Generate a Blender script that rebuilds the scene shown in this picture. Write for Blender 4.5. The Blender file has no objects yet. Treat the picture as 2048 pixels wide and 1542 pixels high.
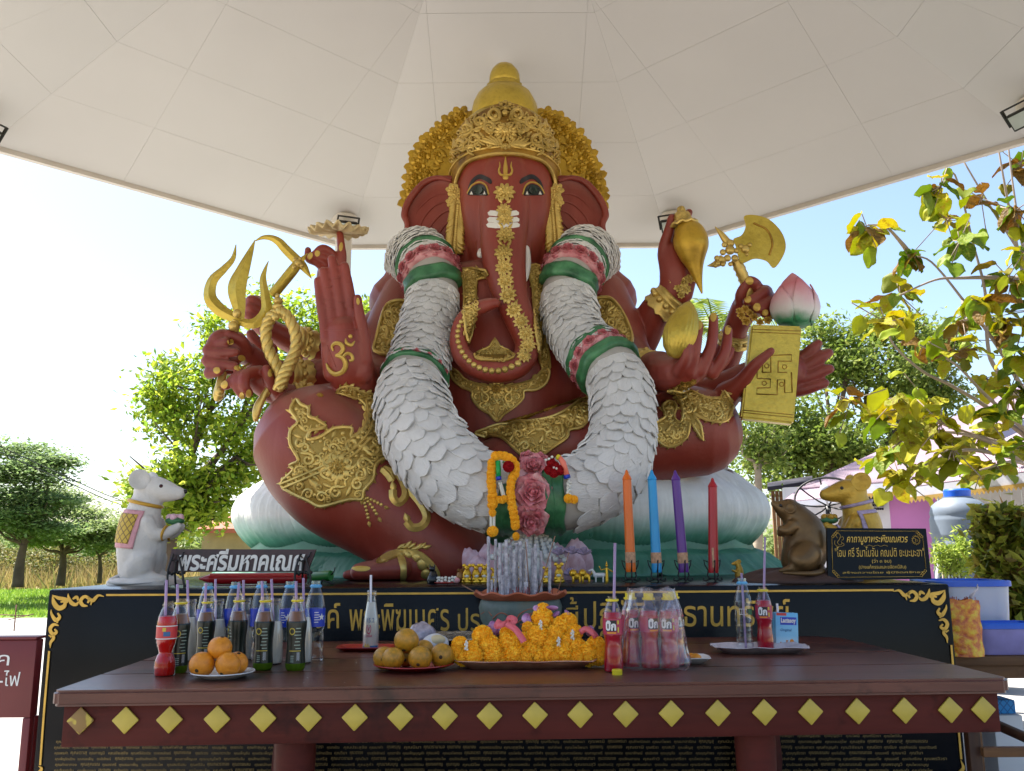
import bpy, bmesh, math, random
import numpy as np
from mathutils import Vector, Matrix, Euler, noise
from mathutils.bvhtree import BVHTree
from mathutils.geometry import delaunay_2d_cdt
SC = bpy.context.scene
COL = SC.collection
R = math.radians
PI = math.pi
# ------------------------------------------------------------ camera
CZ, F = 1.30, 1750.0                  # eye height, focal length in photo pixels (photo 2048 wide)
PITCH, ROLL = R(10.5), R(0.35)
cam_data = bpy.data.cameras.new('camera')
cam = bpy.data.objects.new('camera', cam_data)
COL.objects.link(cam)
SC.camera = cam
cam_data.sensor_width = 36.0
cam_data.lens = 36.0 * F / 2048
cam_data.clip_start, cam_data.clip_end = 0.05, 3000
cam.matrix_world = (Matrix.Translation((0, 0, CZ)) @ Matrix.Rotation(PI / 2 + PITCH, 4, 'X')
     @ Matrix.Rotation(-ROLL, 4, 'Z'))
# ------------------------------------------------------------ sky and sun
SUN_EL, SUN_AZ = R(61), R(-62)        # azimuth measured from +Y towards +X
world = bpy.data.worlds.new('World')
SC.world = world
world.use_nodes = True
wn = world.node_tree
sky = wn.nodes.new('ShaderNodeTexSky')
sky.sky_type = 'NISHITA'
sky.sun_disc = False
sky.sun_elevation, sky.sun_rotation = SUN_EL, SUN_AZ
sky.air_density, sky.dust_density, sky.ozone_density = 1.0, 1.7, 1.2
wn.nodes['Background'].inputs[1].default_value = 0.1
wn.links.new(sky.outputs[0], wn.nodes['Background'].inputs[0])
sun_data = bpy.data.lights.new('sun', 'SUN')
sun_data.energy, sun_data.angle, sun_data.color = 5.0, R(0.5), (1, .95, .87)
sun = bpy.data.objects.new('sun', sun_data)
COL.objects.link(sun)
sd = Vector((math.sin(SUN_AZ) * math.cos(SUN_EL), math.cos(SUN_AZ) * math.cos(SUN_EL), math.sin(SUN_EL)))
sun.rotation_euler = sd.to_track_quat('Z', 'Y').to_euler()
SC.view_settings.view_transform = 'Standard'
SC.view_settings.look = 'None'
SC.view_settings.gamma = 1
SC.view_settings.use_curve_mapping = False
SC.view_settings.exposure = 1.62
SC.cycles.max_bounces = 10
SC.cycles.diffuse_bounces = 5
SC.cycles.transparent_max_bounces = 24
SC.cycles.caustics_reflective = False
SC.cycles.caustics_refractive = False
# ------------------------------------------------------------ picture point -> place
RT, FW, UP = Vector((1, 0, 0)), Vector((0, math.cos(PITCH), math.sin(PITCH))), Vector((0, -math.sin(PITCH), math.cos(PITCH)))
EYE = Vector((0, 0, CZ))
_cr, _sr = math.cos(ROLL), math.sin(ROLL)
def ray(u, v):
 x, y = (u - 1024) / F, -(v - 771) / F
 x, y = x * _cr + y * _sr, -x * _sr + y * _cr
 return RT * x + UP * y + FW
def P(u, v, d):                       # the point seen at (u,v) that lies d metres in front (world y)
 r = ray(u, v)
 return EYE + r * (d / r.y)
def G(u, v, z):                       # the point seen at (u,v) at height z
 r = ray(u, v)
 return EYE + r * ((z - CZ) / r.z)
def MP(d):                            # metres per photo pixel at distance d
 return d / F * 1.03
# ------------------------------------------------------------ mesh helpers
class MB:
 def __init__(s):
  s.v, s.f, s.n = [], [], 0
 def add(s, vs, fs):
  n = len(s.v)
  s.v.extend([tuple(p) for p in vs])
  s.f.extend([tuple(i + n for i in f) for f in fs])
  return n
 def box(s, x0, y0, z0, x1, y1, z1, b=0.0, M=None):
  if b <= 0:
   vs = [(x, y, z) for z in (z0, z1) for y in (y0, y1) for x in (x0, x1)]
   fs = [(0, 2, 3, 1), (4, 5, 7, 6), (0, 1, 5, 4), (2, 6, 7, 3), (0, 4, 6, 2), (1, 3, 7, 5)]
  else:
   bm = bmesh.new()
   bmesh.ops.create_cube(bm, size=1)
   for v in bm.verts:
    v.co = Vector(((x0 + x1) / 2 + v.co.x * (x1 - x0), (y0 + y1) / 2 + v.co.y * (y1 - y0), (z0 + z1) / 2 + v.co.z * (z1 - z0)))
   bmesh.ops.bevel(bm, geom=bm.edges[:], offset=b, segments=2, affect='EDGES', profile=.5)
   bm.verts.index_update()
   vs = [v.co.copy() for v in bm.verts]
   fs = [tuple(v.index for v in f.verts) for f in bm.faces]
   bm.free()
  if M is not None:
   vs = [M @ Vector(p) for p in vs]
  s.add(vs, fs)
  return s
 def tube(s, pts, rad, seg=8, cap=True, flat=1.0, up=None, twist=0.0):
  pts = [Vector(p) for p in pts]
  n = len(pts)
  if not hasattr(rad, '__len__'):
   rad = [rad] * n
  T = []
  for i in range(n):
   t = pts[min(i + 1, n - 1)] - pts[max(i - 1, 0)]
   T.append(t.normalized() if t.length > 1e-9 else Vector((0, 0, 1)))
  a = up if up is not None else (Vector((0, 0, 1)) if abs(T[0].z) < .9 else Vector((1, 0, 0)))
  a = Vector(a)
  a = (a - T[0] * a.dot(T[0])).normalized()
  vs, fs = [], []
  for i in range(n):
   a = a - T[i] * a.dot(T[i])
   a = a.normalized() if a.length > 1e-6 else T[i].orthogonal().normalized()
   b = T[i].cross(a)
   for k in range(seg):
    t = 2 * PI * k / seg + twist * i
    vs.append(pts[i] + (a * math.cos(t) * flat + b * math.sin(t)) * rad[i])
  for i in range(n - 1):
   for k in range(seg):
    k2 = (k + 1) % seg
    fs.append((i * seg + k, i * seg + k2, (i + 1) * seg + k2, (i + 1) * seg + k))
  if cap:
   fs.append(tuple(range(seg - 1, -1, -1)))
   fs.append(tuple((n - 1) * seg + k for k in range(seg)))
  s.add(vs, fs)
  return s
 def pill(s, pts, rad, seg=14):    # sphere-swept chain with round ends
  pts = [Vector(p) for p in pts]
  if len(pts) == 1:
   return s.ball(pts[0], rad[0] if hasattr(rad, '__len__') else rad, seg, seg // 2 + 2)
  n = len(pts)
  if not hasattr(rad, '__len__'):
   rad = [rad] * n
  P2, R2 = [], []
  t0 = (pts[1] - pts[0]).normalized()
  t1 = (pts[-1] - pts[-2]).normalized()
  for q in (.999, .9, .7, .4):
   P2.append(pts[0] - t0 * rad[0] * q)
   R2.append(rad[0] * math.sqrt(1 - q * q) + 1e-4)
  P2 += pts
  R2 += list(rad)
  for q in (.4, .7, .9, .999):
   P2.append(pts[-1] + t1 * rad[-1] * q)
   R2.append(rad[-1] * math.sqrt(1 - q * q) + 1e-4)
  return s.tube(P2, R2, seg)
 def ball(s, c, r, seg=12, ring=8, M=None):
  c = Vector(c)
  if not hasattr(r, '__len__'):
   r = (r, r, r)
  vs, fs = [], []
  for i in range(ring + 1):
   a = PI * i / ring
   for k in range(seg):
    b = 2 * PI * k / seg
    p = Vector((r[0] * math.sin(a) * math.cos(b), r[1] * math.sin(a) * math.sin(b), r[2] * math.cos(a)))
    if i in (0, ring) and k:
     continue
    vs.append((M @ p if M is not None else p) + c)
  def ix(i, k):
   if i == 0:
    return 0
   if i == ring:
    return 1 + (ring - 1) * seg
   return 1 + (i - 1) * seg + k % seg
  for i in range(ring):
   for k in range(seg):
    q = [ix(i, k), ix(i + 1, k), ix(i + 1, k + 1), ix(i, k + 1)]
    q = [x for j, x in enumerate(q) if x not in q[:j]]
    if len(q) > 2:
     fs.append(tuple(q))
  s.add(vs, fs)
  return s
 def lathe(s, prof, seg=24, c=(0, 0, 0), M=None, fn=None, cap=(True, True)):
  c = Vector(c)
  vs, fs = [], []
  for r, z in prof:
   for k in range(seg):
    t = 2 * PI * k / seg
    rr, zz = (r, z) if fn is None else fn(r, z, t)
    p = Vector((rr * math.cos(t), rr * math.sin(t), zz))
    vs.append((M @ p if M is not None else p) + c)
  n = len(prof)
  for i in range(n - 1):
   for k in range(seg):
    k2 = (k + 1) % seg
    fs.append((i * seg + k, i * seg + k2, (i + 1) * seg + k2, (i + 1) * seg + k))
  if cap[0]:
   fs.append(tuple(range(seg - 1, -1, -1)))
  if cap[1]:
   fs.append(tuple((n - 1) * seg + k for k in range(seg)))
  s.add(vs, fs)
  return s
 def prism(s, outline, depth, M=None):  # outline in local x,z; depth along local y
  n = len(outline)
  vs = [(x, 0, z) for x, z in outline] + [(x, depth, z) for x, z in outline]
  fs = [tuple(range(n)), tuple(range(2 * n - 1, n - 1, -1))]
  fs += [(i, i + n, (i + 1) % n + n, (i + 1) % n) for i in range(n)]
  if M is not None:
   vs = [M @ Vector(p) for p in vs]
  s.add(vs, fs)
  return s
WL = {}                               # world position of every parent used
def obj(name, mb, mat, parent=None, smooth=True, kind=None, auto=None, label=None):
 me = bpy.data.meshes.new(name)
 off = WL.get(parent.name, Vector()) if parent is not None else Vector()
 vs = mb.v if off.length == 0 else [(p[0] - off.x, p[1] - off.y, p[2] - off.z) for p in mb.v]
 me.from_pydata(vs, [], mb.f)
 if smooth:
  me.polygons.foreach_set('use_smooth', [True] * len(me.polygons))
  if auto:
   me.set_sharp_from_angle(angle=R(auto))
 me.update()
 return link(name, me, mat, parent, kind, label)
def link(name, me, mat, parent=None, kind=None, label=None):
 o = bpy.data.objects.new(name, me)
 COL.objects.link(o)
 if mat is not None and not me.materials:
  for m in (mat if isinstance(mat, (list, tuple)) else [mat]):
   me.materials.append(m)
 if parent is not None:
  o.parent = parent
  WL[o.name] = WL.get(parent.name, Vector())
 else:
  WL[o.name] = Vector()
 if kind:
  o['kind'] = kind
 if label:
  o['label'] = label
 return o
def thing(name, label, cat, loc=(0, 0, 0), group=None):
 o = bpy.data.objects.new(name, None)
 COL.objects.link(o)
 o.location = loc
 o.empty_display_size = .05
 WL[o.name] = Vector(loc)
 return tag(o, label, cat, group)
def tag(o, label, cat, group=None):
 o['label'], o['category'] = label, cat
 if group:
  o['group'] = group
 return o
def place(name, me, M, parent=None, mat=None):   # a shared mesh put at a world matrix
 o = bpy.data.objects.new(name, me)
 COL.objects.link(o)
 if parent is not None:
  o.parent = parent
  M = Matrix.Translation(-WL.get(parent.name, Vector())) @ M
  WL[o.name] = WL.get(parent.name, Vector())
 o.matrix_local = M
 return o
def kids(o):
 return KID.get(o.name, [])
KID = {}
def dup(root, loc, rz=0.0, label=None, group=None, sc=1.0):
 def cp(o, par):
  c = o.copy()
  COL.objects.link(c)
  if par is not None:
   c.parent = par
  for ch in list(o.children):
   cp(ch, c)
  return c
 r = cp(root, None)
 r.location = loc
 r.rotation_euler = (0, 0, rz)
 r.scale = (sc, sc, sc)
 WL[r.name] = Vector(loc)
 if label:
  r['label'] = label
 if group:
  r['group'] = group
 return r
def spline(pts, n=6, closed=False):   # catmull-rom through rows of numbers
 A = [np.array(p, float) for p in pts]
 m = len(A)
 out = []
 rng_ = range(m if closed else m - 1)
 for i in rng_:
  if closed:
   p0, p1, p2, p3 = A[i - 1], A[i], A[(i + 1) % m], A[(i + 2) % m]
  else:
   p1, p2 = A[i], A[i + 1]
   p0 = A[i - 1] if i else 2 * p1 - p2
   p3 = A[i + 2] if i + 2 < m else 2 * p2 - p1
  for k in range(n):
   t = k / n
   out.append(.5 * (2 * p1 + (p2 - p0) * t + (2 * p0 - 5 * p1 + 4 * p2 - p3) * t * t + (3 * p1 - p0 - 3 * p2 + p3) * t ** 3))
 if not closed:
  out.append(A[-1])
 return out
def chain(mb, pts, n=6, seg=16):      # (u, v, d, r_px) rows -> sphere-swept solid
 if max(p[3] for p in pts) > 40:
  n *= 3
 S = spline(pts, n) if len(pts) > 2 else spline(pts, 3)
 big = max(p[3] for p in S) > 40
 mb.pill([P(p[0], p[1], p[2]) for p in S], [max(p[3], 1) * MP(p[2]) for p in S], seg * 3 if big else seg)
def remesh(mb, voxel, smooth_it, name='tmp', fac=.5):
 me = bpy.data.meshes.new(name)
 me.from_pydata(mb.v, [], mb.f)
 bm = bmesh.new(); bm.from_mesh(me)
 bmesh.ops.recalc_face_normals(bm, faces=bm.faces)
 bm.to_mesh(me); bm.free()
 o = bpy.data.objects.new(name, me)
 COL.objects.link(o)
 m = o.modifiers.new('r', 'REMESH'); m.mode = 'VOXEL'; m.voxel_size = voxel; m.use_smooth_shade = True
 s = o.modifiers.new('s', 'SMOOTH'); s.iterations = smooth_it; s.factor = fac
 dg = bpy.context.evaluated_depsgraph_get()
 ev = o.evaluated_get(dg)
 me2 = bpy.data.meshes.new_from_object(ev, depsgraph=dg)
 bpy.data.objects.remove(o); bpy.data.meshes.remove(me)
 out = MB()
 n = len(me2.vertices)
 co = np.empty(n * 3); me2.vertices.foreach_get('co', co)
 out.v = [tuple(x) for x in co.reshape(-1, 3).tolist()]
 out.f = [tuple(p.vertices) for p in me2.polygons]
 bpy.data.meshes.remove(me2)
 return out
# ------------------------------------------------------------ materials
def lin(h):
 h = h.lstrip('#')
 c = [int(h[i:i + 2], 16) / 255 for i in (0, 2, 4)]
 return tuple(x / 12.92 if x <= .04045 else ((x + .055) / 1.055) ** 2.4 for x in c)
class NT:
 def __init__(s, name):
  s.m = bpy.data.materials.new(name)
  s.m.use_nodes = True
  s.t = s.m.node_tree
  s.b = s.t.nodes['Principled BSDF']
 def n(s, typ, **kw):
  x = s.t.nodes.new('ShaderNode' + typ)
  for k, v in kw.items():
   if k in x.inputs:
    x.inputs[k].default_value = v
   else:
    setattr(x, k, v)
  return x
 def l(s, a, b):
  s.t.links.new(a, b)
 def tex(s, kind='Object'):
  return s.n('TexCoord').outputs[kind]
 def noise(s, scale, detail=4, vec=None, rough=.55):
  x = s.n('TexNoise', Scale=scale, Detail=detail, Roughness=rough)
  s.l(vec if vec is not None else s.tex(), x.inputs['Vector'])
  return x.outputs['Fac']
 def ramp(s, fac, stops):
  x = s.n('ValToRGB')
  e = x.color_ramp.elements
  while len(e) < len(stops):
   e.new(.5)
  for i, (p, c) in enumerate(stops):
   e[i].position = p
   e[i].color = (*c[:3], 1)
  s.l(fac, x.inputs[0])
  return x.outputs[0]
 def mix(s, fac, a, b):
  x = s.n('Mix', data_type='RGBA')
  for i, q in ((0, fac), (6, a), (7, b)):
   if hasattr(q, 'is_linked'):
    s.l(q, x.inputs[i])
   else:
    x.inputs[i].default_value = q if i == 0 else (*q[:3], 1)
  return x.outputs[2]
 def bump(s, h, strength, dist=.01):
  x = s.n('Bump', Strength=strength, Distance=dist)
  s.l(h, x.inputs['Height'])
  s.l(x.outputs[0], s.b.inputs['Normal'])
 def set(s, **kw):
  for k, v in kw.items():
   s.b.inputs[k.replace('_', ' ')].default_value = v
def mat(name, col, rough=.6, metal=0.0, var=.12, vs=5, bump=0.0, bs=60, spec=.5, alt=None, trans=0, coat=0.0, sss=0):
 if isinstance(col, str):
  col = lin(col)
 n = NT(name)
 a = tuple(max(0, x * (1 - var)) for x in col)
 b = tuple(min(1, x * (1 + var)) for x in col) if alt is None else (lin(alt) if isinstance(alt, str) else alt)
 n.l(n.ramp(n.noise(vs, 6), [(.3, a), (.7, b)]), n.b.inputs['Base Color'])
 n.set(Roughness=rough, Metallic=metal, Specular_IOR_Level=spec, Transmission_Weight=trans, Coat_Weight=coat)
 if sss:
  n.set(Subsurface_Weight=sss, Subsurface_Radius=(.02, .012, .008))
 if bump:
  n.bump(n.noise(bs, 5), bump)
 return n.m
def thin_clear(name, tint=(1, 1, 1), gloss=.25, milk=0.0, milk_col=(1, 1, 1)):
 n = NT(name)
 tr = n.n('BsdfTransparent'); tr.inputs[0].default_value = (*tint, 1)
 gl = n.n('BsdfGlossy'); gl.inputs['Roughness'].default_value = .06
 lw = n.n('LayerWeight', Blend=.35)
 mm = n.n('Math', operation='MULTIPLY_ADD'); n.l(lw.outputs['Facing'], mm.inputs[0]); mm.inputs[1].default_value = gloss * 1.8; mm.inputs[2].default_value = gloss * .12
 mx = n.n('MixShader'); n.l(mm.outputs[0], mx.inputs[0]); n.l(tr.outputs[0], mx.inputs[1]); n.l(gl.outputs[0], mx.inputs[2])
 last = mx
 if milk:
  di = n.n('BsdfDiffuse'); di.inputs[0].default_value = (*milk_col, 1)
  tl = n.n('BsdfTranslucent'); tl.inputs[0].default_value = (*milk_col, 1)
  a = n.n('MixShader'); a.inputs[0].default_value = .5; n.l(di.outputs[0], a.inputs[1]); n.l(tl.outputs[0], a.inputs[2])
  b = n.n('MixShader'); b.inputs[0].default_value = milk; n.l(mx.outputs[0], b.inputs[1]); n.l(a.outputs[0], b.inputs[2])
  last = b
 n.l(last.outputs[0], n.t.nodes['Material Output'].inputs[0])
 return n.m
def leaf_mat(name, cols, trans=.45, rough=.5):
 n = NT(name)
 g = n.n('NewGeometry')
 c = n.ramp(g.outputs['Random Per Island'], [(i / max(1, len(cols) - 1), lin(x)) for i, x in enumerate(cols)])
 n.l(c, n.b.inputs['Base Color'])
 n.set(Roughness=rough, Specular_IOR_Level=.35)
 tl = n.n('BsdfTranslucent')
 n.l(c, tl.inputs[0])
 mx = n.n('MixShader'); mx.inputs[0].default_value = trans
 n.l(n.b.outputs[0], mx.inputs[1]); n.l(tl.outputs[0], mx.inputs[2])
 n.l(mx.outputs[0], n.t.nodes['Material Output'].inputs[0])
 return n.m
def wood(name, c1, c2, rough=.35, axis=0, sc=1.0, bump=.25, coat=.3, spec=.4):
 n = NT(name)
 mp = n.n('Mapping'); s = [18 * sc] * 3; s[axis] = 1.1 * sc
 mp.inputs['Scale'].default_value = s
 n.l(n.tex(), mp.inputs[0])
 f = n.noise(1.6, 8, mp.outputs[0], .65)
 big = n.noise(1.4, 4)
 base = n.ramp(f, [(.25, lin(c1)), (.75, lin(c2))])
 worn = n.mix(n.ramp(big, [(.45, (0, 0, 0)), (.8, (.5, .5, .5))]), base, tuple(min(1, x * 1.7 + .01) for x in lin(c2)))
 n.l(worn, n.b.inputs['Base Color'])
 rr = n.n('MapRange'); n.l(big, rr.inputs[0]); rr.inputs[3].default_value = rough * .75; rr.inputs[4].default_value = rough * 1.5
 n.l(rr.outputs[0], n.b.inputs['Roughness'])
 n.set(Coat_Weight=coat, Coat_Roughness=.3)
 st_ = n.ramp(n.noise(2.6, 5, None, .7), [(.36, (.8, .8, .8)), (.46, (0, 0, 0))])
 worn = n.mix(st_, worn, tuple(x * .28 for x in lin(c1)))
 oi = n.n('ObjectInfo'); hs_ = n.n('HueSaturation'); mv = n.n('MapRange'); n.l(oi.outputs['Random'], mv.inputs[0]); mv.inputs[3].default_value = .75; mv.inputs[4].default_value = 1.25
 n.l(mv.outputs[0], hs_.inputs['Value']); n.l(worn, hs_.inputs['Color']); n.l(hs_.outputs[0], n.b.inputs['Base Color'])
 n.set(Specular_IOR_Level=spec)
 n.bump(f, bump, .004)
 return n.m
# body paint, gilding, plaster
def paint_red():
 n = NT('red_brown_paint')
 big, fine = n.noise(1.3, 6), n.noise(55, 3)
 c = n.ramp(big, [(.3, lin('#732b1f')), (.55, lin('#843124')), (.8, lin('#943e2c'))])
 sp = n.n('TexVoronoi', Scale=9.0); n.l(n.tex(), sp.inputs['Vector'])
 chip = n.ramp(sp.outputs['Distance'], [(.0, (1, 1, 1)), (.035, (0, 0, 0))])
 keep = n.n('Math', operation='MULTIPLY'); n.l(chip, keep.inputs[0]); n.l(n.ramp(n.noise(2.2, 2), [(.52, (0, 0, 0)), (.6, (1, 1, 1))]), keep.inputs[1])
 mp = n.n('Mapping'); mp.inputs['Scale'].default_value = (7, 7, .9); n.l(n.tex(), mp.inputs[0])
 c = n.mix(n.ramp(n.noise(1.5, 6, mp.outputs[0], .6), [(.45, (0, 0, 0)), (.75, (.55, .55, .55))]), c, lin('#94483b'))
 ge = n.n('NewGeometry'); sz = n.n('SeparateXYZ'); n.l(ge.outputs['Normal'], sz.inputs[0])
 du = n.n('Math', operation='MULTIPLY'); n.l(n.ramp(sz.outputs[2], [(.25, (0, 0, 0)), (.95, (.5, .5, .5))]), du.inputs[0]); n.l(n.noise(5, 6), du.inputs[1])
 c = n.mix(du.outputs[0], c, lin('#a08a7c'))
 n.l(n.mix(keep.outputs[0], c, lin('#b98a6c')), n.b.inputs['Base Color'])
 rr = n.n('MapRange'); n.l(n.noise(4, 5), rr.inputs[0]); rr.inputs[3].default_value = .33; rr.inputs[4].default_value = .6
 n.l(rr.outputs[0], n.b.inputs['Roughness'])
 n.bump(fine, .12, .01)
 return n.m
def gold(name='gold_paint', c1='#836826', c2='#c4a654', rough=.36, metal=.55, bs=70, bump=.25):
 n = NT(name)
 a, b = n.noise(5, 7), n.noise(30, 4)
 c = n.ramp(a, [(.25, lin(c1)), (.5, lin(c2)), (.85, tuple(min(1, x * 1.15) for x in lin(c2)))])
 n.l(n.mix(n.ramp(b, [(.3, (.2, .2, .2)), (.5, (0, 0, 0))]), c, lin('#5a3d18')), n.b.inputs['Base Color'])
 n.set(Roughness=rough, Metallic=metal)
 n.bump(n.noise(bs, 4), bump, .008)
 return n.m
M = {}
M['red'] = paint_red()
M['gold'] = gold(c1='#947a34', c2='#ceb163')
M['gold_mid'] = gold('gold_ground', '#75591f', '#a3863c', .42, .45)
M['gold_deep'] = gold('gold_leaf_deep', '#8a6a1a', '#bf9a30', .38, .5)
M['gold_streak'] = gold('gold_brushed', '#a58d2e', '#c2a844', .34, .55, 45, .5)
M['gold_dark'] = gold('gold_aged', '#54370f', '#a88030', .38, .6)
def plaster():
 n = NT('white_plaster_petals')
 mp = n.n('Mapping'); mp.inputs['Scale'].default_value = (15, 2.2, 15); n.l(n.tex('Object'), mp.inputs[0])
 f = n.noise(1.6, 6, mp.outputs[0], .65)
 oi = n.n('ObjectInfo')
 a = n.ramp(n.noise(1.7, 4), [(.3, lin('#d6d4d2')), (.6, lin('#e8e7e6'))])
 n.l(n.mix(oi.outputs['Random'], a, lin('#ebeae9')), n.b.inputs['Base Color'])
 n.set(Roughness=.55)
 n.bump(f, .7, .03)
 return n.m
M['petal'] = plaster()
M['core'] = mat('garland_core', '#a9a49e', .8)
M['green_band'] = mat('green_band_paint', '#1d5a37', .42, var=.3, vs=9, bump=.4, bs=30, alt='#4d8a5c')
M['rose'] = mat('rose_paint', '#c96a73', .5, var=.2, vs=7, bump=.25, bs=30, alt='#e3aeb0')
M['pale_pink'] = mat('pale_pink_paint', '#d39aa4', .5, var=.15, vs=6, bump=.2, bs=25, alt='#dcb9c6')
M['black'] = mat('black_gloss_paint', '#0b0c10', .25)
M['white'] = mat('white_paint', '#dcdad6', .45)
M['tusk'] = mat('ivory_white_paint', '#e2e0dc', .35, bump=.1)
M['nail'] = mat('gilt_nail', '#c7a44c', .4, .35, bump=.15)
# ================================================================= SETTING
rng = random.Random(7)
nrg = np.random.default_rng(7)
def sheet(name, pts, z, m, kind='structure'):
 mb = MB(); mb.add([(x, y, z) for x, y in pts], [tuple(range(len(pts)))])
 return obj(name, mb, m, smooth=False, kind=kind)
M['earth'] = mat('dry_earth', '#8c7350', .95, var=.3, vs=.6, bump=.4, bs=6, alt='#a99a6a')
M['concrete'] = mat('pale_concrete', '#9f9c97', .75, var=.14, vs=1.1, bump=.15, bs=25)
M['lawn'] = mat('lawn_ground', '#5d7a2a', .9, var=.3, vs=1.5)
sheet('ground', [(-900, -60), (900, -60), (900, 1500), (-900, 1500)], -.008, M['earth'])
sheet('pavement', [(-16, -6), (16, -6), (16, 12.5), (4, 17.5), (-16, 17.8)], 0.0, M['concrete'])
sheet('lawn', [(-40, 17.7), (4, 17.4), (6, 30), (-44, 33)], -.003, M['lawn'])
def blades(name, x0, x1, y0, y1, n, h, cols, seed, wid=.012):
 g = np.random.default_rng(seed)
 x, y = g.uniform(x0, x1, n), g.uniform(y0, y1, n)
 a = g.uniform(0, 2 * PI, n); hh = h * g.uniform(.5, 1.2, n); w = wid * g.uniform(.7, 1.4, n)
 lx, ly = g.normal(0, .35, n) * hh, g.normal(0, .35, n) * hh
 v = np.empty((n, 3, 3))
 v[:, 0] = np.stack([x - np.cos(a) * w, y - np.sin(a) * w, np.zeros(n)], 1)
 v[:, 1] = np.stack([x + np.cos(a) * w, y + np.sin(a) * w, np.zeros(n)], 1)
 v[:, 2] = np.stack([x + lx, y + ly, hh], 1)
 me = bpy.data.meshes.new(name)
 me.from_pydata(v.reshape(-1, 3).tolist(), [], np.arange(n * 3).reshape(-1, 3).tolist())
 return link(name, me, leaf_mat(name + '_blades', cols, .4), kind='stuff')
blades('grass', -24, 3, 17.8, 30, 42000, .09, ['#6c8f2c', '#86a838', '#a3b850', '#7c9a3a'], 3, .02)
blades('dry_grass', -34, 8, 30, 44, 26000, .8, ['#9a8654', '#b39e6c', '#8d7a4a', '#7f8446'], 4, .03)
# ------------------------------------------------------------ leaf clouds
def leaf_mesh(name, C, n_per, spread, size, seed, flat=.75, aspect=.5, droop=0.0):
 g = np.random.default_rng(seed)
 C = np.asarray(C, float)
 n = len(C) * n_per
 cen = np.repeat(C, n_per, 0) + g.normal(0, 1, (n, 3)) * np.array(spread)
 nor = g.normal(0, 1, (n, 3)); nor[:, 2] = np.abs(nor[:, 2]) + flat
 nor /= np.linalg.norm(nor, axis=1)[:, None]
 t = np.cross(nor, g.normal(0, 1, (n, 3))); t /= np.linalg.norm(t, axis=1)[:, None]
 t[:, 2] -= droop; t /= np.linalg.norm(t, axis=1)[:, None]
 b = np.cross(nor, t)
 s = (size * g.uniform(.6, 1.35, n))[:, None]
 v = np.empty((n, 4, 3))
 v[:, 0] = cen - t * s; v[:, 1] = cen + b * s * aspect - nor * s * .15
 v[:, 2] = cen + t * s; v[:, 3] = cen - b * s * aspect - nor * s * .15
 me = bpy.data.meshes.new(name)
 me.from_pydata(v.reshape(-1, 3).tolist(), [], np.arange(n * 4).reshape(-1, 4).tolist())
 return me
def crown_points(blobs, n_clump, seed):   # clumps near the surface of each blob, with gaps between
 g = np.random.default_rng(seed)
 out = []
 for (c, r) in blobs:
  k = max(3, int(n_clump))
  d = g.normal(0, 1, (k, 3)); d /= np.linalg.norm(d, axis=1)[:, None]
  rad = g.uniform(.35, 1.0, k) ** .6
  out.append(np.array(c) + d * rad[:, None] * np.array(r))
 return np.concatenate(out)
BARK = mat('grey_brown_bark', '#5b4c3d', .9, var=.3, vs=4, bump=.8, bs=14)
BARK2 = mat('pale_twig_bark', '#9a8b78', .85, var=.25, vs=5, bump=.5, bs=30)
def tree(name, label, cat, group, foot, fork, blobs, leafm, n_clump, n_per, size, spread, r0=.12, seed=1, flat=.6, bark=None, twigs=3):
 t = thing(name, label, cat, foot, group)
 g = random.Random(seed)
 mb = MB()
 foot, fork = Vector(foot), Vector(fork)
 mid = foot.lerp(fork, .5) + Vector((g.uniform(-.1, .1), 0, 0)) * (fork - foot).length * .4
 mb.tube(spline([foot - Vector((0, 0, .1)), mid, fork], 5), [r0 * (1.25 - .5 * i / 10) for i in range(11)], 9)
 for c, r in blobs:
  c = Vector(c)
  k = fork.lerp(c, .5) + Vector((g.uniform(-.2, .2), g.uniform(-.2, .2), -.12 * (c - fork).length))
  pts = spline([foot.lerp(fork, .93), fork.lerp(k, .3), k, c], 4)
  mb.tube(pts, [r0 * .62 * (1 - .78 * i / (len(pts) - 1)) for i in range(len(pts))], 6)
  for _ in range(twigs):
   e = c + Vector([g.uniform(-1, 1) * (r if not hasattr(r, '__len__') else r[q]) * .85 for q in range(3)])
   s0 = k.lerp(c, g.uniform(.2, .9))
   mb.tube(spline([s0, s0.lerp(e, .5) + Vector((0, 0, -.04)), e], 3), [r0 * .2, r0 * .17, r0 * .15, r0 * .12, r0 * .1, r0 * .08, r0 * .05], 5)
 obj('trunk', mb, bark or BARK, t)
 fine = []
 for c, r in blobs:
  for _ in range(3):
   q = g.uniform(.38, .68)
   fine.append((tuple(c[i] + g.uniform(-.72, .72) * r[i] for i in range(3)), tuple(x * q for x in r)))
 C = crown_points(fine, max(4, int(n_clump * .42)), seed)
 me = leaf_mesh('crown', C - np.array(t.location), n_per, spread, size, seed + 5, flat)
 o = link('crown', me, leafm, t)
 return t
def blob(u, v, d, rx, ry=None, rd=None):
 k = MP(d)
 return (tuple(P(u, v, d)), (rx * k, (rd or rx) * k, (ry or rx * .75) * k))
LEAF_A = leaf_mat('fresh_leaves', ['#5d7d20', '#86a02a', '#a9b736', '#6f8f2e', '#c2c84a'], .6)
LEAF_B = leaf_mat('feathery_leaves', ['#58703e', '#6f8850', '#8fa268', '#7a945c'], .5)
LEAF_C = leaf_mat('dense_leaves', ['#566b2a', '#6c8232', '#8a9a40', '#5f7534', '#a0a854'], .5)
LEAF_D = leaf_mat('scrub_leaves', ['#5f6a34', '#7a7c42', '#8f8350', '#6b7a36', '#94864f'], .4)
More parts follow.
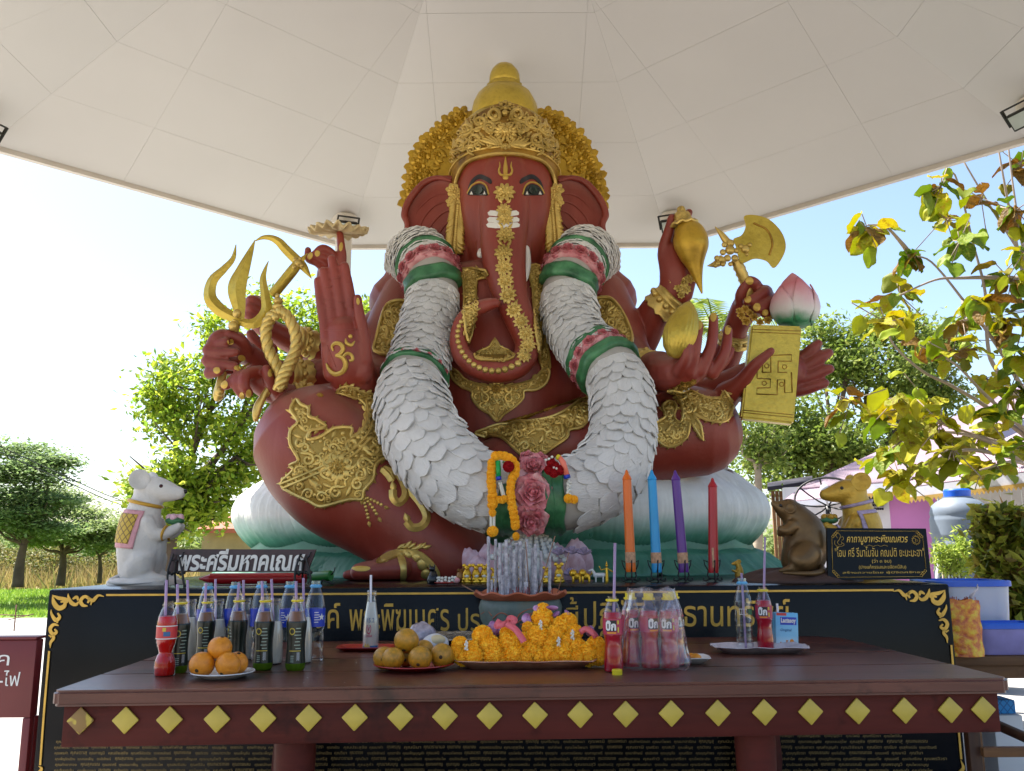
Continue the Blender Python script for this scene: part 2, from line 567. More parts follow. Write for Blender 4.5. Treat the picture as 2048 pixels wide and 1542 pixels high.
LEAF_P = leaf_mat('pale_feathery_leaves', ['#71874f', '#8a9a5e', '#9caa6e', '#768c58'], .5)
d = 13.5
tree('broadleaf_tree', 'tall bright green leafy tree rising behind the white mouse and the trident', 'tree', None,
 G(322, 1170, 0).lerp(P(322, 1200, d), 1) * 1, P(345, 1010, d),
 [blob(560, 640, d + .6, 75, 60), blob(470, 690, d, 80, 65), blob(640, 650, d + 1, 70, 70), blob(740, 680, d + 1.5, 60, 60),
 blob(400, 760, d, 85, 60), blob(520, 790, d + .4, 100, 70), blob(400, 860, d - .2, 90, 60), blob(480, 900, d, 90, 60),
 blob(340, 955, d - .4, 80, 45), blob(430, 985, d, 80, 45), blob(390, 1040, d - .2, 65, 30), blob(300, 990, d - .5, 40, 28),
 blob(620, 740, d + 1, 80, 80), blob(760, 640, d + 1.6, 40, 30), blob(350, 800, d, 50, 40)],
 LEAF_A, 46, 22, .058, (.17, .17, .12), .15, 11, .4)
gt = 'young flat topped trees along the lawn'
d = 22
tree('rain_tree', 'dark spreading flat topped tree at the far left of the lawn', 'tree', gt, P(36, 1166, d), P(48, 1088, d),
 [blob(20, 900, d, 70, 28), blob(-40, 950, d, 90, 35), blob(70, 940, d, 60, 26), blob(30, 990, d, 90, 30), blob(85, 1010, d - .5, 55, 24), blob(-20, 1040, d, 80, 28), blob(60, 1050, d, 50, 20), blob(100, 925, d, 30, 14)],
 LEAF_B, 85, 26, .06, (.3, .3, .06), .11, 21, 1.6)
d = 25
tree('rain_tree', 'pale sunlit flat topped tree between the dark tree and the white mouse', 'tree', gt, P(121, 1164, d), P(126, 1106, d),
 [blob(130, 990, d, 60, 28), blob(90, 1030, d, 60, 28), blob(170, 1020, d, 60, 28), blob(140, 1060, d, 85, 24), blob(205, 1060, d, 50, 22), blob(70, 1075, d, 45, 16), blob(180, 1085, d, 50, 12)],
 LEAF_P, 85, 26, .06, (.3, .3, .07), .1, 22, 1.4)
d = 27
tree('rain_tree', 'small thin tree partly hidden behind the white mouse statue', 'tree', gt, P(199, 1160, d), P(199, 1112, d),
 [blob(205, 1065, d, 42, 22), blob(190, 1090, d, 40, 14), blob(235, 1080, d, 35, 20)],
 LEAF_B, 80, 20, .06, (.25, .25, .08), .06, 23, 1.2)
# scrub beyond the lawn
C = crown_points([blob(u, 1128 - (i * 37 % 23), 33 + (i * 13 % 7), 34, 30) for i, u in enumerate(range(-60, 350, 26))], 34, 31)
link('scrub', leaf_mesh('scrub', C, 34, (.3, .3, .25), .075, 32, .3), LEAF_D, kind='stuff')
C = crown_points([blob(u, 1096 - (i * 29 % 17), 60 + (i * 17 % 20), 26, 14) for i, u in enumerate(range(-500, 2600, 34))], 22, 33)
link('treeline', leaf_mesh('treeline', C, 26, (.8, .8, .5), .22, 34, .3), LEAF_P, kind='stuff')
d = 17.5
tree('broadleaf_tree', 'large dense dull green tree behind the pink house and the gold tablet', 'tree', None, P(1640, 1180, d), P(1650, 980, d),
 [blob(1700, 700, d, 75, 55), blob(1790, 690, d + .5, 75, 50), blob(1650, 760, d, 80, 60), blob(1760, 770, d, 100, 65), blob(1860, 770, d + .5, 60, 60),
 blob(1600, 850, d, 80, 60), blob(1700, 860, d - .4, 100, 60), blob(1810, 860, d, 90, 60), blob(1580, 930, d - .3, 60, 45), blob(1660, 930, d, 80, 45),
 blob(1880, 700, d + 1, 40, 40), blob(1530, 905, d, 50, 40), blob(1760, 930, d, 80, 50)],
 LEAF_C, 80, 24, .06, (.24, .24, .16), .2, 41, .4)
d = 14
tree('bare_tree', 'half bare grey tree with sparse leaves beside the red knee', 'tree', None, P(1513, 1150, d), P(1516, 930, d),
 [blob(1495, 870, d, 28, 35), blob(1530, 860, d, 30, 40), blob(1510, 900, d, 30, 30), blob(1560, 900, d, 30, 30)],
 LEAF_C, 22, 14, .05, (.1, .1, .1), .07, 42, .3, BARK2, 7)
# palm peeping between conch and axe
def palm(loc, n, L, seed):
 g = random.Random(seed)
 t = thing('palm_tree', 'feathery palm top showing between the conch and the axe', 'palm', tuple(loc))
 mb = MB(); top = Vector(loc)
 base = Vector((loc[0], loc[1], 0))
 mb.tube([base, base.lerp(top, .5), top], [.16, .13, .11], 8)
 obj('trunk', mb, BARK, t)
 for k in range(n):
  a = 2 * PI * k / n + g.uniform(-.2, .2); el = g.uniform(.3, 1.25)
  dirv = Vector((math.cos(a) * math.cos(el), math.sin(a) * math.cos(el), math.sin(el)))
  pts = [top + dirv * L * s + Vector((0, 0, -.55 * L * s * s)) for s in (0, .25, .5, .75, 1)]
  f = MB(); f.tube(pts, [.02, .016, .012, .008, .004], 4)
  S = spline(pts, 6)
  for i, q in enumerate(S[2:]):
   q = Vector(q); tg = (Vector(S[min(i + 3, len(S) - 1)]) - Vector(S[i + 1])).normalized()
   sd_ = tg.cross(Vector((0, 0, 1))).normalized()
   for s in (-1, 1):
    e = q + (sd_ * s * .75 + tg * .45 + Vector((0, 0, -.35))).normalized() * L * .26
    f.add([q, q.lerp(e, .4) + tg * .018, e, q.lerp(e, .4) - tg * .018], [(0, 1, 2, 3)])
  obj('frond', f, LEAF_C, t, smooth=False)
palm(P(1428, 668, 15), 13, 1.5, 3)
# ------------------------------------------------------------ open pavilion over the statue
CX, CY, AP, EZ, SL = -.02, 4.35, 3.75, CZ + 2.9, .48
T8 = math.tan(PI / 8)
pav = thing('pavilion', 'open octagonal shelter with white pyramid ceiling over the statue', 'pavilion', (CX, CY, 0))
M['ceil'] = mat('ceiling_board_paint', '#c3c0bd', .62, var=.055, vs=.45, bump=.05, bs=6)
M['fascia'] = mat('roof_edge_paint', '#c9c2ba', .6, var=.06)
M['col'] = mat('column_paint', '#d3cdc4', .6, var=.08, vs=2, bump=.1)
def clip(poly, a, b, c):              # keep a*x + b*y <= c
 out = []
 for i, p in enumerate(poly):
  q = poly[(i + 1) % len(poly)]
  fp, fq = a * p[0] + b * p[1] - c, a * q[0] + b * q[1] - c
  if fp <= 0:
   out.append(p)
  if (fp < 0 < fq) or (fq < 0 < fp):
   t = fp / (fp - fq)
   out.append((p[0] + t * (q[0] - p[0]), p[1] + t * (q[1] - p[1])))
 return out
row = .541
for k in range(8):
 ang = k * PI / 4
 ex, ey = Vector((math.cos(ang), -math.sin(ang), 0)), Vector((math.sin(ang), math.cos(ang), 0))
 nrm = Vector((0, 0, 1)) * 1.0 + ey * SL
 nrm.normalize()
 g = .0007
 for j in range(7):
  r1, r0 = AP - j * row - g, max(.02, AP - (j + 1) * row + g)
  if r1 - r0 < .05:
   continue
  for i in range(-2, 3):
   t0, t1 = -.6 + 1.2 * i + g, .6 + 1.2 * i - g
   poly = clip([(t0, r0), (t1, r0), (t1, r1), (t0, r1)], 1, -T8, -.0004)
   poly = clip(poly, -1, -T8, -.0004)
   if len(poly) < 3:
    continue
   lift = rng.uniform(0, .0011)
   base = [Vector((CX, CY, EZ + (AP - r) * SL)) + ex * t + ey * r + nrm * lift for t, r in poly]
   n = len(base)
   mb = MB()
   mb.add(base + [p + nrm * .009 for p in base], [tuple(range(n)), tuple(range(2 * n - 1, n - 1, -1))] + [(q, (q + 1) % n, (q + 1) % n + n, q + n) for q in range(n)])
   obj('ceiling_panel', mb, M['ceil'], pav, smooth=False)
# roof deck above the boards, and edge trim round it
mb = MB()
def octr(r, z):
 return [Vector((CX, CY, z)) + Vector((math.sin((k + .5) * PI / 4), math.cos((k + .5) * PI / 4), 0)) * (r / math.cos(PI / 8)) for k in range(8)]
a, b = octr(AP + .05, EZ + .014), octr(.01, EZ + .014 + AP * SL)
c, e = octr(AP + .07, EZ + .11), octr(.01, EZ + .16 + AP * SL)
vs = a + b + c + e
fs = []
for k in range(8):
 q = (k + 1) % 8
 fs += [(k, q, 8 + q, 8 + k), (16 + k, 24 + k, 24 + q, 16 + q), (k, 16 + k, 16 + q, q)]
mb.add(vs, fs)
obj('roof', mb, M['ceil'], pav, smooth=False)
mb = MB()
a, b, c, e = octr(AP + .005, EZ - .035), octr(AP + .055, EZ - .035), octr(AP + .085, EZ + .12), octr(AP + .005, EZ + .012)
vs = a + b + c + e
fs = []
for k in range(8):
 q = (k + 1) % 8
 for s in range(3):
  fs.append((s * 8 + k, s * 8 + q, (s + 1) * 8 + q, (s + 1) * 8 + k))
 fs.append((24 + k, 24 + q, q, k))
mb.add(vs, fs)
obj('roof_edge', mb, M['fascia'], pav, smooth=False)
M['lamp_black'] = mat('lamp_housing_black', '#17150f', .5)
M['lamp_glass'] = mat('lamp_glass', '#b9c4c0', .15, spec=.8)
names = {0: 'far right post behind the conch', 7: 'far left post behind the flat disc', 1: 'right hand corner post', 6: 'left hand corner post'}
for k in range(8):
 a = (k + .5) * PI / 4
 rr = (AP - .3) / math.cos(PI / 8)
 c = Vector((CX + math.sin(a) * rr, CY + math.cos(a) * rr, 0))
 c = {0: Vector((1.52, 7.76, 0)), 7: Vector((-1.56, 7.76, 0)), 1: Vector((3.60, 5.55, 0)), 6: Vector((-3.72, 5.62, 0))}.get(k, c)
 q = c - Vector((CX, CY, 0))
 top = EZ + (AP - max(abs(q.x), abs(q.y), (abs(q.x) + abs(q.y)) * .7071)) * SL
 mb = MB()
 mb.lathe([(.15, 0), (.15, .25), (.082, .27), (.078, 1.5), (.076, top - .12), (.1, top - .1), (.1, top - .06), (.12, top - .05), (.12, top + .03)], 20, c)
 obj('column', mb, M['col'], pav, auto=40)
 if k in names:
  inw = Vector((-math.sin(a), -math.cos(a), 0))
  tilt = Matrix.Translation(c + inw * .15 + Vector((0, 0, top - .13))) @ Matrix.Rotation(math.atan2(inw.y, inw.x) - PI / 2, 4, 'Z') @ Matrix.Rotation(R(-38), 4, 'X')
  lamp = thing('floodlight', 'black framed floodlight mounted on the ' + names[k], 'floodlight', tuple(tilt.translation), 'floodlights under the shelter roof')
  mb = MB()
  mb.box(-.088, -.03, -.062, .088, .014, .062, .008, tilt)
  obj('housing', mb, M['lamp_black'], lamp, auto=30)
  mb = MB(); mb.box(-.072, .0145, -.047, .072, .019, .047, 0, tilt)
  obj('lens', mb, M['lamp_glass'], lamp, smooth=False)
  mb = MB()
  mb.box(-.102, -.012, -.02, -.0895, .012, .1, 0, tilt); mb.box(.0895, -.012, -.02, .102, .012, .1, 0, tilt); mb.box(-.102, -.012, .1005, .102, .012, .11, 0, tilt)
  obj('bracket', mb, M['lamp_black'], lamp, smooth=False)
# ------------------------------------------------------------ black plinth
PY0 = 4.2
PZ = CZ - .179
px0, px1 = P(97, 1177, PY0).x, P(1898, 1160, PY0).x
M['granite'] = NT('black_gloss_plinth').m
def granite():
 n = NT('polished_black_plinth')
 n.l(n.ramp(n.noise(3, 5), [(.3, lin('#07080b')), (.8, lin('#0d0e13'))]), n.b.inputs['Base Color'])
 rr = n.n('MapRange'); n.l(n.noise(2.5, 5), rr.inputs[0]); rr.inputs[3].default_value = .12; rr.inputs[4].default_value = .34
 n.l(rr.outputs[0], n.b.inputs['Roughness'])
 n.bump(n.noise(5, 3), .03, .01)
 n.set(Specular_IOR_Level=.16)
 return n.m
M['granite'] = granite()
M['gilt'] = mat('gilt_lettering', '#c7a046', .38, .35, var=.18, vs=12)
pl = thing('plinth', 'long black plinth with gold border and gilt Thai lettering under the statue', 'plinth', ((px0 + px1) / 2, PY0, 0))
mb = MB(); mb.box(px0, PY0, 0, px1, 8.0, PZ, .012)
obj('plinth_body', mb, M['granite'], pl, auto=30)
def ribbon(uvw, y, thick=.004, m=None, name='ornament', parent=None, mb=None):
 S = spline(uvw, 6)
 own = mb is None
 mb = mb or MB()
 L, Rr = [], []
 for i, s in enumerate(S):
  a, b = S[max(i - 1, 0)], S[min(i + 1, len(S) - 1)]
  t = np.array([b[0] - a[0], b[1] - a[1]]); t /= np.linalg.norm(t) + 1e-9
  nn = np.array([-t[1], t[0]]) * max(s[2], .25) / 2
  L.append(P(s[0] + nn[0], s[1] + nn[1], y)); Rr.append(P(s[0] - nn[0], s[1] - nn[1], y))
 n = len(S)
 dz = Vector((0, -thick, 0))
 vs = [p + dz for p in L] + [p + dz for p in Rr] + L + Rr
 fs = []
 for i in range(n - 1):
  fs += [(i, i + 1, n + i + 1, n + i), (2 * n + i, i, n + i, 3 * n + i) if i == 0 else (2 * n + i, 2 * n + i + 1, i + 1, i), (n + i, n + i + 1, 3 * n + i + 1, 3 * n + i)]
 mb.add(vs, fs)
 return mb
def corner(mx, name):
 mb = MB()
 X = (lambda u: u) if not mx else (lambda u: 1995 - u)
 V = (lambda v: v) if not mx else (lambda v: v - 10)
 for c in ([(106, 1192, 2), (109, 1206, 9), (118, 1216, 10), (129, 1212, 8), (130, 1203, 5), (122, 1204, 3)],
   [(105, 1190, 1), (118, 1196, 7), (134, 1199, 6), (135, 1206, 2)],
   [(137, 1187, 1), (138, 1195, 5), (144, 1206, 8), (153, 1209, 6), (158, 1203, 2)], [(146, 1198, 3), (154, 1194, 6), (157, 1201, 3)],
   [(176, 1212, 2), (166, 1210, 7), (162, 1201, 7), (170, 1193, 6), (179, 1198, 6), (176, 1206, 3)],
   [(176, 1194, 4), (186, 1201, 7), (197, 1191, 5), (209, 1193, 1)], [(184, 1203, 4), (182, 1210, 2)],
   [(103, 1219, 1), (104, 1228, 5), (112, 1240, 8), (120, 1234, 6), (116, 1226, 3)], [(111, 1238, 5), (116, 1246, 3)],
   [(118, 1251, 2), (108, 1249, 6), (101, 1258, 7), (106, 1268, 7), (114, 1264, 5), (110, 1258, 3)],
   [(106, 1268, 5), (108, 1276, 6), (102, 1285, 5), (101, 1296, 1)], [(98, 1270, 2), (104, 1274, 4)]):
  ribbon([(X(a), V(b), w) for a, b, w in c], PY0 - .001, .004, mb=mb)
 obj('corner_ornament', mb, M['gilt'], pl, smooth=False)
corner(False, 'l'); corner(True, 'r')
mb = MB()
ribbon([(213, 1190, 4), (1000, 1186, 4), (1787, 1180, 4)], PY0 - .001, .004, mb=mb)
ribbon([(99, 1302, 4), (89, 1420, 4), (81, 1530, 4)], PY0 - .001, .004, mb=mb)
ribbon([(1902, 1290, 4), (1913, 1420, 4), (1922, 1518, 4)], PY0 - .001, .004, mb=mb)
ribbon([(80, 1560, 2), (79, 1546, 6), (84, 1537, 5), (78, 1532, 1)], PY0 - .001, .004, mb=mb)
ribbon([(1922, 1560, 2), (1920, 1546, 8), (1926, 1535, 6), (1921, 1520, 1)], PY0 - .001, .004, mb=mb)
obj('gold_border', mb, M['gilt'], pl, smooth=False)
def text_mesh(s, res=3, extrude=0.0, shear=0.0, bold=0.0):
 c = bpy.data.curves.new('lettering', 'FONT')
 c.body = s; c.resolution_u = res; c.extrude = extrude; c.shear = shear; c.offset = bold
 o = bpy.data.objects.new('lettering', c)
 COL.objects.link(o)
 dg = bpy.context.evaluated_depsgraph_get()
 me = bpy.data.meshes.new_from_object(o.evaluated_get(dg), depsgraph=dg)
 bpy.data.objects.remove(o); bpy.data.curves.remove(c)
 return me
def text_on(name, s, a, b, c, m, parent, res=3, ext=.02, shear=0.0, bold=0.0, off=.002, mb=None):
 """Lettering that fills the box from world point a (lower left) to b (lower right) and c (upper left)."""
 me = text_mesh(s, res, ext, shear, bold)
 co = np.empty(len(me.vertices) * 3); me.vertices.foreach_get('co', co); co = co.reshape(-1, 3)
 lo, hi = co.min(0), co.max(0)
 X, Y = (b - a), (c - a)
 N = X.cross(Y).normalized()
 own = mb is None
 mb = mb or MB()
 k = Y.length / max(hi[1] - lo[1], 1e-6)
 vs = [a + X * float((p[0] - lo[0]) / (hi[0] - lo[0])) + Y * float((p[1] - lo[1]) / (hi[1] - lo[1])) + N * (off + float(p[2] - lo[2]) * k * .5) for p in co]
 mb.add(vs, [tuple(p.vertices) for p in me.polygons])
 bpy.data.meshes.remove(me)
 if own:
  return obj(name, mb, m, parent, smooth=False)
def text_px(s, u0, v0, u1, v1, y, mb, **k):
 text_on('t', s, P(u0, v1, y), P(u1, v1, y), P(u0, v0, y), None, None, mb=mb, **k)
mb = MB()
for s, u0, v0, u1, v1 in (('องค์', 600, 1206, 681, 1257), ('พระพิฆเนศร', 699, 1207, 899, 1262), ('ประทานพร', 916, 1216, 1100, 1262),
      ('นี', 1131, 1211, 1156, 1252), ('้', 1140, 1194, 1153, 1208), ('ปฏิบัติ', 1168, 1200, 1290, 1272), ('ธานทรัพย์', 1368, 1196, 1580, 1253)):
 mb = MB()
 text_px(s, u0, v0, u1, v1, PY0, mb, res=4, ext=.015, bold=0 if len(s) < 3 else .006)
 obj('lettering', mb, M['gilt'], pl, smooth=False)
syl = ['รณ', 'ชัย', 'วรา', 'สม', 'พร', 'นิ', 'มล', 'ทอง', 'กาญ', 'บุญ', 'ศรี', 'จัน', 'ดา', 'รัตน', 'เพ็ญ', 'สุ', 'วิ', 'ไพ', 'มา', 'นา', 'คำ', 'ลักษณ์', 'ประ', 'เกษ']
M['gilt_small'] = mat('gilt_small_lettering', '#8a7442', .5, .2, var=.2)
mb = MB()
tr = random.Random(5)
for j in range(8):
 v = 1472 + j * 11.5
 u = 138 if j == 0 else rng.uniform(108, 116)
 while u < (1850 if j else 1800):
  w = tr.uniform(24, 46)
  text_px('คุณ' + tr.choice(syl) + tr.choice(syl) + (tr.choice(syl) if w > 34 else ''), u, v - 4, u + w, v + 4, PY0, mb, res=1, ext=0)
  u += w + tr.uniform(5, 9)
obj('donor_lettering', mb, M['gilt_small'], pl, smooth=False, kind='stuff')
# ================================================================= STATUE
st = thing('deity_statue', 'huge seated red elephant headed deity statue with gold crown and white garland', 'statue', tuple(P(1005, 1155, 6.2)))
B = MB()
# torso, shoulders
chain(B, [(1005, 930, 6.45, 200), (1002, 840, 6.4, 205), (1000, 760, 6.38, 205), (1003, 670, 6.4, 192), (1006, 590, 6.45, 170), (1008, 540, 6.45, 120)], 5, 26)
chain(B, [(800, 605, 6.42, 62), (860, 570, 6.42, 75), (1005, 560, 6.45, 90), (1150, 570, 6.42, 75), (1212, 600, 6.42, 62)], 4, 20)
# upper arms (armlets sit on these), both sides
chain(B, [(822, 600, 6.3, 60), (790, 660, 6.15, 58), (768, 725, 5.95, 54), (752, 765, 5.75, 50), (725, 768, 5.45, 46)], 5, 20)   # to the open palm
chain(B, [(1195, 600, 6.3, 62), (1222, 655, 6.15, 60), (1250, 720, 5.95, 55), (1290, 745, 5.65, 45), (1320, 740, 5.4, 38)], 5, 20)  # to the coconut
def fingers(rows, seg=12):
 for r in rows:
  chain(B, r, 4, seg)
# open palm with upright fingers
chain(B, [(712, 775, 5.42, 46), (702, 735, 5.3, 46), (694, 695, 5.25, 42), (690, 668, 5.24, 38)], 4, 18)
chain(B, [(668, 745, 5.28, 22), (662, 700, 5.24, 20), (660, 668, 5.22, 17)], 4, 14)
chain(B, [(722, 745, 5.25, 24), (720, 700, 5.22, 20)], 3, 14)
fingers([[(655, 680, 5.2, 15), (649, 650, 5.2, 11), (642, 605, 5.19, 10.5), (636, 562, 5.19, 9)],
  [(668, 668, 5.21, 14), (666, 640, 5.2, 11.5), (656, 585, 5.19, 11), (647, 542, 5.18, 9.5)],
  [(686, 664, 5.21, 14), (684, 630, 5.2, 12), (673, 565, 5.19, 11), (664, 518, 5.18, 9.5)],
  [(706, 664, 5.21, 14), (706, 630, 5.2, 11.5), (697, 575, 5.19, 11), (689, 532, 5.18, 9.5)],
  [(728, 720, 5.22, 18), (727, 670, 5.17, 13), (719, 630, 5.14, 11), (715, 597, 5.13, 9)]])
# hand that balances the disc on one finger
chain(B, [(800, 640, 6.6, 55), (730, 680, 6.5, 42), (680, 650, 6.2, 34), (660, 600, 5.95, 28), (655, 555, 5.85, 22), (660, 532, 5.82, 22)], 4, 16)
fingers([[(678, 545, 5.8, 13), (684, 515, 5.78, 10), (682, 490, 5.77, 8.5), (680, 468, 5.77, 7.5)],
  [(655, 540, 5.8, 13), (634, 525, 5.74, 9), (617, 518, 5.74, 8), (616, 500, 5.76, 7)],
  [(660, 535, 5.8, 13), (650, 518, 5.72, 10), (628, 510, 5.7, 8.5), (620, 520, 5.72, 7)],
  [(668, 530, 5.8, 14), (662, 508, 5.74, 11), (645, 498, 5.7, 10), (632, 508, 5.7, 9)]])
# goad hand
chain(B, [(790, 680, 6.55, 52), (700, 700, 6.35, 38), (620, 695, 6.15, 29), (550, 665, 5.95, 22), (518, 640, 5.85, 22), (512, 610, 5.85, 20)], 4, 16)
fingers([[(518, 648, 5.82, 12), (500, 632, 5.78, 11), (493, 628, 5.8, 9)], [(520, 630, 5.82, 12), (502, 615, 5.77, 11), (494, 614, 5.8, 9)],
  [(520, 612, 5.82, 12), (505, 600, 5.78, 11), (497, 603, 5.8, 9)],
  [(540, 700, 5.85, 16), (520, 690, 5.78, 13), (506, 675, 5.74, 11), (502, 668, 5.73, 10)]])
# trident fist
chain(B, [(785, 745, 6.35, 50), (690, 745, 6.1, 37), (600, 755, 5.85, 29), (535, 735, 5.65, 23), (490, 705, 5.5, 24), (468, 700, 5.45, 30), (455, 705, 5.45, 32)], 4, 16)
fingers([[(478, 676, 5.42, 13), (440, 672, 5.34, 14), (424, 690, 5.34, 11), (452, 683, 5.3, 9)],
  [(470, 700, 5.42, 14), (430, 694, 5.34, 14), (418, 704, 5.32, 12), (470, 705, 5.3, 10)],
  [(470, 718, 5.42, 14), (428, 716, 5.34, 14), (416, 724, 5.32, 12), (468, 732, 5.3, 10)],
  [(466, 738, 5.42, 13), (428, 740, 5.34, 13), (418, 748, 5.32, 11), (440, 743, 5.29, 9)],
  [(492, 700, 5.45, 15), (482, 680, 5.38, 12), (458, 668, 5.34, 10)]])
# noose hand
chain(B, [(775, 790, 6.05, 44), (680, 800, 5.75, 36), (600, 800, 5.55, 29), (552, 785, 5.45, 25), (525, 765, 5.4, 26), (508, 755, 5.38, 24)], 4, 16)
fingers([[(505, 752, 5.36, 14), (478, 752, 5.3, 12), (458, 768, 5.27, 10.5), (450, 772, 5.27, 9)],
  [(512, 750, 5.35, 14), (482, 752, 5.27, 12), (474, 772, 5.25, 10.5), (484, 790, 5.27, 9)],
  [(520, 745, 5.35, 15), (494, 748, 5.25, 12), (488, 770, 5.22, 11), (498, 786, 5.25, 9)],
  [(560, 790, 5.4, 16), (545, 770, 5.33, 13), (535, 750, 5.29, 11), (532, 738, 5.28, 9)]])
# conch hand
chain(B, [(1190, 650, 6.6, 50), (1230, 720, 6.5, 44), (1270, 695, 6.3, 38), (1310, 625, 6.1, 33), (1345, 585, 6.0, 31), (1350, 545, 5.95, 31), (1340, 510, 5.95, 26)], 4, 18)
fingers([[(1335, 545, 5.95, 16), (1328, 500, 5.92, 13), (1338, 462, 5.88, 11), (1344, 436, 5.86, 9)],
  [(1350, 520, 5.98, 18), (1345, 480, 6.0, 13), (1362, 450, 6.0, 11), (1378, 425, 5.98, 8)],
  [(1370, 590, 5.95, 16), (1380, 560, 5.92, 13), (1388, 530, 5.9, 9)]])
# coconut hand
chain(B, [(1312, 742, 5.42, 36), (1340, 748, 5.3, 36), (1372, 742, 5.25, 34), (1395, 732, 5.25, 28)], 4, 16)
fingers([[(1358, 742, 5.18, 16), (1372, 715, 5.1, 11), (1374, 690, 5.09, 10), (1375, 670, 5.1, 9)],
  [(1378, 742, 5.18, 16), (1390, 705, 5.12, 11.5), (1394, 675, 5.12, 11), (1398, 651, 5.14, 9.5)],
  [(1400, 740, 5.2, 16), (1420, 700, 5.16, 12), (1426, 665, 5.17, 11), (1427, 635, 5.19, 9.5)],
  [(1425, 745, 5.24, 15), (1445, 715, 5.2, 12), (1453, 690, 5.2, 11), (1456, 661, 5.22, 9.5)],
  [(1430, 740, 5.3, 13), (1455, 715, 5.35, 10), (1462, 700, 5.36, 8)]])
# axe fist
chain(B, [(1230, 690, 6.6, 45), (1330, 770, 6.5, 38), (1420, 755, 6.3, 33), (1458, 700, 6.1, 28), (1472, 655, 6.0, 24), (1490, 618, 5.92, 28), (1505, 606, 5.9, 32)], 4, 16)
fingers([[(1515, 590, 5.88, 15), (1512, 570, 5.78, 12), (1500, 562, 5.76, 11), (1492, 564, 5.77, 9)],
  [(1530, 585, 5.88, 16), (1528, 585, 5.76, 13), (1505, 600, 5.72, 11), (1494, 603, 5.73, 9)],
  [(1540, 600, 5.88, 16), (1538, 605, 5.76, 13), (1520, 618, 5.72, 11), (1512, 614, 5.73, 9)],
  [(1542, 620, 5.88, 14), (1540, 628, 5.77, 11), (1530, 628, 5.73, 9), (1527, 626, 5.73, 8)],
  [(1485, 620, 5.9, 14), (1482, 590, 5.82, 12), (1495, 566, 5.77, 10), (1502, 562, 5.76, 9)]])
# tablet hand
chain(B, [(1250, 780, 6.4, 45), (1330, 800, 6.15, 36), (1400, 790, 5.9, 32), (1450, 775, 5.75, 32), (1490, 765, 5.65, 38), (1530, 755, 5.62, 40), (1575, 745, 5.62, 38)], 4, 16)
fingers([[(1455, 790, 5.6, 28), (1482, 765, 5.48, 17), (1510, 730, 5.38, 12), (1542, 702, 5.34, 8)],
  [(1580, 725, 5.62, 16), (1608, 712, 5.58, 13), (1625, 698, 5.55, 12), (1636, 687, 5.54, 9)],
  [(1582, 742, 5.62, 17), (1615, 732, 5.57, 14), (1640, 716, 5.54, 12.5), (1657, 706, 5.53, 10)],
  [(1580, 762, 5.62, 17), (1615, 755, 5.57, 14), (1645, 742, 5.54, 12), (1659, 738, 5.53, 10)],
  [(1575, 782, 5.62, 16), (1608, 779, 5.58, 13), (1632, 772, 5.55, 11), (1650, 766, 5.54, 9)]])
# raised leg (viewer's left): hip, knee, shin, ankle, foot
chain(B, [(860, 880, 6.3, 120), (770, 880, 5.9, 122), (690, 885, 5.6, 118), (640, 895, 5.45, 118)], 4, 26)
chain(B, [(632, 892, 5.42, 119), (655, 920, 5.4, 122), (700, 965, 5.38, 118), (790, 1035, 5.36, 98), (860, 1085, 5.34, 92), (905, 1125, 5.32, 82), (925, 1150, 5.32, 70)], 6, 28)
chain(B, [(900, 1135, 5.3, 62), (850, 1130, 5.22, 44), (800, 1133, 5.12, 32), (760, 1140, 5.08, 24)], 5, 18)
chain(B, [(900, 1150, 5.25, 45), (830, 1148, 5.16, 24), (760, 1150, 5.1, 16)], 4, 16)
fingers([[(800, 1138, 5.04, 21), (740, 1141, 5.0, 19), (718, 1144, 4.99, 17)], [(770, 1146, 5.14, 14), (718, 1148, 5.1, 12), (694, 1150, 5.09, 9)],
  [(770, 1148, 5.2, 13), (720, 1150, 5.18, 11), (698, 1152, 5.17, 8)]])
# folded leg (viewer's right)
chain(B, [(1120, 880, 6.3, 110), (1230, 862, 6.05, 104), (1330, 856, 5.85, 92), (1395, 862, 5.72, 86)], 5, 26)
chain(B, [(1398, 866, 5.72, 84), (1280, 885, 5.7, 78), (1150, 893, 5.62, 84), (1060, 908, 5.6, 66), (980, 925, 5.62, 44), (930, 930, 5.66, 34)], 5, 24)
# head, cheeks and trunk
chain(B, [(1011, 330, 6.15, 100), (1011, 385, 6.08, 101), (1011, 430, 6.03, 96), (1010, 480, 6.02, 84), (1009, 525, 6.05, 76)], 5, 26)
chain(B, [(935, 450, 6.02, 24), (938, 500, 6.02, 26), (945, 540, 6.05, 24)], 4, 14)
chain(B, [(1083, 450, 6.02, 24), (1080, 500, 6.02, 26), (1075, 540, 6.05, 24)], 4, 14)
chain(B, [(1011, 350, 5.86, 52), (1010, 400, 5.8, 54), (1008, 450, 5.74, 49), (1007, 500, 5.68, 46), (1012, 550, 5.62, 41), (1024, 600, 5.57, 34), (1042, 645, 5.53, 30), (1055, 690, 5.48, 25), (1040, 728, 5.42, 24),
  (1000, 742, 5.38, 24), (955, 735, 5.38, 22), (925, 712, 5.4, 19), (917, 680, 5.42, 18), (925, 645, 5.42, 17), (945, 622, 5.42, 16), (970, 611, 5.42, 14), (990, 606, 5.42, 11)], 5, 20)
chain(B, [(972, 430, 5.86, 20), (966, 480, 5.84, 15), (963, 503, 5.82, 12)], 4, 14)     # tusk sockets
chain(B, [(1044, 430, 5.86, 20), (1050, 480, 5.84, 16), (1052, 500, 5.82, 13)], 4, 14)
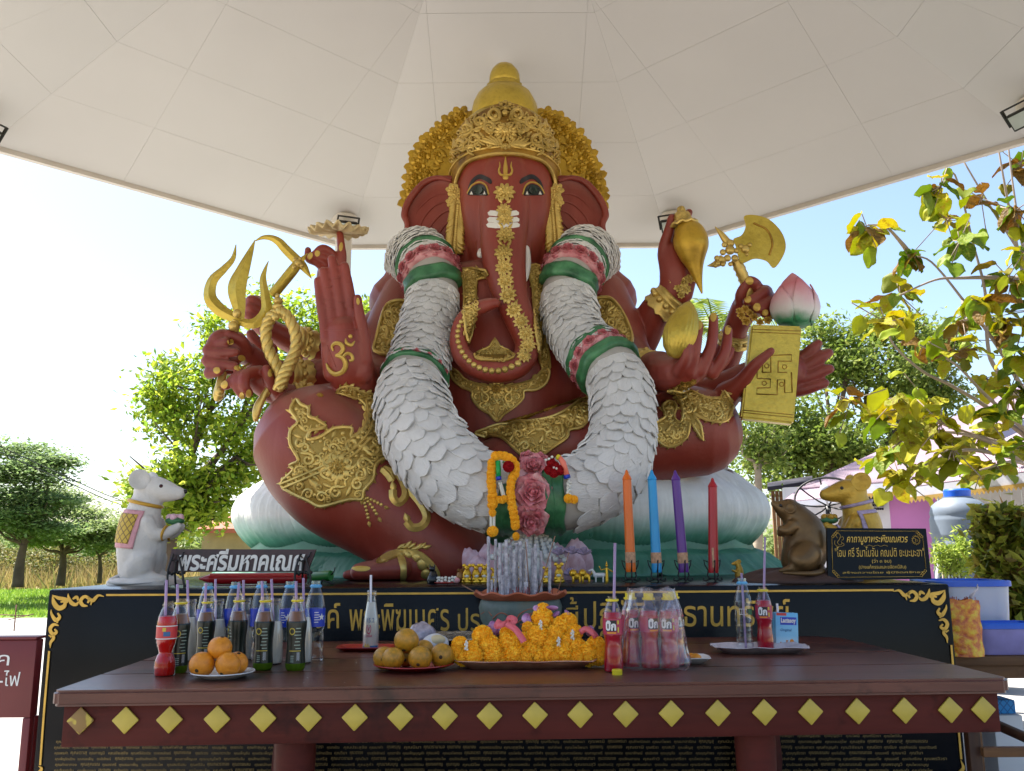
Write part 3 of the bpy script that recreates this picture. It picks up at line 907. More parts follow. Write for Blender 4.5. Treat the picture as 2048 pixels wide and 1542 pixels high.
# eye sockets stay shallow: brows
for s in (-1, 1):
 chain(B, [(1011 + s * 30, 362, 5.93, 14), (1011 + s * 55, 352, 5.96, 13), (1011 + s * 82, 362, 6.0, 12)], 4, 12)
body_mb = remesh(B, .0092, 4, 'body', .5)
body = obj('body', body_mb, M['red'], st)
BODY = BVHTree.FromPolygons(body_mb.v, body_mb.f)
# ------------------------------------------------------------ relief carved on surfaces
class Relief:
 def __init__(s, tree, dmax=None, dflat=None):
  s.t, s.mb, s.last, s.dflat = tree, MB(), None, dflat
 def hit(s, u, v):
  r = ray(u, v).normalized()
  if s.dflat is not None:
   return P(u, v, s.dflat), Vector((0, -1, 0))
  h = s.t.ray_cast(EYE, r)
  if h[0] is None:
   p = P(u, v, s.last if s.last else 6.0)
   n = s.t.find_nearest(p)
   return n[0], (n[1] if n[1].dot(r) < 0 else -n[1])
  n = h[1] if h[1].dot(r) < 0 else -h[1]
  s.last = h[0].y
  return h[0], n
 def k(s, p):
  return MP(p.y)
 def tube(s, pts, r, lift=.25, seg=6, taper=None, n=5, flat=1.0):
  S = spline(pts, n) if len(pts) > 2 else spline(pts, 2)
  Q, Rr = [], []
  m = len(S)
  for i, q in enumerate(S):
   p, nn = s.hit(q[0], q[1])
   rr = (q[2] if len(q) > 2 else r) * s.k(p)
   if taper:
    rr *= taper(i / (m - 1))
   Q.append(p + nn * rr * lift); Rr.append(max(rr, .0012))
  s.mb.tube(Q, Rr, seg)
 def dome(s, u, v, r, hgt=.7, seg=9):
  p, n = s.hit(u, v)
  rr = r * s.k(p)
  q = n.to_track_quat('Z', 'Y').to_matrix()
  prof = [(rr * 1.05, -rr * .2), (rr, rr * hgt * .25), (rr * .8, rr * hgt * .7), (rr * .4, rr * hgt * .96), (.0005, rr * hgt)]
  s.mb.lathe(prof, seg, p, q, cap=(False, True))
 def plate(s, outline, thick=4, step=10, spl=4, crown=0.0):
  O = [tuple(q[:2]) for q in (spline(outline, spl, True) if spl else outline)]
  us, vs_ = [q[0] for q in O], [q[1] for q in O]
  def inside(x, y):
   c = False
   for i in range(len(O)):
    (x1, y1), (x2, y2) = O[i - 1], O[i]
    if (y1 > y) != (y2 > y) and x < (x2 - x1) * (y - y1) / (y2 - y1) + x1:
     c = not c
   return c
  pts = list(O)
  y = min(vs_) + step * .5
  while y < max(vs_):
   x = min(us) + step * .5
   while x < max(us):
    if inside(x, y) and min((x - a) ** 2 + (y - b) ** 2 for a, b in O) > (step * .45) ** 2:
     pts.append((x, y))
    x += step
   y += step
  nO = len(O)
  res = delaunay_2d_cdt([Vector(p) for p in pts], [(i, (i + 1) % nO) for i in range(nO)], [list(range(nO))], 1, 1e-4)
  V2, F2 = res[0], res[2]
  top, bot = [], []
  for p2 in V2:
   p, n = s.hit(p2.x, p2.y)
   t = thick * s.k(p)
   if crown:
    dd = min((p2.x - a) ** 2 + (p2.y - b) ** 2 for a, b in O) ** .5
    t += min(dd, 14) / 14 * crown * s.k(p)
   top.append(p + n * t); bot.append(p - n * t * .8)
  N = len(V2)
  fs = [tuple(f) for f in F2]
  ed = {}
  for f in F2:
   for i in range(len(f)):
    a, b = f[i], f[(i + 1) % len(f)]
    ed[(a, b)] = 1
  sk = [(a, b, b + N, a + N) for (a, b) in ed if (b, a) not in ed]
  s.mb.add(top + bot, fs + sk)
  return O
 def rim(s, outline, r, spl=4, lift=.5):
  O = spline(outline, spl, True)
  O = [q for q in O] + [O[0]]
  Q, Rr = [], []
  for q in O:
   p, n = s.hit(q[0], q[1]); rr = r * s.k(p)
   Q.append(p + n * rr * lift); Rr.append(rr)
  s.mb.tube(Q, Rr, 6)
 def scroll(s, u, v, r, ang, hand=1, turns=1.15, w=None, tail=1.0):
  w = w or r * .33
  pts = []
  for i in range(3):
   q = (3 - i) / 3
   pts.append((u + math.cos(ang) * r - hand * -math.sin(ang) * 0 + math.cos(ang - hand * PI / 2) * r * tail * q * 1.1 + math.cos(ang) * r * .25 * q * q,
      v + math.sin(ang) * r + math.sin(ang - hand * PI / 2) * r * tail * q * 1.1 + math.sin(ang) * r * .25 * q * q))
  m = 9
  for i in range(m + 1):
   t = i / m
   a = ang + hand * t * turns * 2 * PI
   rr = r * (1 - .66 * t)
   pts.append((u + math.cos(a) * rr, v + math.sin(a) * rr))
  s.tube(pts, w, .35, 6, lambda t: .35 + .9 * math.sin(PI * min(1, t * .9 + .08)) ** .7 * (1 - .3 * t), 2)
  s.dome(pts[-1][0], pts[-1][1], w * 1.35, .9, 7)
 def leaf(s, u, v, L, W, ang, h=3.5):
  ca, sa = math.cos(ang), math.sin(ang)
  prof = [(0, .12), (.2, .75), (.45, 1), (.7, .7), (.88, .3), (1.0, .02)]
  rows = []
  for t, w in prof:
   cx, cy = u + ca * L * t, v + sa * L * t
   bend = math.sin(t * PI) * L * .08
   cx, cy = cx - sa * bend, cy + ca * bend
   row_ = []
   for q in (-1, -.5, 0, .5, 1):
    x, y = cx - sa * W * .5 * w * q, cy + ca * W * .5 * w * q
    p, n = s.hit(x, y)
    hh = (h * (1 - .45 * abs(q)) if abs(q) < 1 else -.8) * s.k(p)
    row_.append(p + n * hh)
   rows.append(row_)
  vs = [p for r_ in rows for p in r_]
  fs = [(i * 5 + j, i * 5 + j + 1, (i + 1) * 5 + j + 1, (i + 1) * 5 + j) for i in range(len(rows) - 1) for j in range(4)]
  s.mb.add(vs, fs)
 def flower(s, u, v, r, n=9, rings=2, squash=1.0, rot=0.0):
  p, nn = s.hit(u, v)
  k = s.k(p)
  up = Vector((0, 0, 1)); x = up.cross(nn)
  x = x.normalized() if x.length > 1e-4 else Vector((1, 0, 0))
  y = nn.cross(x)
  for ring in range(rings):
   R0 = r * k * (1 - .38 * ring)
   m = n if ring == 0 else max(6, n - 1)
   for i in range(m):
    a = 2 * PI * (i + .5 * ring) / m + rot
    d_ = x * math.cos(a) + y * math.sin(a)
    e_ = nn.cross(d_)
    W = R0 * 2.4 / m
    L0, L1 = R0 * .25, R0
    lift = k * r * (.10 + .13 * ring)
    vs = [p + d_ * L0 + nn * lift, p + d_ * (L0 + .45 * (L1 - L0)) + e_ * W + nn * lift * .9, p + d_ * (L0 + .5 * (L1 - L0)) + nn * (lift + k * r * .13),
     p + d_ * (L0 + .45 * (L1 - L0)) - e_ * W + nn * lift * .9, p + d_ * (L0 + .85 * (L1 - L0)) + e_ * W * .6 + nn * (lift + .05 * k * r), p + d_ * (L0 + .85 * (L1 - L0)) - e_ * W * .6 + nn * (lift + .05 * k * r), p + d_ * L1 * 1.06 + nn * lift * .5]
    s.mb.add(vs, [(0, 1, 2), (0, 2, 3), (1, 4, 2), (2, 5, 3), (2, 4, 6), (2, 6, 5)])
    vb = [q - nn * lift * 1.6 for q in (vs[1], vs[4], vs[6], vs[5], vs[3])]
    s.mb.add([vs[1], vs[4], vs[6], vs[5], vs[3]] + vb, [(i_, i_ + 1, i_ + 6, i_ + 5) for i_ in range(4)])
  q = nn.to_track_quat('Z', 'Y').to_matrix()
  rr = r * k * .34
  s.mb.lathe([(rr * 1.1, 0), (rr, rr * .75), (rr * .6, rr * 1.1), (rr * .25, rr * 1.0), (.0005, rr * 1.25)], 10, p, q, cap=(False, True))
 def fill(s, outline, size, seed, gap=1.55, spl=4, mirror=None, beads=.3, leaves=.2):
  g = random.Random(seed)
  O = [tuple(q[:2]) for q in (spline(outline, spl, True) if spl else outline)]
  us, vs_ = [q[0] for q in O], [q[1] for q in O]
  def inside(x, y):
   c = False
   for i in range(len(O)):
    (x1, y1), (x2, y2) = O[i - 1], O[i]
    if (y1 > y) != (y2 > y) and x < (x2 - x1) * (y - y1) / (y2 - y1) + x1:
     c = not c
   return c
  got = []
  for _ in range(2600):
   x, y = g.uniform(min(us), max(us)), g.uniform(min(vs_), max(vs_))
   r = size * g.choice((1, 1, .8, .6))
   if mirror is not None and x > mirror - r * .6:
    continue
   if not inside(x, y) or min((x - a) ** 2 + (y - b) ** 2 for a, b in O) < (r * .95) ** 2:
    continue
   if any((x - a) ** 2 + (y - b) ** 2 < ((r + c) * gap * .62) ** 2 for a, b, c in got):
    continue
   got.append((x, y, r))
  for x, y, r in got:
   a, h, typ = g.uniform(0, 2 * PI), g.choice((-1, 1)), g.random()
   for mir in ((0, 1) if mirror is not None else (0,)):
    X = x if not mir else 2 * mirror - x
    A, H = (a, h) if not mir else (PI - a, -h)
    if typ < beads and r < size * .9:
     s.dome(X, y, r * .55, .8)
    elif typ > 1 - leaves:
     s.leaf(X - math.cos(A) * r, y - math.sin(A) * r, r * 2.2, r * 1.1, A, r * .35)
    else:
     s.scroll(X, y, r * .8, A, H)
  for _ in range(900):                 # small beads in the gaps
   x, y = g.uniform(min(us), max(us)), g.uniform(min(vs_), max(vs_))
   r = size * .26
   if not inside(x, y) or min((x - a) ** 2 + (y - b) ** 2 for a, b in O) < (r * 1.3) ** 2:
    continue
   if any((x - a) ** 2 + (y - b) ** 2 < (r + c * 1.02) ** 2 for a, b, c in got):
    continue
   got.append((x, y, r))
   s.dome(x, y, r, .8, 7)
   if mirror is not None:
    pass
 def beads(s, pts, r, gap=2.05, r1=None):
  S = spline(pts, 12)
  L = [0]
  for a, b in zip(S[:-1], S[1:]):
   L.append(L[-1] + math.hypot(b[0] - a[0], b[1] - a[1]))
  t = 0
  while t < L[-1]:
   i = max(k for k in range(len(L)) if L[k] <= t)
   i = min(i, len(S) - 2)
   f = (t - L[i]) / max(1e-6, L[i + 1] - L[i])
   rr = r if r1 is None else r + (r1 - r) * t / L[-1]
   s.dome(S[i][0] + (S[i + 1][0] - S[i][0]) * f, S[i][1] + (S[i + 1][1] - S[i][1]) * f, rr, .8, 8)
   t += rr * gap
 def done(s, name, m, parent, auto=None, kind=None, label=None):
  return obj(name, s.mb, m, parent, True, kind, auto or 50, label)
# fingernails and toe nail
rel = None
for (u, v, w, h, ang) in [(461, 684, 8, 6, .1), (483, 716, 9, 6, .2), (475, 736, 9, 5, .1), (434, 741, 8, 6, 0), (449, 769, 8, 7, -.8), (484, 791, 6, 7, 0), (497, 787, 6, 8, 0), (541, 745, 6, 9, .3),
      (682, 494, 4, 9, .1), (621, 512, 5, 7, .5), (635, 507, 6, 6, .3), (716, 603, 3.5, 7, -.1),
      (1374, 670, 6.5, 9, 0), (1398, 650, 7, 10, .1), (1427, 634, 6.5, 10, .1), (1456, 660, 6.5, 10, .2), (1499, 562, 9, 7, .2), (1496, 599, 8, 6.5, -.2), (1514, 614, 8, 8, -.4), (1530, 625, 7, 6, -.4)]:
 rel = Relief(BODY)
 O = [(u + math.cos(t) * w * (.85 + .3 * math.cos(4 * t) * 0) * math.cos(ang) - math.sin(t) * h * math.sin(ang), v + math.cos(t) * w * math.sin(ang) + math.sin(t) * h * math.cos(ang)) for t in [2 * PI * i / 12 for i in range(12)]]
 rel.plate(O, 1.6, 4, 0, 1.5)
 rel.done('fingernail', M['nail'], st)
rel = Relief(BODY)
rel.plate([(704, 1137), (714, 1133), (734, 1133), (741, 1137), (732, 1142), (713, 1142)], 1.5, 4, 2, 1)
rel.done('toenail', M['nail'], st)
# ------------------------------------------------------------ ears
def ear(sx):
 mb = MB()
 X = lambda u: 1010 + sx * (u - 1010)
 O = spline([(915, 368), (882, 351), (850, 359), (822, 385), (806, 414), (802, 432), (809, 450), (806, 474), (812, 502), (830, 528), (868, 545), (912, 532), (925, 500)], 5, True)
 cx, cy = 878, 440
 ringn = 9
 rows = []
 n = len(O)
 for q in range(ringn + 1):
  f = q / ringn
  rows.append([(cx + (o[0] - cx) * f, cy + (o[1] - cy) * f, f) for o in O])
 def pt(u, v, f, back):
  dd = 6.12 + .10 * max(0, (905 - u) / 100) - .05 * f ** 6 + (.06 if back else 0)
  w = .012 * math.sin(((u - 800) * .055 + (v - 400) * .03)) * (1 - f ** 4)
  return P(X(u), v, dd + w)
 for back in (0, 1):
  vs = [pt(u, v, f, back) for r_ in rows for (u, v, f) in r_]
  fs = []
  for q in range(ringn):
   for i in range(n):
    j = (i + 1) % n
    face = (q * n + i, q * n + j, (q + 1) * n + j, (q + 1) * n + i)
    fs.append(face)
  mb.add(vs, fs)
 nv = (ringn + 1) * n
 mb.f += [(ringn * n + i, ringn * n + (i + 1) % n, nv + ringn * n + (i + 1) % n, nv + ringn * n + i) for i in range(n)]
 # rolled rim and raised ribs
 rim = spline([(905, 364), (880, 357), (852, 365), (828, 389), (813, 415), (810, 434), (816, 450), (813, 474), (820, 500), (838, 523)], 5)
 mb.tube([pt(u, v, .9, 0) - Vector((0, .012, 0)) for u, v in rim], [MP(6) * (2 + 6 * math.sin(PI * min(1, i / len(rim) + .1))) for i in range(len(rim))], 8)
 for c in ([(900, 387), (868, 392), (840, 415), (826, 440)], [(900, 402), (872, 410), (848, 435), (836, 470)], [(902, 420), (880, 430), (858, 458), (850, 492)], [(903, 440), (886, 455), (872, 478), (866, 505)]):
  S = spline(c, 6)
  mb.tube([pt(u, v, .5, 0) for u, v in S], [MP(6) * 2.6 * math.sin(PI * (.08 + .9 * i / len(S))) for i in range(len(S))], 6)
 return obj('ear', mb, M['red'], st)
ear(1); ear(-1)
# ------------------------------------------------------------ face paint
def patch(name, outline, m, thick=1.2, step=5, spl=4, crown=0, parent=None, tree=None):
 r = Relief(tree or BODY)
 r.plate(outline, thick, step, spl, crown)
 return r.done(name, m, parent or st)
M['eye_black'] = mat('eye_black_gloss', '#07080a', .15)
M['eye_white'] = mat('eye_white_gloss', '#d9d6d0', .2)
M['iris'] = mat('iris_green', '#16281e', .12, var=.5, vs=20)
M['brow'] = mat('brow_black', '#14131a', .35)
for s, cx in ((1, 957), (-1, 1066)):
 X = lambda du: cx + s * du
 e = patch('eye', [(X(-21), 389), (X(-12), 374), (X(2), 368), (X(14), 374), (X(19), 390), (X(8), 391), (X(-8), 391)], M['eye_black'], 1.2, 5, 4, 1.5)
 patch('eye_white', [(X(-16), 389.5), (X(-12.5), 383), (X(-10), 389.5)], M['eye_white'], 2.4, 3, 0, 0, e)
 patch('eye_white', [(X(16), 389.5), (X(13.5), 383), (X(11), 389.5)], M['eye_white'], 2.4, 3, 0, 0, e)
 patch('iris', [(X(1) + 9.5 * math.cos(t), 380 + 9 * math.sin(t)) for t in [i * PI / 6 for i in range(12)]], M['iris'], 3.6, 4, 0, .8, e)
 r = Relief(BODY); r.tube([(X(-22), 387), (X(-13), 371), (X(2), 364.5), (X(15), 371), (X(21), 389)], 1.8); r.done('eyeliner', M['nail'], st)
 patch('eyebrow', [(X(-20), 379), (X(-14), 361), (X(2), 349), (X(20), 355), (X(27), 362), (X(24), 368), (X(10), 360), (X(-4), 360)], M['brow'], 1.3, 5, 4, 1)
for i, v in enumerate((426, 439, 450)):
 patch('forehead_stripe', [(981 - i * 1.5, v - 5), (1010, v - 2), (1032 + i, v - 5), (1037 + i * .5, v + 4), (1010, v + 7), (978 - i, v + 5)], M['white'], 1.0, 5, 2)
# forehead trident
r = Relief(BODY)
r.tube([(1011, 350, 4), (1011, 338, 5), (1011, 325, 3), (1011, 313, .8)], 3)
for s in (-1, 1):
 r.tube([(1011, 350, 2.5), (1011 + s * 9, 350, 2.6), (1011 + s * 13, 342, 2.4), (1011 + s * 11, 333, 2), (1011 + s * 12, 324, .8)], 2)
r.dome(1011, 355, 6, .6)
r.done('forehead_trident', M['nail'], st)
# tusks
mb = MB(); chain(mb, [(1051, 498, 5.8, 9), (1053, 525, 5.74, 9.5), (1050, 552, 5.68, 8), (1045, 568, 5.65, 4.5)], 5, 14)
obj('tusk', mb, M['tusk'], st)
mb = MB(); chain(mb, [(963, 503, 5.8, 8), (961, 509, 5.76, 7.5)], 3, 14)
obj('tusk', mb, M['tusk'], st, label='short broken white tusk')
# flower chain down the trunk
r = Relief(BODY)
fl = [(1009, 385, 22), (1008, 420, 16), (1010, 437, 17), (1011, 470, 19), (1007, 505, 19), (1008, 535, 18), (1011, 562, 17), (1016, 590, 18), (1028, 620, 17), (1042, 643, 16), (1052, 667, 16), (1056, 690, 16), (1048, 712, 15)]
for i, (u, v, q) in enumerate(fl):
 r.flower(u, v, q, 10, 2, rot=i * .7)
 if i < 12:
  u2, v2 = fl[i + 1][0], fl[i + 1][1]
  for s in (-1, 1):
   r.leaf((u + u2) / 2 + s * 4, (v + v2) / 2 + 4, 15, 8, -PI / 2 + s * .75, 3)
r.done('trunk_flower_chain', M['gold'], st)
r = Relief(BODY)
r.beads([(1036, 727), (1010, 739), (985, 742), (960, 736), (938, 722), (922, 700), (915, 676), (918, 652), (928, 636), (938, 622)], 7.2, 2.0, 4.5)
r.done('trunk_beads', M['gold'], st)
# ------------------------------------------------------------ halo and crown
mb = MB()
c0, k = P(1008, 397, 6.42), MP(6.42)
Mh = Matrix.Rotation(PI / 2, 3, 'X')
mb.lathe([(.001, 0), (192 * k, 0), (198 * k, .02), (198 * k, .07), (.001, .09)], 64, c0, Mh, cap=(False, False))
halo = obj('halo', mb, M['gold_deep'], st, auto=30)
hb = BVHTree.FromPolygons(mb.v, mb.f)
g = random.Random(4)
for i in range(29):
 a = R(-8) + i / 28 * R(196)
 if R(68) < a < R(112):
  continue
 for q, (rr, sz) in enumerate(((183, 27), (161, 21))):
  if q == 1 and i % 2:
   continue
  rel = Relief(hb)
  u, v = 1008 + rr * math.cos(a + q * .03), 397 - rr * math.sin(a + q * .03)
  rel.last = 6.35
  rel.flower(u, v, sz * g.uniform(.9, 1.15), 7, 3, rot=g.uniform(0, 6))
  if q == 0:
   for da in (-.06, .06):
    p_, L_ = (1008 + 186 * math.cos(a + da), 397 - 186 * math.sin(a + da)), 24
    rel.leaf(p_[0], p_[1], L_, 17, -(a + da), 5)
    p_ = (1008 + 160 * math.cos(a + da), 397 - 160 * math.sin(a + da))
    rel.leaf(p_[0], p_[1], 20, 14, -(a + da) + PI + g.uniform(-.5, .5), 4)
  rel.done('halo_flower', M['gold_deep'], halo)
# helmet, bun and finial: turned about the head's axis
ax = P(1010, 340, 6.22)
def zat(v, d=6.1):
 return P(1010, v, d).z
kk = MP(6.15)
mb = MB()
prof = [(108, 400), (110, 350), (108, 300), (100, 262), (86, 238), (72, 226)]
mb.lathe([(r_ * kk, zat(v)) for r_, v in prof], 48, (ax.x, ax.y, 0), fn=lambda r_, z, t: (r_ * (1.0 if math.sin(t) < 0 else .95), z))
helmet_mb = mb
MBdeep = MB()
crown = obj('crown', mb, M['gold_streak'], st)
mb = MB()
prof = [(60, 238), (70, 226), (70, 208), (67, 195), (58, 178), (46, 168), (38, 166)]
mb.lathe([(r_ * kk, zat(v)) for r_, v in prof], 48, (ax.x, ax.y, 0), fn=lambda r_, z, t: (r_ * (1 + .012 * math.sin(t * 34)), z))
obj('bun', mb, M['gold_streak'], crown)
mb = MB()
prof = [(36, 171), (42, 168), (39, 163), (37, 161), (38, 157), (35, 155)]
mb.lathe([(r_ * kk, zat(v)) for r_, v in prof], 40, (ax.x, ax.y, 0), fn=lambda r_, z, t: (r_ * (1 + .03 * math.sin(t * 17)), z + .004 * math.sin(t * 11)))
prof = [(30, 156), (33, 148), (32, 136), (28, 126), (20, 117), (10, 112), (2, 109.5)]
mb.lathe([(r_ * kk, zat(v)) for r_, v in prof], 36, (ax.x, ax.y, 0), fn=lambda r_, z, t: (r_ * (1 + .012 * math.sin(t * 26)), z))
obj('finial', mb, M['gold_streak'], crown)
# carved front of the crown, laid on helmet and head
both_v = helmet_mb.v + body_mb.v
both_f = helmet_mb.f + [tuple(i + len(helmet_mb.v) for i in f) for f in body_mb.f]
HEAD = BVHTree.FromPolygons(both_v, both_f)
tiara = [(903, 420), (898, 385), (900, 345), (903, 300), (912, 272), (925, 255), (940, 240), (958, 232), (975, 222), (990, 214), (1004, 205), (1012, 192), (1020, 205), (1034, 214), (1050, 222), (1066, 232), (1082, 240), (1096, 255), (1108, 272), (1116, 300), (1119, 345), (1120, 385), (1114, 420),
  (1108, 385), (1102, 352), (1085, 328), (1050, 317), (1011, 314), (972, 317), (937, 328), (920, 352), (913, 385)]
r = Relief(HEAD)
r.plate(tiara, 6, 9, 0)
r.done('crown_front', M['gold_dark'], crown)
r = Relief(HEAD)
r.tube([(909, 420), (914, 385), (921, 352), (938, 327), (972, 315), (1011, 312), (1050, 315), (1084, 327), (1101, 352), (1107, 385), (1111, 420)], 3.4, 1.9)
r.tube([(903, 400), (905, 350), (918, 325), (945, 308), (975, 301), (1011, 298), (1046, 301), (1075, 308), (1102, 325), (1115, 350), (1116, 400)], 2.4, 2.8)
r.beads([(912, 345), (926, 324), (950, 313), (980, 308), (1011, 306), (1042, 308), (1070, 313), (1094, 324), (1108, 345)], 4.4, 2.25)
r.mb.v = [tuple(p) for p in r.mb.v]
up_t = [(905, 335), (904, 300), (914, 273), (927, 257), (942, 243), (960, 235), (977, 225), (992, 216), (1004, 208), (1011, 200), (1018, 208), (1032, 216), (1048, 225), (1064, 235), (1080, 243), (1094, 257), (1106, 273), (1115, 300), (1114, 335), (1090, 312), (1050, 296), (1011, 293), (970, 296), (930, 312)]
class Lift(Relief):
 def hit(s, u, v):
  p, n = Relief.hit(s, u, v)
  return p + n * .026, n
r2 = Lift(HEAD)
r2.mb = r.mb
r2.fill(up_t, 9, 5, 1.05, 0, 1011, .1, .25)
for s in (-1, 1):
 X = lambda q: 1011 + s * q
 r2.scroll(X(22), 236, 13, PI / 2 if s > 0 else PI / 2, s, 1.2, 3.8)
 r2.scroll(X(48), 250, 13, PI / 2, s, 1.2, 3.8)
 r2.scroll(X(72), 262, 12, PI / 2, s, 1.2, 3.6)
 r2.scroll(X(30), 262, 11, -PI / 2, -s, 1.2, 3.4)
 r2.scroll(X(58), 284, 12, PI / 2, s, 1.2, 3.4)
 r2.scroll(X(84), 292, 10, PI / 2, s, 1.2, 3.2)
 for q in range(5):
  r2.leaf(X(6 + q * 3), 300 - q, 26 + q * 3, 9, -PI / 2 + s * (.5 + q * .2), 4)
r2.flower(1011, 270, 25, 14, 2)
r2.flower(1011, 300, 13, 8, 2)
for (u, v, q) in ((1011, 205, 7), (1003, 214, 5), (1019, 214, 5), (1011, 222, 6), (1011, 196, 5), (1011, 190, 3)):
 r2.dome(u, v, q, .9)
r2.done('crown_filigree', M['gold'], crown)
# side ornaments: ear flowers and leaf chains
for s in (-1, 1):
 X = lambda q: 1010 + s * q
 FL = Relief(None, dflat=5.93)
 for (q, v, sz) in ((104, 380, 15), (99, 396, 15), (107, 404, 12), (94, 384, 10)):
  FL.flower(X(q), v, sz, 6, 2, rot=v)
 g = random.Random(8)
 for i in range(20):
  v = 412 + i * 4.6
  for q in (-1, 1):
   FL.leaf(X(94 + q * 4 + i * .4), v - 6, 17 + i * .2, 14, PI / 2 - s * q * (.85 + g.uniform(-.15, .2)), 5)
  FL.dome(X(94 + i * .4), v, 4.5, .9)
 FL.leaf(X(104), 496, 34, 17, PI / 2 - s * -.2, 6); FL.leaf(X(112), 486, 26, 14, PI / 2 - s * .5, 5)
 FL.done('ear_pendant', M['gold'], st)
# ------------------------------------------------------------ body jewellery
def panel(name, outline, seed, size=9, thick=4, rim=3.2, spl=3, flowers=(), mirror=None, bg='gold_mid', extra=None, tree=None, step=9, flames=0):
 r = Relief(tree or BODY)
 r.plate(outline, thick, step, spl)
 base = r.done(name, M[bg], st)
 r = Relief(tree or BODY)
 q = Lift2(tree or BODY, thick)
 q.rim(outline, rim, spl, .5)
 if flames:
  O = spline(outline, 8, True); acc = 0
  A_ = sum(O[i - 1][0] * O[i][1] - O[i][0] * O[i - 1][1] for i in range(len(O)))
  for i in range(len(O)):
   a_, b_ = O[i - 1], O[i]; acc += math.hypot(b_[0] - a_[0], b_[1] - a_[1])
   if acc > flames:
    acc = 0; th = math.atan2(b_[1] - a_[1], b_[0] - a_[0]) + (-1 if A_ > 0 else 1) * .75
    r.leaf(b_[0] - math.cos(th) * 5, b_[1] - math.sin(th) * 5, flames * 1.15, flames * .62, th, 4.5)
 for (u, v, s) in flowers:
  q.flower(u, v, s, 10, 3)
 q.fill(outline, size, seed, .92, spl, mirror, .12, .22)
 if extra:
  extra(q)
 q.done('filigree', M['gold'], base)
 if flames:
  r.done('flame_edge', M['gold'], base)
 return base
class Lift2(Relief):
 def __init__(s, tree, t):
  Relief.__init__(s, tree); s.tt = t
 def hit(s, u, v):
  p, n = Relief.hit(s, u, v)
  return p + n * s.tt * MP(p.y), n
# raised knee
def knee_extra(q):
 q.beads([(570, 958), (610, 940), (650, 920), (690, 900), (722, 868), (736, 835), (737, 800)], 6, 2.0)
 q.tube([(566, 966), (610, 949), (655, 929), (700, 905), (732, 872), (745, 835)], 3.2, .8)
 q.tube([(571, 974), (612, 957), (660, 937), (706, 912), (738, 880)], 3.2, .8)
panel('knee_ornament', [(583, 822), (594, 803), (603, 813), (618, 820), (619, 836), (633, 841), (652, 855), (640, 860), (622, 864), (617, 880), (640, 876), (662, 862), (678, 858), (702, 860), (700, 878), (722, 862), (733, 835), (729, 800), (738, 795), (745, 820),
      (760, 850), (772, 880), (775, 915), (760, 922), (748, 935), (745, 960), (728, 980), (724, 998), (700, 998), (660, 1008), (640, 1010), (618, 998), (590, 985), (566, 966), (590, 940), (583, 930), (600, 920), (584, 890), (584, 862), (598, 846)],
 61, 15, 4, 3.6, 3, [(676, 935, 27), (603, 826, 9), (641, 855, 8)], None, 'gold_mid', knee_extra, flames=15)
r = Relief(BODY)
for pts in ([(727, 999), (733, 1020), (738, 1042)], [(731, 997), (745, 1015), (757, 1034)], [(735, 996), (752, 1004), (768, 1012)]):
 r.beads(pts, 3.6, 2.1); r.leaf(pts[-1][0], pts[-1][1], 12, 9, math.atan2(pts[-1][1] - pts[1][1], pts[-1][0] - pts[1][0]), 4)
for pts in ([(770, 935), (795, 950), (808, 972), (810, 992), (798, 1005), (787, 996), (786, 980)], [(785, 935), (815, 975), (843, 1010), (853, 1035), (843, 1052), (824, 1055), (813, 1043)], [(764, 938), (776, 950), (784, 962)]):
 r.tube([(a, b, 9) for a, b in pts], 9, -.35); r.beads(pts, 4.0, 2.2)
 r.leaf(pts[-1][0] + 2, pts[-1][1] + 2, 20, 16, -PI / 2 - .3, 5)
r.done('shin_pendants', M['gold'], st)
panel('thigh_leaf_band', [(676, 783), (690, 770), (706, 772), (722, 782), (742, 786), (750, 802), (748, 828), (738, 836), (728, 812), (706, 794)], 62, 7, 4, 2.5, 3, flames=11)
panel('thigh_ornament', [(1338, 778), (1378, 784), (1410, 798), (1440, 798), (1452, 782), (1461, 800), (1458, 833), (1440, 845), (1408, 840), (1388, 828), (1400, 850), (1404, 880), (1392, 862), (1380, 848), (1374, 872), (1352, 890), (1327, 891), (1308, 872), (1310, 848), (1330, 836), (1325, 816), (1340, 806), (1353, 815), (1348, 836), (1360, 846), (1366, 828), (1360, 805)],
 63, 9, 4, 2.8, 3, [(1341, 820, 8)], None, 'gold_mid', lambda q: (q.beads([(1345, 790), (1365, 812), (1368, 840), (1355, 868), (1332, 872), (1322, 858)], 4.5, 2.1), q.beads([(1392, 806), (1412, 818), (1436, 824), (1450, 815)], 4.5, 2.2)), flames=12)
panel('belly_ornament', [(903, 738), (908, 758), (925, 774), (945, 783), (946, 796), (960, 815), (980, 828), (994, 842), (1008, 828), (1030, 812), (1045, 796), (1047, 782), (1070, 780), (1090, 766), (1096, 742), (1084, 740), (1060, 762), (1000, 774), (940, 764), (918, 745)],
 64, 10.5, 4, 3, 3, [(993, 778, 17)], 994)
panel('shin_ornament', [(952, 866), (972, 857), (1000, 848), (1054, 846), (1097, 839), (1129, 826), (1170, 800), (1188, 800), (1182, 826), (1165, 855), (1139, 862), (1134, 876), (1106, 895), (1064, 922), (1041, 907), (1019, 888), (1003, 877), (973, 874)],
 65, 11, 4, 3, 3, [(1074, 852, 17)])
panel('necklace_band', [(918, 541), (975, 541), (972, 558), (955, 562), (953, 600), (950, 645), (938, 690), (928, 660), (930, 600), (928, 565)], 66, 6, 3.5, 2.5, 2, (), None, 'gold_mid', lambda q: q.beads([(939, 565), (940, 610), (938, 650)], 4, 2.1))
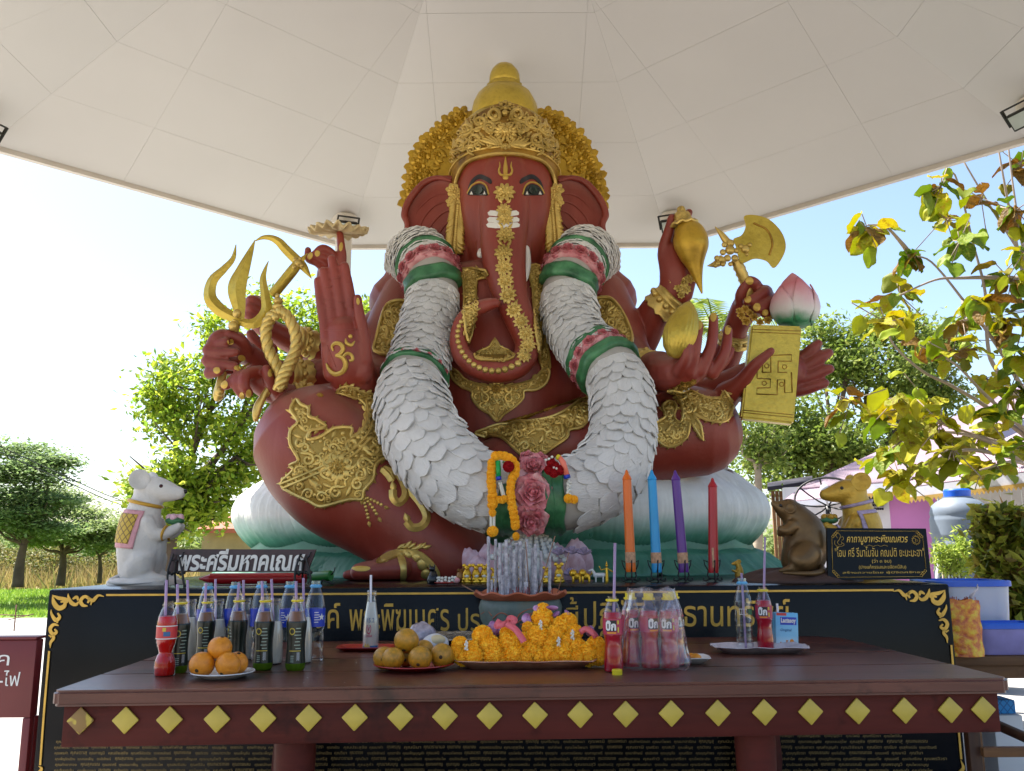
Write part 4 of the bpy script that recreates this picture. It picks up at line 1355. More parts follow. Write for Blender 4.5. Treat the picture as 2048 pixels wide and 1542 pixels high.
panel('necklace_band', [(1055, 536), (1085, 538), (1084, 580), (1082, 640), (1092, 690), (1098, 735), (1085, 745), (1074, 700), (1066, 640), (1064, 580)], 67, 6, 3.5, 2.5, 2, (), None, 'gold_mid', lambda q: q.beads([(1073, 560), (1073, 610), (1074, 650)], 4, 2.1))
panel('navel_ornament', [(948, 712), (962, 702), (980, 694), (990, 678), (1000, 694), (1018, 702), (1030, 712), (1015, 722), (962, 722)], 68, 6, 3.5, 2.2, 2, [(990, 690, 6)])
panel('armlet', [(776, 612), (800, 604), (816, 612), (806, 645), (796, 680), (782, 712), (750, 706), (754, 680), (764, 640)], 69, 11, 4, 3.5, 3)
panel('armlet', [(1190, 606), (1212, 598), (1230, 608), (1250, 640), (1264, 680), (1258, 694), (1230, 690), (1208, 655)], 70, 11, 4, 3.5, 3)
r = Relief(BODY)
r.tube([(870, 905), (900, 890), (945, 872), (975, 858), (1010, 845), (1050, 835), (1090, 822), (1130, 808), (1160, 797)], 3.2, .4, 5)
for i in range(9):
 r.leaf(1000 + i * 11, 847 - i * 3.2, 13, 7, -.4, 3)
r.done('waist_cord', M['gold_dark'], st)
def cuff(pts, r_px, name='bracelet', bead=True, flare=1.15, parent=None, m='gold'):   # pts: two (u,v,d) ends of the cuff's axis
 a, b = P(*pts[0]), P(*pts[1])
 ax_ = (b - a); L = ax_.length; ax_.normalize()
 q = ax_.to_track_quat('Z', 'Y').to_matrix()
 rr = r_px * MP(pts[0][2])
 mb = MB()
 prof = [(rr * .8, 0), (rr * 1.02, 0), (rr * 1.1, L * .1), (rr * 1.04, L * .2), (rr * 1.04, L * .3), (rr * 1.08, L * .35), (rr * 1.02, L * .42), (rr * 1.02, L * .62), (rr * 1.08, L * .68), (rr * 1.05, L * .76), (rr * flare, L), (rr * flare * .95, L * 1.04), (rr * .8, L)]
 mb.lathe(prof, 30, a, q, fn=lambda r_, z, t: (r_ * (1 + .02 * math.sin(t * 13) * (1 if z > L * .7 else 0)), z + (L * .06 * math.sin(t * 11) if z > L * .9 else 0)))
 if bead:
  n = 12
  for i in range(n):
   t = 2 * PI * i / n
   c = a + q @ Vector((rr * 1.04 * math.cos(t), rr * 1.04 * math.sin(t), L * .52))
   mb.ball(c, rr * .2, 9, 6)
 return obj(name, mb, M[m], parent or st, auto=60)
cuff([(1350, 590, 6.0), (1318, 622, 6.07)], 35)
cuff([(1300, 741, 5.5), (1280, 738, 5.62)], 37)
cuff([(1405, 786, 5.87), (1375, 790, 5.97)], 34)
cuff([(588, 680, 6.05), (622, 692, 6.15)], 29)
cuff([(575, 750, 5.78), (615, 752, 5.88)], 29)
cuff([(585, 796, 5.52), (620, 798, 5.58)], 29)
cuff([(1470, 668, 6.02), (1464, 690, 6.07)], 27)
r = Relief(BODY)
for (u, v, s) in ((1368, 772, 14), (1385, 765, 9), (1352, 778, 9), (693, 774, 8), (640, 790, 7)):
 r.flower(u, v, s, 6, 2)
r.done('arm_flower', M['gold_dark'], st)
# ornament on the conch wrist
FL = Relief(None, dflat=5.88)
for (u, v, s) in ((1366, 560, 16), (1355, 540, 9), (1372, 578, 11), (1380, 558, 10), (1357, 575, 10), (1362, 590, 8), (1350, 525, 7), (1345, 560, 8)):
 FL.flower(u, v, s, 7, 2, rot=u)
FL.done('wrist_flower', M['gold'], st)
# anklet
r = Relief(BODY)
r.plate([(752, 1124), (775, 1108), (800, 1098), (835, 1100), (862, 1118), (880, 1145), (876, 1158), (862, 1140), (845, 1118), (815, 1110), (790, 1116), (765, 1126)], 4, 8, 3)
r.plate([(794, 1112), (808, 1116), (812, 1140), (810, 1160), (800, 1160), (801, 1138)], 3, 6, 2)
for (u, v, q) in ((770, 1120, 7), (784, 1113, 8), (800, 1107, 9), (818, 1107, 10), (834, 1114, 11), (845, 1128, 12), (852, 1148, 11)):
 r.dome(u, v, q, .5, 11)
for i in range(8):
 r.leaf(795 + i * 7, 1096 - 2 * math.sin(i), 20, 11, -.5 + .3 * math.sin(i * 2), 4)
r.done('anklet', M['gold'], st)
# sacred sign on the open palm
r = Relief(BODY)
Z = lambda pts: [(400 + a / 3.855, 440 + b / 3.855, w) for a, b, w in pts]
r.tube(Z([(1030, 1010, 2), (1022, 975, 3), (1050, 950, 4), (1090, 960, 4.5), (1105, 995, 4.5), (1085, 1030, 4), (1050, 1045, 3)]), 4, .5)
r.tube(Z([(1050, 1045, 3), (1100, 1060, 4.5), (1125, 1110, 5), (1105, 1165, 5), (1050, 1185, 5), (1000, 1150, 4), (975, 1105, 1.5)]), 4, .5)
r.tube(Z([(1095, 1065, 2.5), (1130, 1030, 3.5), (1165, 1040, 3.5), (1175, 1075, 3.5), (1150, 1085, 3)]), 3.5, .5)
r.tube(Z([(1122, 915, 1.2), (1130, 950, 3.5), (1165, 965, 3.5), (1192, 935, 1.2)]), 3.5, .5)
r.dome(400 + 1160 / 3.855, 440 + 898 / 3.855, 4.5, .9)
r.done('palm_sign', M['nail'], st)
r = Relief(BODY)
for a, b in (((645, 600), (658, 598)), ((650, 636), (664, 634)), ((650, 574), (665, 571)), ((655, 618), (671, 616)), ((666, 556), (682, 553)), ((674, 606), (690, 604)), ((692, 568), (706, 566)), ((697, 612), (712, 611)), ((648, 660), (724, 658)), ((655, 690), (672, 735))):
 r.tube([a, ((a[0] + b[0]) / 2, (a[1] + b[1]) / 2 + 1.5), b], .9, .1, 5)
r.done('palm_creases', M['red'], st, kind='stuff')
# ------------------------------------------------------------ sculpted garland
UNIT = {}
def grid_mesh(name, fn, nu, nv, th, mats):
 vs, fs = [], []
 for side in (0, 1):
  for j in range(nv + 1):
   for i in range(nu + 1):
    p = Vector(fn(i / nu, j / nv))
    vs.append(p - Vector((0, 0, th * side)))
 N = (nu + 1) * (nv + 1)
 for j in range(nv):
  for i in range(nu):
   a = j * (nu + 1) + i
   fs.append((a, a + 1, a + nu + 2, a + nu + 1))
   fs.append((N + a, N + a + nu + 1, N + a + nu + 2, N + a + 1))
 for j in range(nv):
  for i in (0, nu):
   a, b = j * (nu + 1) + i, (j + 1) * (nu + 1) + i
   fs.append((a, b, N + b, N + a))
 for i in range(nu):
  for j in (0, nv):
   a = j * (nu + 1) + i
   fs.append((a, a + 1, N + a + 1, N + a))
 me = bpy.data.meshes.new(name)
 me.from_pydata([tuple(v) for v in vs], [], fs)
 bm = bmesh.new(); bm.from_mesh(me); bmesh.ops.recalc_face_normals(bm, faces=bm.faces); bm.to_mesh(me); bm.free()
 me.polygons.foreach_set('use_smooth', [True] * len(me.polygons))
 me.set_sharp_from_angle(angle=R(50))
 for m in mats:
  me.materials.append(m)
 return me
petal_me = []
for k in range(6):
 g = random.Random(50 + k)
 ph = [g.uniform(0, 6.3) for _ in range(4)]
 def pf(a, b, ph=ph, g=g):
  x = (a - .5)
  wid = 1.0 - .28 * max(0, b - .55) / .45
  y = b * (1.0 - .16 * (abs(x) * 2) ** 2.2) + .03 * math.sin(x * 9 + ph[0]) * b
  z = -.27 * x * x * 1.0 + .10 * b ** 1.5 + .016 * math.sin(x * 17 + ph[1]) * b + .02 * math.sin(b * 6 + x * 4 + ph[2])
  return (x * wid, y, z)
 petal_me.append(grid_mesh('petal', pf, 6, 4, .075, [M['petal']]))
def path_frames(rows, step):
 S = spline(rows, 14)
 pts = [P(*s[:3]) for s in S]
 rad = [s[3] * MP(s[2]) for s in S]
 L = [0]
 for a, b in zip(pts[:-1], pts[1:]):
  L.append(L[-1] + (b - a).length)
 out, t = [], 0
 while t < L[-1]:
  i = max(k for k in range(len(L)) if L[k] <= t); i = min(i, len(pts) - 2)
  f = (t - L[i]) / max(1e-9, L[i + 1] - L[i])
  p = pts[i].lerp(pts[i + 1], f); r_ = rad[i] + (rad[i + 1] - rad[i]) * f
  T = (pts[min(i + 2, len(pts) - 1)] - pts[max(i - 1, 0)]).normalized()
  a = Vector((0, -1, 0)); a = (a - T * a.dot(T)).normalized()
  out.append((p, T, a, T.cross(a), r_, t / L[-1]))
  t += step(t / L[-1])
 return out
left_rows = [(868, 588, 5.72, 53), (860, 630, 5.66, 54), (850, 670, 5.6, 55), (837, 732, 5.45, 60), (822, 795, 5.25, 70), (846, 878, 5.02, 77), (905, 950, 4.92, 78), (965, 988, 4.9, 73), (1000, 995, 4.9, 69), (1045, 996, 4.9, 66)]
right_rows = [(1134, 588, 5.72, 54), (1140, 630, 5.66, 56), (1150, 665, 5.58, 56), (1178, 702, 5.46, 58), (1224, 745, 5.3, 62), (1246, 800, 5.15, 62), (1246, 868, 5.06, 64), (1228, 932, 4.96, 70), (1185, 975, 4.92, 72), (1130, 992, 4.9, 69), (1105, 995, 4.9, 67), (1078, 996, 4.9, 66)]
mb = MB()
for rows in (left_rows, right_rows, [(990, 995, 4.9, 66), (1060, 996, 4.9, 64), (1125, 994, 4.9, 66)]):
 S = spline(rows, 8)
 mb.pill([P(*s[:3]) for s in S], [s[3] * MP(s[2]) * .95 for s in S], 26)
gar = obj('garland', mb, M['core'], st)
petals = []
gg = random.Random(12)
def scale_rows(rows, s0, s1, m0, m1, skip=(), xmax=99, xmin=-99):
 fr = path_frames(rows, lambda t: (s0 + (s1 - s0) * t))
 for j, (p, T, a, b, r_, t) in enumerate(fr):
  if any(x0 < t < x1 for x0, x1 in skip) or (t > .6 and not xmin < p.x < xmax):
   continue
  m = int(round(m0 + (m1 - m0) * t))
  for k in range(m):
   th = 2 * PI * (k + .5 * (j % 2)) / m + gg.uniform(-.06, .06)
   n = a * math.cos(th) + b * math.sin(th)
   if n.y > .75:
    continue
   W = 2 * PI * r_ / m * gg.uniform(1.12, 1.38)
   Ln = (s0 + (s1 - s0) * t) * gg.uniform(1.45, 1.85)
   X = T.cross(n)
   f2 = fr[min(j + 2, len(fr) - 1)]
   n2 = (n - f2[1] * n.dot(f2[1])).normalized()
   tip = f2[0] + n2 * f2[4] * gg.uniform(1.0, 1.10)
   Y = tip - (p + n * r_ * .985)
   Y = Y.normalized() if Y.length > .01 and Y.dot(T) > 0 else T
   Ln = min(Ln, (tip - (p + n * r_)).length * .95 + .012)
   X = Y.cross(n).normalized()
   rot = gg.uniform(-.13, .13)
   Y = (Y + X * rot).normalized(); X = (X - Y * X.dot(Y)).normalized(); N = X.cross(Y)
   if N.dot(n) < 0:
    X, N = -X, -N
   o = p + n * r_ * .985
   M4 = Matrix(((X.x * W, Y.x * Ln, N.x * W, o.x), (X.y * W, Y.y * Ln, N.y * W, o.y), (X.z * W, Y.z * Ln, N.z * W, o.z), (0, 0, 0, 1)))
   petals.append((W * Ln * max(.05, -n.y) / o.y ** 2, M4, gg.randrange(6)))
scale_rows(left_rows, .043, .088, 18, 13, [(.33, .375)], xmax=P(962, 995, 4.9).x)
scale_rows(right_rows, .043, .085, 18, 13, [(.29, .405)], xmin=P(1152, 995, 4.9).x)
# fine scales where the garland turns over the shoulders
ballL = [(862, 552, 5.76, 55), (850, 527, 5.9, 59), (838, 515, 6.1, 60), (828, 522, 6.35, 56), (822, 545, 6.6, 48)]
ballR = [(1143, 552, 5.76, 55), (1158, 526, 5.9, 60), (1170, 514, 6.1, 62), (1180, 520, 6.35, 58), (1186, 540, 6.6, 50)]
for rows in (ballL, ballR):
 S = spline(rows, 6); mbb = MB(); mbb.pill([P(*s[:3]) for s in S], [s[3] * MP(s[2]) * .95 for s in S], 24); obj('shoulder_roll', mbb, M['core'], gar)
 scale_rows(rows[::-1], .036, .036, 24, 24)
petals.sort(key=lambda q: -q[0])
for a_, M4, k in petals[:300]:
 place('petal', petal_me[k], M4, gar)
mb = MB()
for a_, M4, k in petals[300:]:
 me = petal_me[k]
 mb.add([M4 @ v.co for v in me.vertices], [tuple(f.vertices) for f in me.polygons])
obj('small_petals', mb, M['petal'], gar, auto=50, kind='stuff')
# a rose of curved petals, unit radius, facing +Z
def rose_mesh(name, m, seed):
 g = random.Random(seed); mb = MB()
 for ring, (n, r0, tilt) in enumerate(((6, .62, .35), (5, .42, .75), (4, .26, 1.1), (3, .14, 1.35))):
  for i in range(n):
   a = 2 * PI * (i + .5 * ring) / n + g.uniform(-.15, .15)
   d_, e_ = Vector((math.cos(a), math.sin(a), 0)), Vector((-math.sin(a), math.cos(a), 0))
   w = (.62, .5, .36, .24)[ring]; h = (.55, .48, .42, .34)[ring]
   vs = []
   for q in range(5):
    for s in range(7):
     f, x = q / 4, (s / 6 - .5) * 2
     ww = w * (math.sin(PI * min(.98, f * .72 + .22))) ** .6
     y = r0 * .45 + f * h * math.cos(tilt) + .08 * f * f
     z = .05 + ring * .1 + f * h * math.sin(tilt) - .06 * (f > .9) + .03 * math.sin(x * 5 + a * 3) * f
     vs.append(d_ * (y * (1 - .25 * x * x)) + e_ * ww * x + Vector((0, 0, z - .05 * x * x)))
   mb.add(vs, [(q * 7 + s, q * 7 + s + 1, (q + 1) * 7 + s + 1, (q + 1) * 7 + s) for q in range(4) for s in range(6)])
 mb.ball((0, 0, .42), (.13, .13, .2), 8, 6)
 mb.lathe([(.85, -.15), (.8, .05), (.4, .12), (.01, .15)], 14)
 me = bpy.data.meshes.new(name)
 me.from_pydata(mb.v, [], mb.f)
 me.polygons.foreach_set('use_smooth', [True] * len(me.polygons))
 me.materials.append(m)
 return me
def rose_paint():
 n = NT('rose_two_tone_paint')
 g = n.n('NewGeometry')
 c = n.ramp(n.noise(2.3, 4), [(.3, lin('#b8505c')), (.55, lin('#d18087')), (.75, lin('#e6b9b9'))])
 n.l(c, n.b.inputs['Base Color']); n.set(Roughness=.5); n.bump(n.noise(9, 4), .3, .05)
 return n.m
ROSE = [rose_mesh('rose', rose_paint(), 3), rose_mesh('rose', bpy.data.materials['rose_two_tone_paint'], 9)]
def face_mat(o, n, s, spin=0.0, sx=1.0):
 q = n.to_track_quat('Z', 'Y').to_matrix().to_4x4()
 return Matrix.Translation(o) @ q @ Matrix.Rotation(spin, 4, 'Z') @ Matrix.Diagonal((s * sx, s, s, 1))
def band_at(rows, t, w, rs, m, name, lump=0.0):
 fr = path_frames(rows, lambda x: .004)
 p, T, a, b, r_, _ = min(fr, key=lambda q: abs(q[5] - t))
 q = T.to_track_quat('Z', 'Y').to_matrix()
 mb = MB()
 rr = r_ * rs
 prof = [(rr * .9, -w * .5), (rr * .99, -w * .48), (rr * 1.04, -w * .25), (rr * 1.0, 0), (rr * 1.05, w * .2), (rr * .99, w * .45), (rr * .9, w * .5)]
 mb.lathe(prof, 40, p, q, fn=lambda r__, z, th: (r__ * (1 + lump * noise.noise(Vector((math.cos(th) * 3, math.sin(th) * 3, z * 30)))), z + lump * .12 * math.sin(th * 6)))
 obj(name, mb, m, gar)
 return p, T, a, b, r_
def rose_ring(rows, t, rs, n, size):
 fr = path_frames(rows, lambda x: .004)
 p, T, a, b, r_, _ = min(fr, key=lambda q: abs(q[5] - t))
 for i in range(n):
  th = 2 * PI * i / n
  nn = a * math.cos(th) + b * math.sin(th)
  if nn.y > .6:
   continue
  place('rose', ROSE[i % 2], face_mat(p + nn * r_ * rs, nn, size, i * 1.3), gar)
for rows, bl in ((left_rows, ballL), (right_rows, ballR)):
 full = [bl[2], bl[1], bl[0], rows[0], rows[1]]
 band_at(full, .38, .035, 1.06, M['green_band'], 'green_band', .04)
 band_at(full, .54, .12, 1.04, M['rose'], 'rose_band', .05)
 rose_ring(full, .54, 1.0, 14, .07)
 band_at(full, .665, .10, 1.07, M['green_band'], 'green_band', .05)
band_at(left_rows, .342, .03, 1.02, M['green_band'], 'green_band', .05)
rose_ring(left_rows, .354, .99, 16, .034)
band_at(left_rows, .366, .028, 1.03, M['green_band'], 'green_band', .05)
band_at(right_rows, .298, .05, 1.06, M['green_band'], 'green_band', .05)
band_at(right_rows, .33, .085, 1.02, M['rose'], 'rose_band', .06)
rose_ring(right_rows, .33, 1.0, 13, .055)
band_at(right_rows, .378, .085, 1.08, M['green_band'], 'green_band', .05)
mid = [(990, 995, 4.9, 66), (1060, 996, 4.9, 66), (1125, 994, 4.9, 66)]
for t in (.08, .2):
 band_at(mid, t, .07, 1.06, M['green_band'], 'green_band', .05)
for t in (.78, .92):
 band_at(mid, t, .07, 1.06, M['green_band'], 'green_band', .05)
band_at(mid, .5, .19, 1.0, M['pale_pink'], 'rose_band', .06)
for v, dd, s, k in ((938, 4.79, .105, 0), (985, 4.715, .125, 1), (1036, 4.74, .115, 0)):
 c = P(1065 - (v - 985) * .05, v, dd)
 nn = Vector((0, -1, (985 - v) / 110)).normalized()
 place('rose', ROSE[k], face_mat(c, nn, s, k + .3, 1.0), gar)
for v, u in ((915, 1055), (918, 1080), (960, 1044), (962, 1090), (1010, 1042), (1012, 1092), (1052, 1050), (1055, 1078)):
 c = P(u, v, 4.76 + .1 * ((v - 985) / 70) ** 2)
 place('rose', ROSE[0], face_mat(c, Vector(((u - 1066) / 60, -1, (985 - v) / 100)).normalized(), .055, u), gar)
# beaded skirt under the roses
mb = MB()
for i in range(9):
 u0, u1 = 1040 + i * 6, 985 + i * 18
 for q in range(8):
  t = q / 7
  mb.ball(P(u0 + (u1 - u0) * t, 1058 + 56 * t + 6 * math.sin(i), 4.93 - .05 * t), MP(4.9) * (4.2 + 2 * t), 8, 6)
mb.pill([P(1064, 1050, 5.0), P(1060, 1085, 5.02), P(1056, 1120, 5.03)], [.05, .11, .17], 14)
M['bead'] = mat('bead_white_paint', '#cfd0cf', .45, var=.1)
obj('bead_skirt', mb, M['bead'], gar)
M['petal_pink'] = mat('pink_petal_paint', '#d79fa9', .5, var=.18, vs=5, bump=.2, bs=20, alt='#e2c6d2')
def fpet(a, b):
 x = (a - .5) * 2
 w = .56 * math.sin(PI * min(1, b * .62 + .30)) ** .7
 return (x * w, -.18 - .42 * math.sin(b * PI * .75) + .16 * x * x, b - .1 * x * x * b + .03 * math.sin(x * 8) * b)
fp_me = grid_mesh('foot_petal', fpet, 10, 8, .04, [M['petal_pink']])
for rowk, (us, sz, back) in enumerate(((range(960, 1175, 36), .15, 0), (range(946, 1185, 40), .20, .07))):
 for i, u in enumerate(us):
  c = P(u, 1152, 4.93 + back + .0011 * abs(u - 1062))
  c.z = PZ
  place('foot_petal', fp_me, Matrix.Translation(c) @ Matrix.Rotation((u - 1062) * .005 + .1 * (-1) ** i, 4, 'Z') @ Matrix.Diagonal((sz, sz * .6, sz * (.9 + .12 * (i % 3)), 1)), gar)
# ------------------------------------------------------------ lotus seat
lc = P(1005, 1150, 6.62); lc.z = PZ
LA, LB = 2.02, 1.22
lot = thing('lotus_throne', 'huge white lotus throne with green base under the statue', 'lotus throne', tuple(lc))
def lotus_paint(name, zg, zw):
 n = NT(name)
 sep = n.n('SeparateXYZ'); n.l(n.tex(), sep.inputs[0])
 wob = n.n('Math', operation='MULTIPLY_ADD'); n.l(n.noise(3, 4), wob.inputs[0]); wob.inputs[1].default_value = .12; n.l(sep.outputs[2], wob.inputs[2])
 mr = n.n('MapRange'); n.l(wob.outputs[0], mr.inputs[0]); mr.inputs[1].default_value = zg + .06; mr.inputs[2].default_value = zw + .06
 c = n.ramp(mr.outputs[0], [(0, lin('#1f5f48')), (.35, lin('#5d9a83')), (.7, lin('#b9d0c6')), (1, lin('#dedfdb'))])
 dirt = n.ramp(n.noise(6, 6), [(.3, (.82, .82, .8)), (.6, (1, 1, 1))])
 x = n.n('Mix', data_type='RGBA', blend_type='MULTIPLY'); x.inputs[0].default_value = 1; n.l(c, x.inputs[6]); n.l(dirt, x.inputs[7])
 n.l(x.outputs[2], n.b.inputs['Base Color']); n.set(Roughness=.45)
 n.bump(n.noise(40, 3), .1, .01)
 return n.m
M['lotus'] = lotus_paint('lotus_white_green_paint', .17, .40)
M['lotus_low'] = mat('lotus_base_green_paint', '#2a6f54', .45, var=.3, vs=3, alt='#56957b', bump=.2, bs=20)
mb = MB()
mb.lathe([(.9, 0), (.93, .1), (.9, .25), (.9, .5), (.84, .6), (.01, .62)], 64, lc, Matrix.Diagonal((LA, LB, 1)))
obj('seat_core', mb, M['lotus_low'], lot)
def elp(th, r, z):
 return lc + Vector((math.sin(th) * LA * r, -math.cos(th) * LB * r, z))
NP = 17
def lotus_petal(k, th0, half, z0, z1, rb, bulge, inset, m, name, tip=.06, seed=0, curl=0.0):
 g = random.Random(seed + k)
 nu, nv = 44, 14
 vs = []
 ph = g.uniform(0, 6)
 for j in range(nv + 1):
  h = j / nv
  for i in range(nu + 1):
   s = (i / nu - .5) * 2
   wf = (.72 + .28 * math.sin(min(1, h * 1.6) * PI / 2)) * (1 - .0 * h)
   top = 1 - .16 * abs(s) ** 2.4 + tip * max(0, 1 - abs(s) * 5)
   hh = h * top
   rad = rb + bulge * math.sin(PI * min(1.0, hh * .84 + .06)) ** .75 - inset * max(0, hh - .72) * 1.6 - .034 * s * s * (1 - .3 * h) + curl * (1 - h) ** 2
   rip = .004 * math.sin(s * 58 + ph + .9 * math.sin(h * 5 + ph)) * (1 if j else 0)
   vs.append(elp(th0 + s * half * wf, rad + rip, z0 + (z1 - z0) * hh))
 mb = MB(); mb.add(vs, [(j * (nu + 1) + i, j * (nu + 1) + i + 1, (j + 1) * (nu + 1) + i + 1, (j + 1) * (nu + 1) + i) for j in range(nv) for i in range(nu)])
 o = obj(name, mb, m, lot)
 so = o.modifiers.new('thick', 'SOLIDIFY'); so.thickness = .02; so.offset = -1
 return o
for k in range(NP):
 th = 2 * PI * (k + .35) / NP
 lotus_petal(k, th + PI / NP, PI / NP * .8, .30, .73, .83, .10, .05, M['lotus'], 'inner_petal', .10, 300)
 lotus_petal(k, th, PI / NP * 1.16, .11, .72, .80, .185, .09, M['lotus'], 'petal', .03, 100)
 lotus_petal(k, th + PI / NP, PI / NP * 1.25, .005, .18, .93, .03, .10, M['lotus_low'], 'base_petal', 0, 200, .12)
# ================================================================= THINGS HELD BY THE STATUE
def zp(x, y, sc, ox, oy):
 return ox + x / sc, oy + y / sc
def atube(mb, rows, seg=10, flat=1.0, n=6, up=None, twist=0.0):   # (u, v, d, r_px) rows
 S = spline(rows, n) if len(rows) > 2 else [np.array(r, float) for r in rows]
 mb.tube([P(*s[:3]) for s in S], [max(.0015, s[3] * MP(s[2])) for s in S], seg, True, flat, up, twist)
BACK = Vector((0, 1, 0))
tri = thing('trident', 'golden trident with three curved prongs gripped in the red fist', 'trident', tuple(P(440, 790, 5.4)))
mb = MB()
atube(mb, [(482, 650, 5.33, 6), (478, 615, 5.33, 13), (474, 575, 5.33, 19), (486, 540, 5.33, 14), (500, 505, 5.33, 7), (510, 480, 5.33, 1)], 4, .5, 5, BACK)
obj('prong', mb, M['gold_streak'], tri, auto=25)
mb = MB()
atube(mb, [(482, 640, 5.33, 8), (462, 632, 5.33, 11), (438, 618, 5.33, 13), (420, 594, 5.33, 13), (425, 562, 5.33, 11), (448, 538, 5.33, 8), (466, 517, 5.33, 5.5), (472, 489, 5.33, 1)], 4, .6, 5, BACK)
obj('prong', mb, M['gold_streak'], tri, auto=25)
mb = MB()
atube(mb, [(478, 642, 5.33, 8), (500, 648, 5.33, 10), (520, 640, 5.33, 12), (533, 618, 5.33, 11), (530, 588, 5.33, 9), (526, 560, 5.33, 7), (530, 540, 5.33, 4), (537, 522, 5.33, .8)], 4, .6, 5, BACK)
obj('prong', mb, M['gold_streak'], tri, auto=25)
mb = MB()
atube(mb, [(474, 640, 5.34, 10), (468, 660, 5.36, 9), (455, 705, 5.4, 9), (443, 760, 5.36, 9), (437, 790, 5.34, 11), (432, 802, 5.34, 4)], 12)
mb.ball(P(474, 627, 5.29), MP(5.3) * 9, 10, 8); mb.ball(P(466, 652, 5.31), MP(5.3) * 10, 10, 8); mb.ball(P(439, 783, 5.31), MP(5.3) * 10, 10, 8)
obj('shaft', mb, M['gold'], tri, auto=50)
noo = thing('rope_noose', 'golden twisted rope noose held upright by thumb and fingers', 'noose', tuple(P(560, 780, 5.3)))
mb = MB()
def rope(rows, mb):
 S = spline(rows, 12); pts = [P(*s[:3]) for s in S]
 for ph in range(3):
  q = []
  for i, p in enumerate(pts):
   t = (pts[min(i + 1, len(pts) - 1)] - pts[max(i - 1, 0)]).normalized()
   a = (BACK - t * BACK.dot(t)).normalized(); b = t.cross(a)
   th = i * .36 + ph * 2 * PI / 3
   q.append(p + (a * math.cos(th) + b * math.sin(th)) * S[i][3] * MP(S[i][2]) * .45)
  mb.tube(q, [s[3] * MP(s[2]) * .68 for s in S], 8)
rope([(558, 622, 5.3, 10), (543, 634, 5.3, 11), (532, 660, 5.3, 11), (536, 695, 5.3, 11), (550, 725, 5.3, 11), (562, 750, 5.3, 11), (566, 775, 5.3, 10)], mb)
rope([(556, 622, 5.27, 10), (574, 632, 5.27, 11), (590, 662, 5.27, 11), (592, 697, 5.27, 11), (580, 728, 5.24, 12), (567, 752, 5.22, 12), (556, 780, 5.22, 10)], mb)
obj('rope', mb, M['gold'], noo)
mb = MB()
mb.ball(P(556, 602, 5.28), MP(5.3) * 10, 14, 10, Matrix.Diagonal((1, 1, .7))); mb.ball(P(556, 614, 5.28), MP(5.3) * 12, 14, 10, Matrix.Diagonal((1, 1, .6))); mb.ball(P(555, 592, 5.28), MP(5.3) * 5, 10, 8)
mb.ball(P(551, 634, 5.22), MP(5.3) * 8, 12, 8)
obj('knot', mb, M['gold'], noo)
scarf = MB()
for k in range(5):
 atube(scarf, [(560 - k * 2, 752 + k * 6, 5.36, 4), (538 - k * 4, 775 + k * 6, 5.34, 6), (524 - k * 3, 800 + k * 5, 5.33, 6.5), (516 - k * 1.2, 826 + k * 3, 5.33, 5), (514, 842, 5.33, 2)], 8)
obj('tassel', scarf, M['gold'], noo)
go = thing('elephant_goad', 'golden elephant goad with a hooked blade rising behind the trident', 'goad', tuple(P(545, 600, 5.75)))
mb = MB()
atube(mb, [(545, 590, 5.76, 11), (560, 572, 5.74, 11), (586, 540, 5.72, 11), (600, 522, 5.72, 9)], 12)
obj('shaft', mb, M['gold_streak'], go, auto=50)
mb = MB()
atube(mb, [(600, 526, 5.72, 10), (585, 512, 5.72, 10), (570, 497, 5.72, 9.5), (558, 484, 5.72, 8.5), (543, 476, 5.72, 6.5), (526, 475, 5.72, 4.5), (510, 482, 5.72, 1)], 4, .6, 5, BACK)
atube(mb, [(596, 520, 5.72, 9), (608, 535, 5.72, 8), (623, 557, 5.72, .8)], 4, .6, 5, BACK)
atube(mb, [(596, 528, 5.72, 7), (607, 516, 5.72, 5), (615, 507, 5.72, .8)], 4, .6, 5, BACK)
obj('blade', mb, M['gold_streak'], go, auto=25)
mb = MB()
for u, v, q in ((597, 526, 8), (591, 519, 5), (603, 531, 5), (589, 534, 5), (600, 518, 4.5)):
 mb.ball(P(u, v, 5.68), MP(5.7) * q, 10, 8)
obj('collar', mb, M['gold'], go)
di = thing('disc', 'flat wavy edged golden disc balanced on the raised red finger', 'disc', tuple(P(677, 463, 5.8)))
mb = MB()
q = Matrix.Rotation(R(9), 3, 'X')
rr = MP(5.8) * 60
mb.lathe([(.001, -.008), (rr * .5, -.012), (rr * .9, -.01), (rr, 0), (rr, .014), (rr * .9, .02), (.001, .02)], 96, P(677, 463, 5.8), q, fn=lambda r_, z, t: (r_ * (1 + .035 * math.sin(t * 17)), z + .018 * math.sin(t * 17) * (r_ / rr) ** 3 + .01 * math.sin(3 * t)), cap=(False, False))
M['gold_pale'] = gold('gold_pale_weathered', '#a08a5c', '#cdb889', .55, .1)
obj('plate', mb, M['gold_pale'], di, auto=40)
co = thing('conch_shell', 'golden conch shell held upright by the red hand under the shelter roof', 'conch', tuple(P(1402, 588, 5.82)))
mb = MB()
S = spline([(1370, 456, 5.84, 24), (1378, 470, 5.82, 33), (1383, 490, 5.8, 35), (1386, 512, 5.8, 27), (1391, 535, 5.8, 16), (1397, 560, 5.8, 8), (1404, 587, 5.8, 1.5)], 6)
mb.tube([P(*s[:3]) for s in S], [s[3] * MP(s[2]) for s in S], 30)
obj('shell', mb, M['gold_deep'], co, auto=60)
mb = MB()
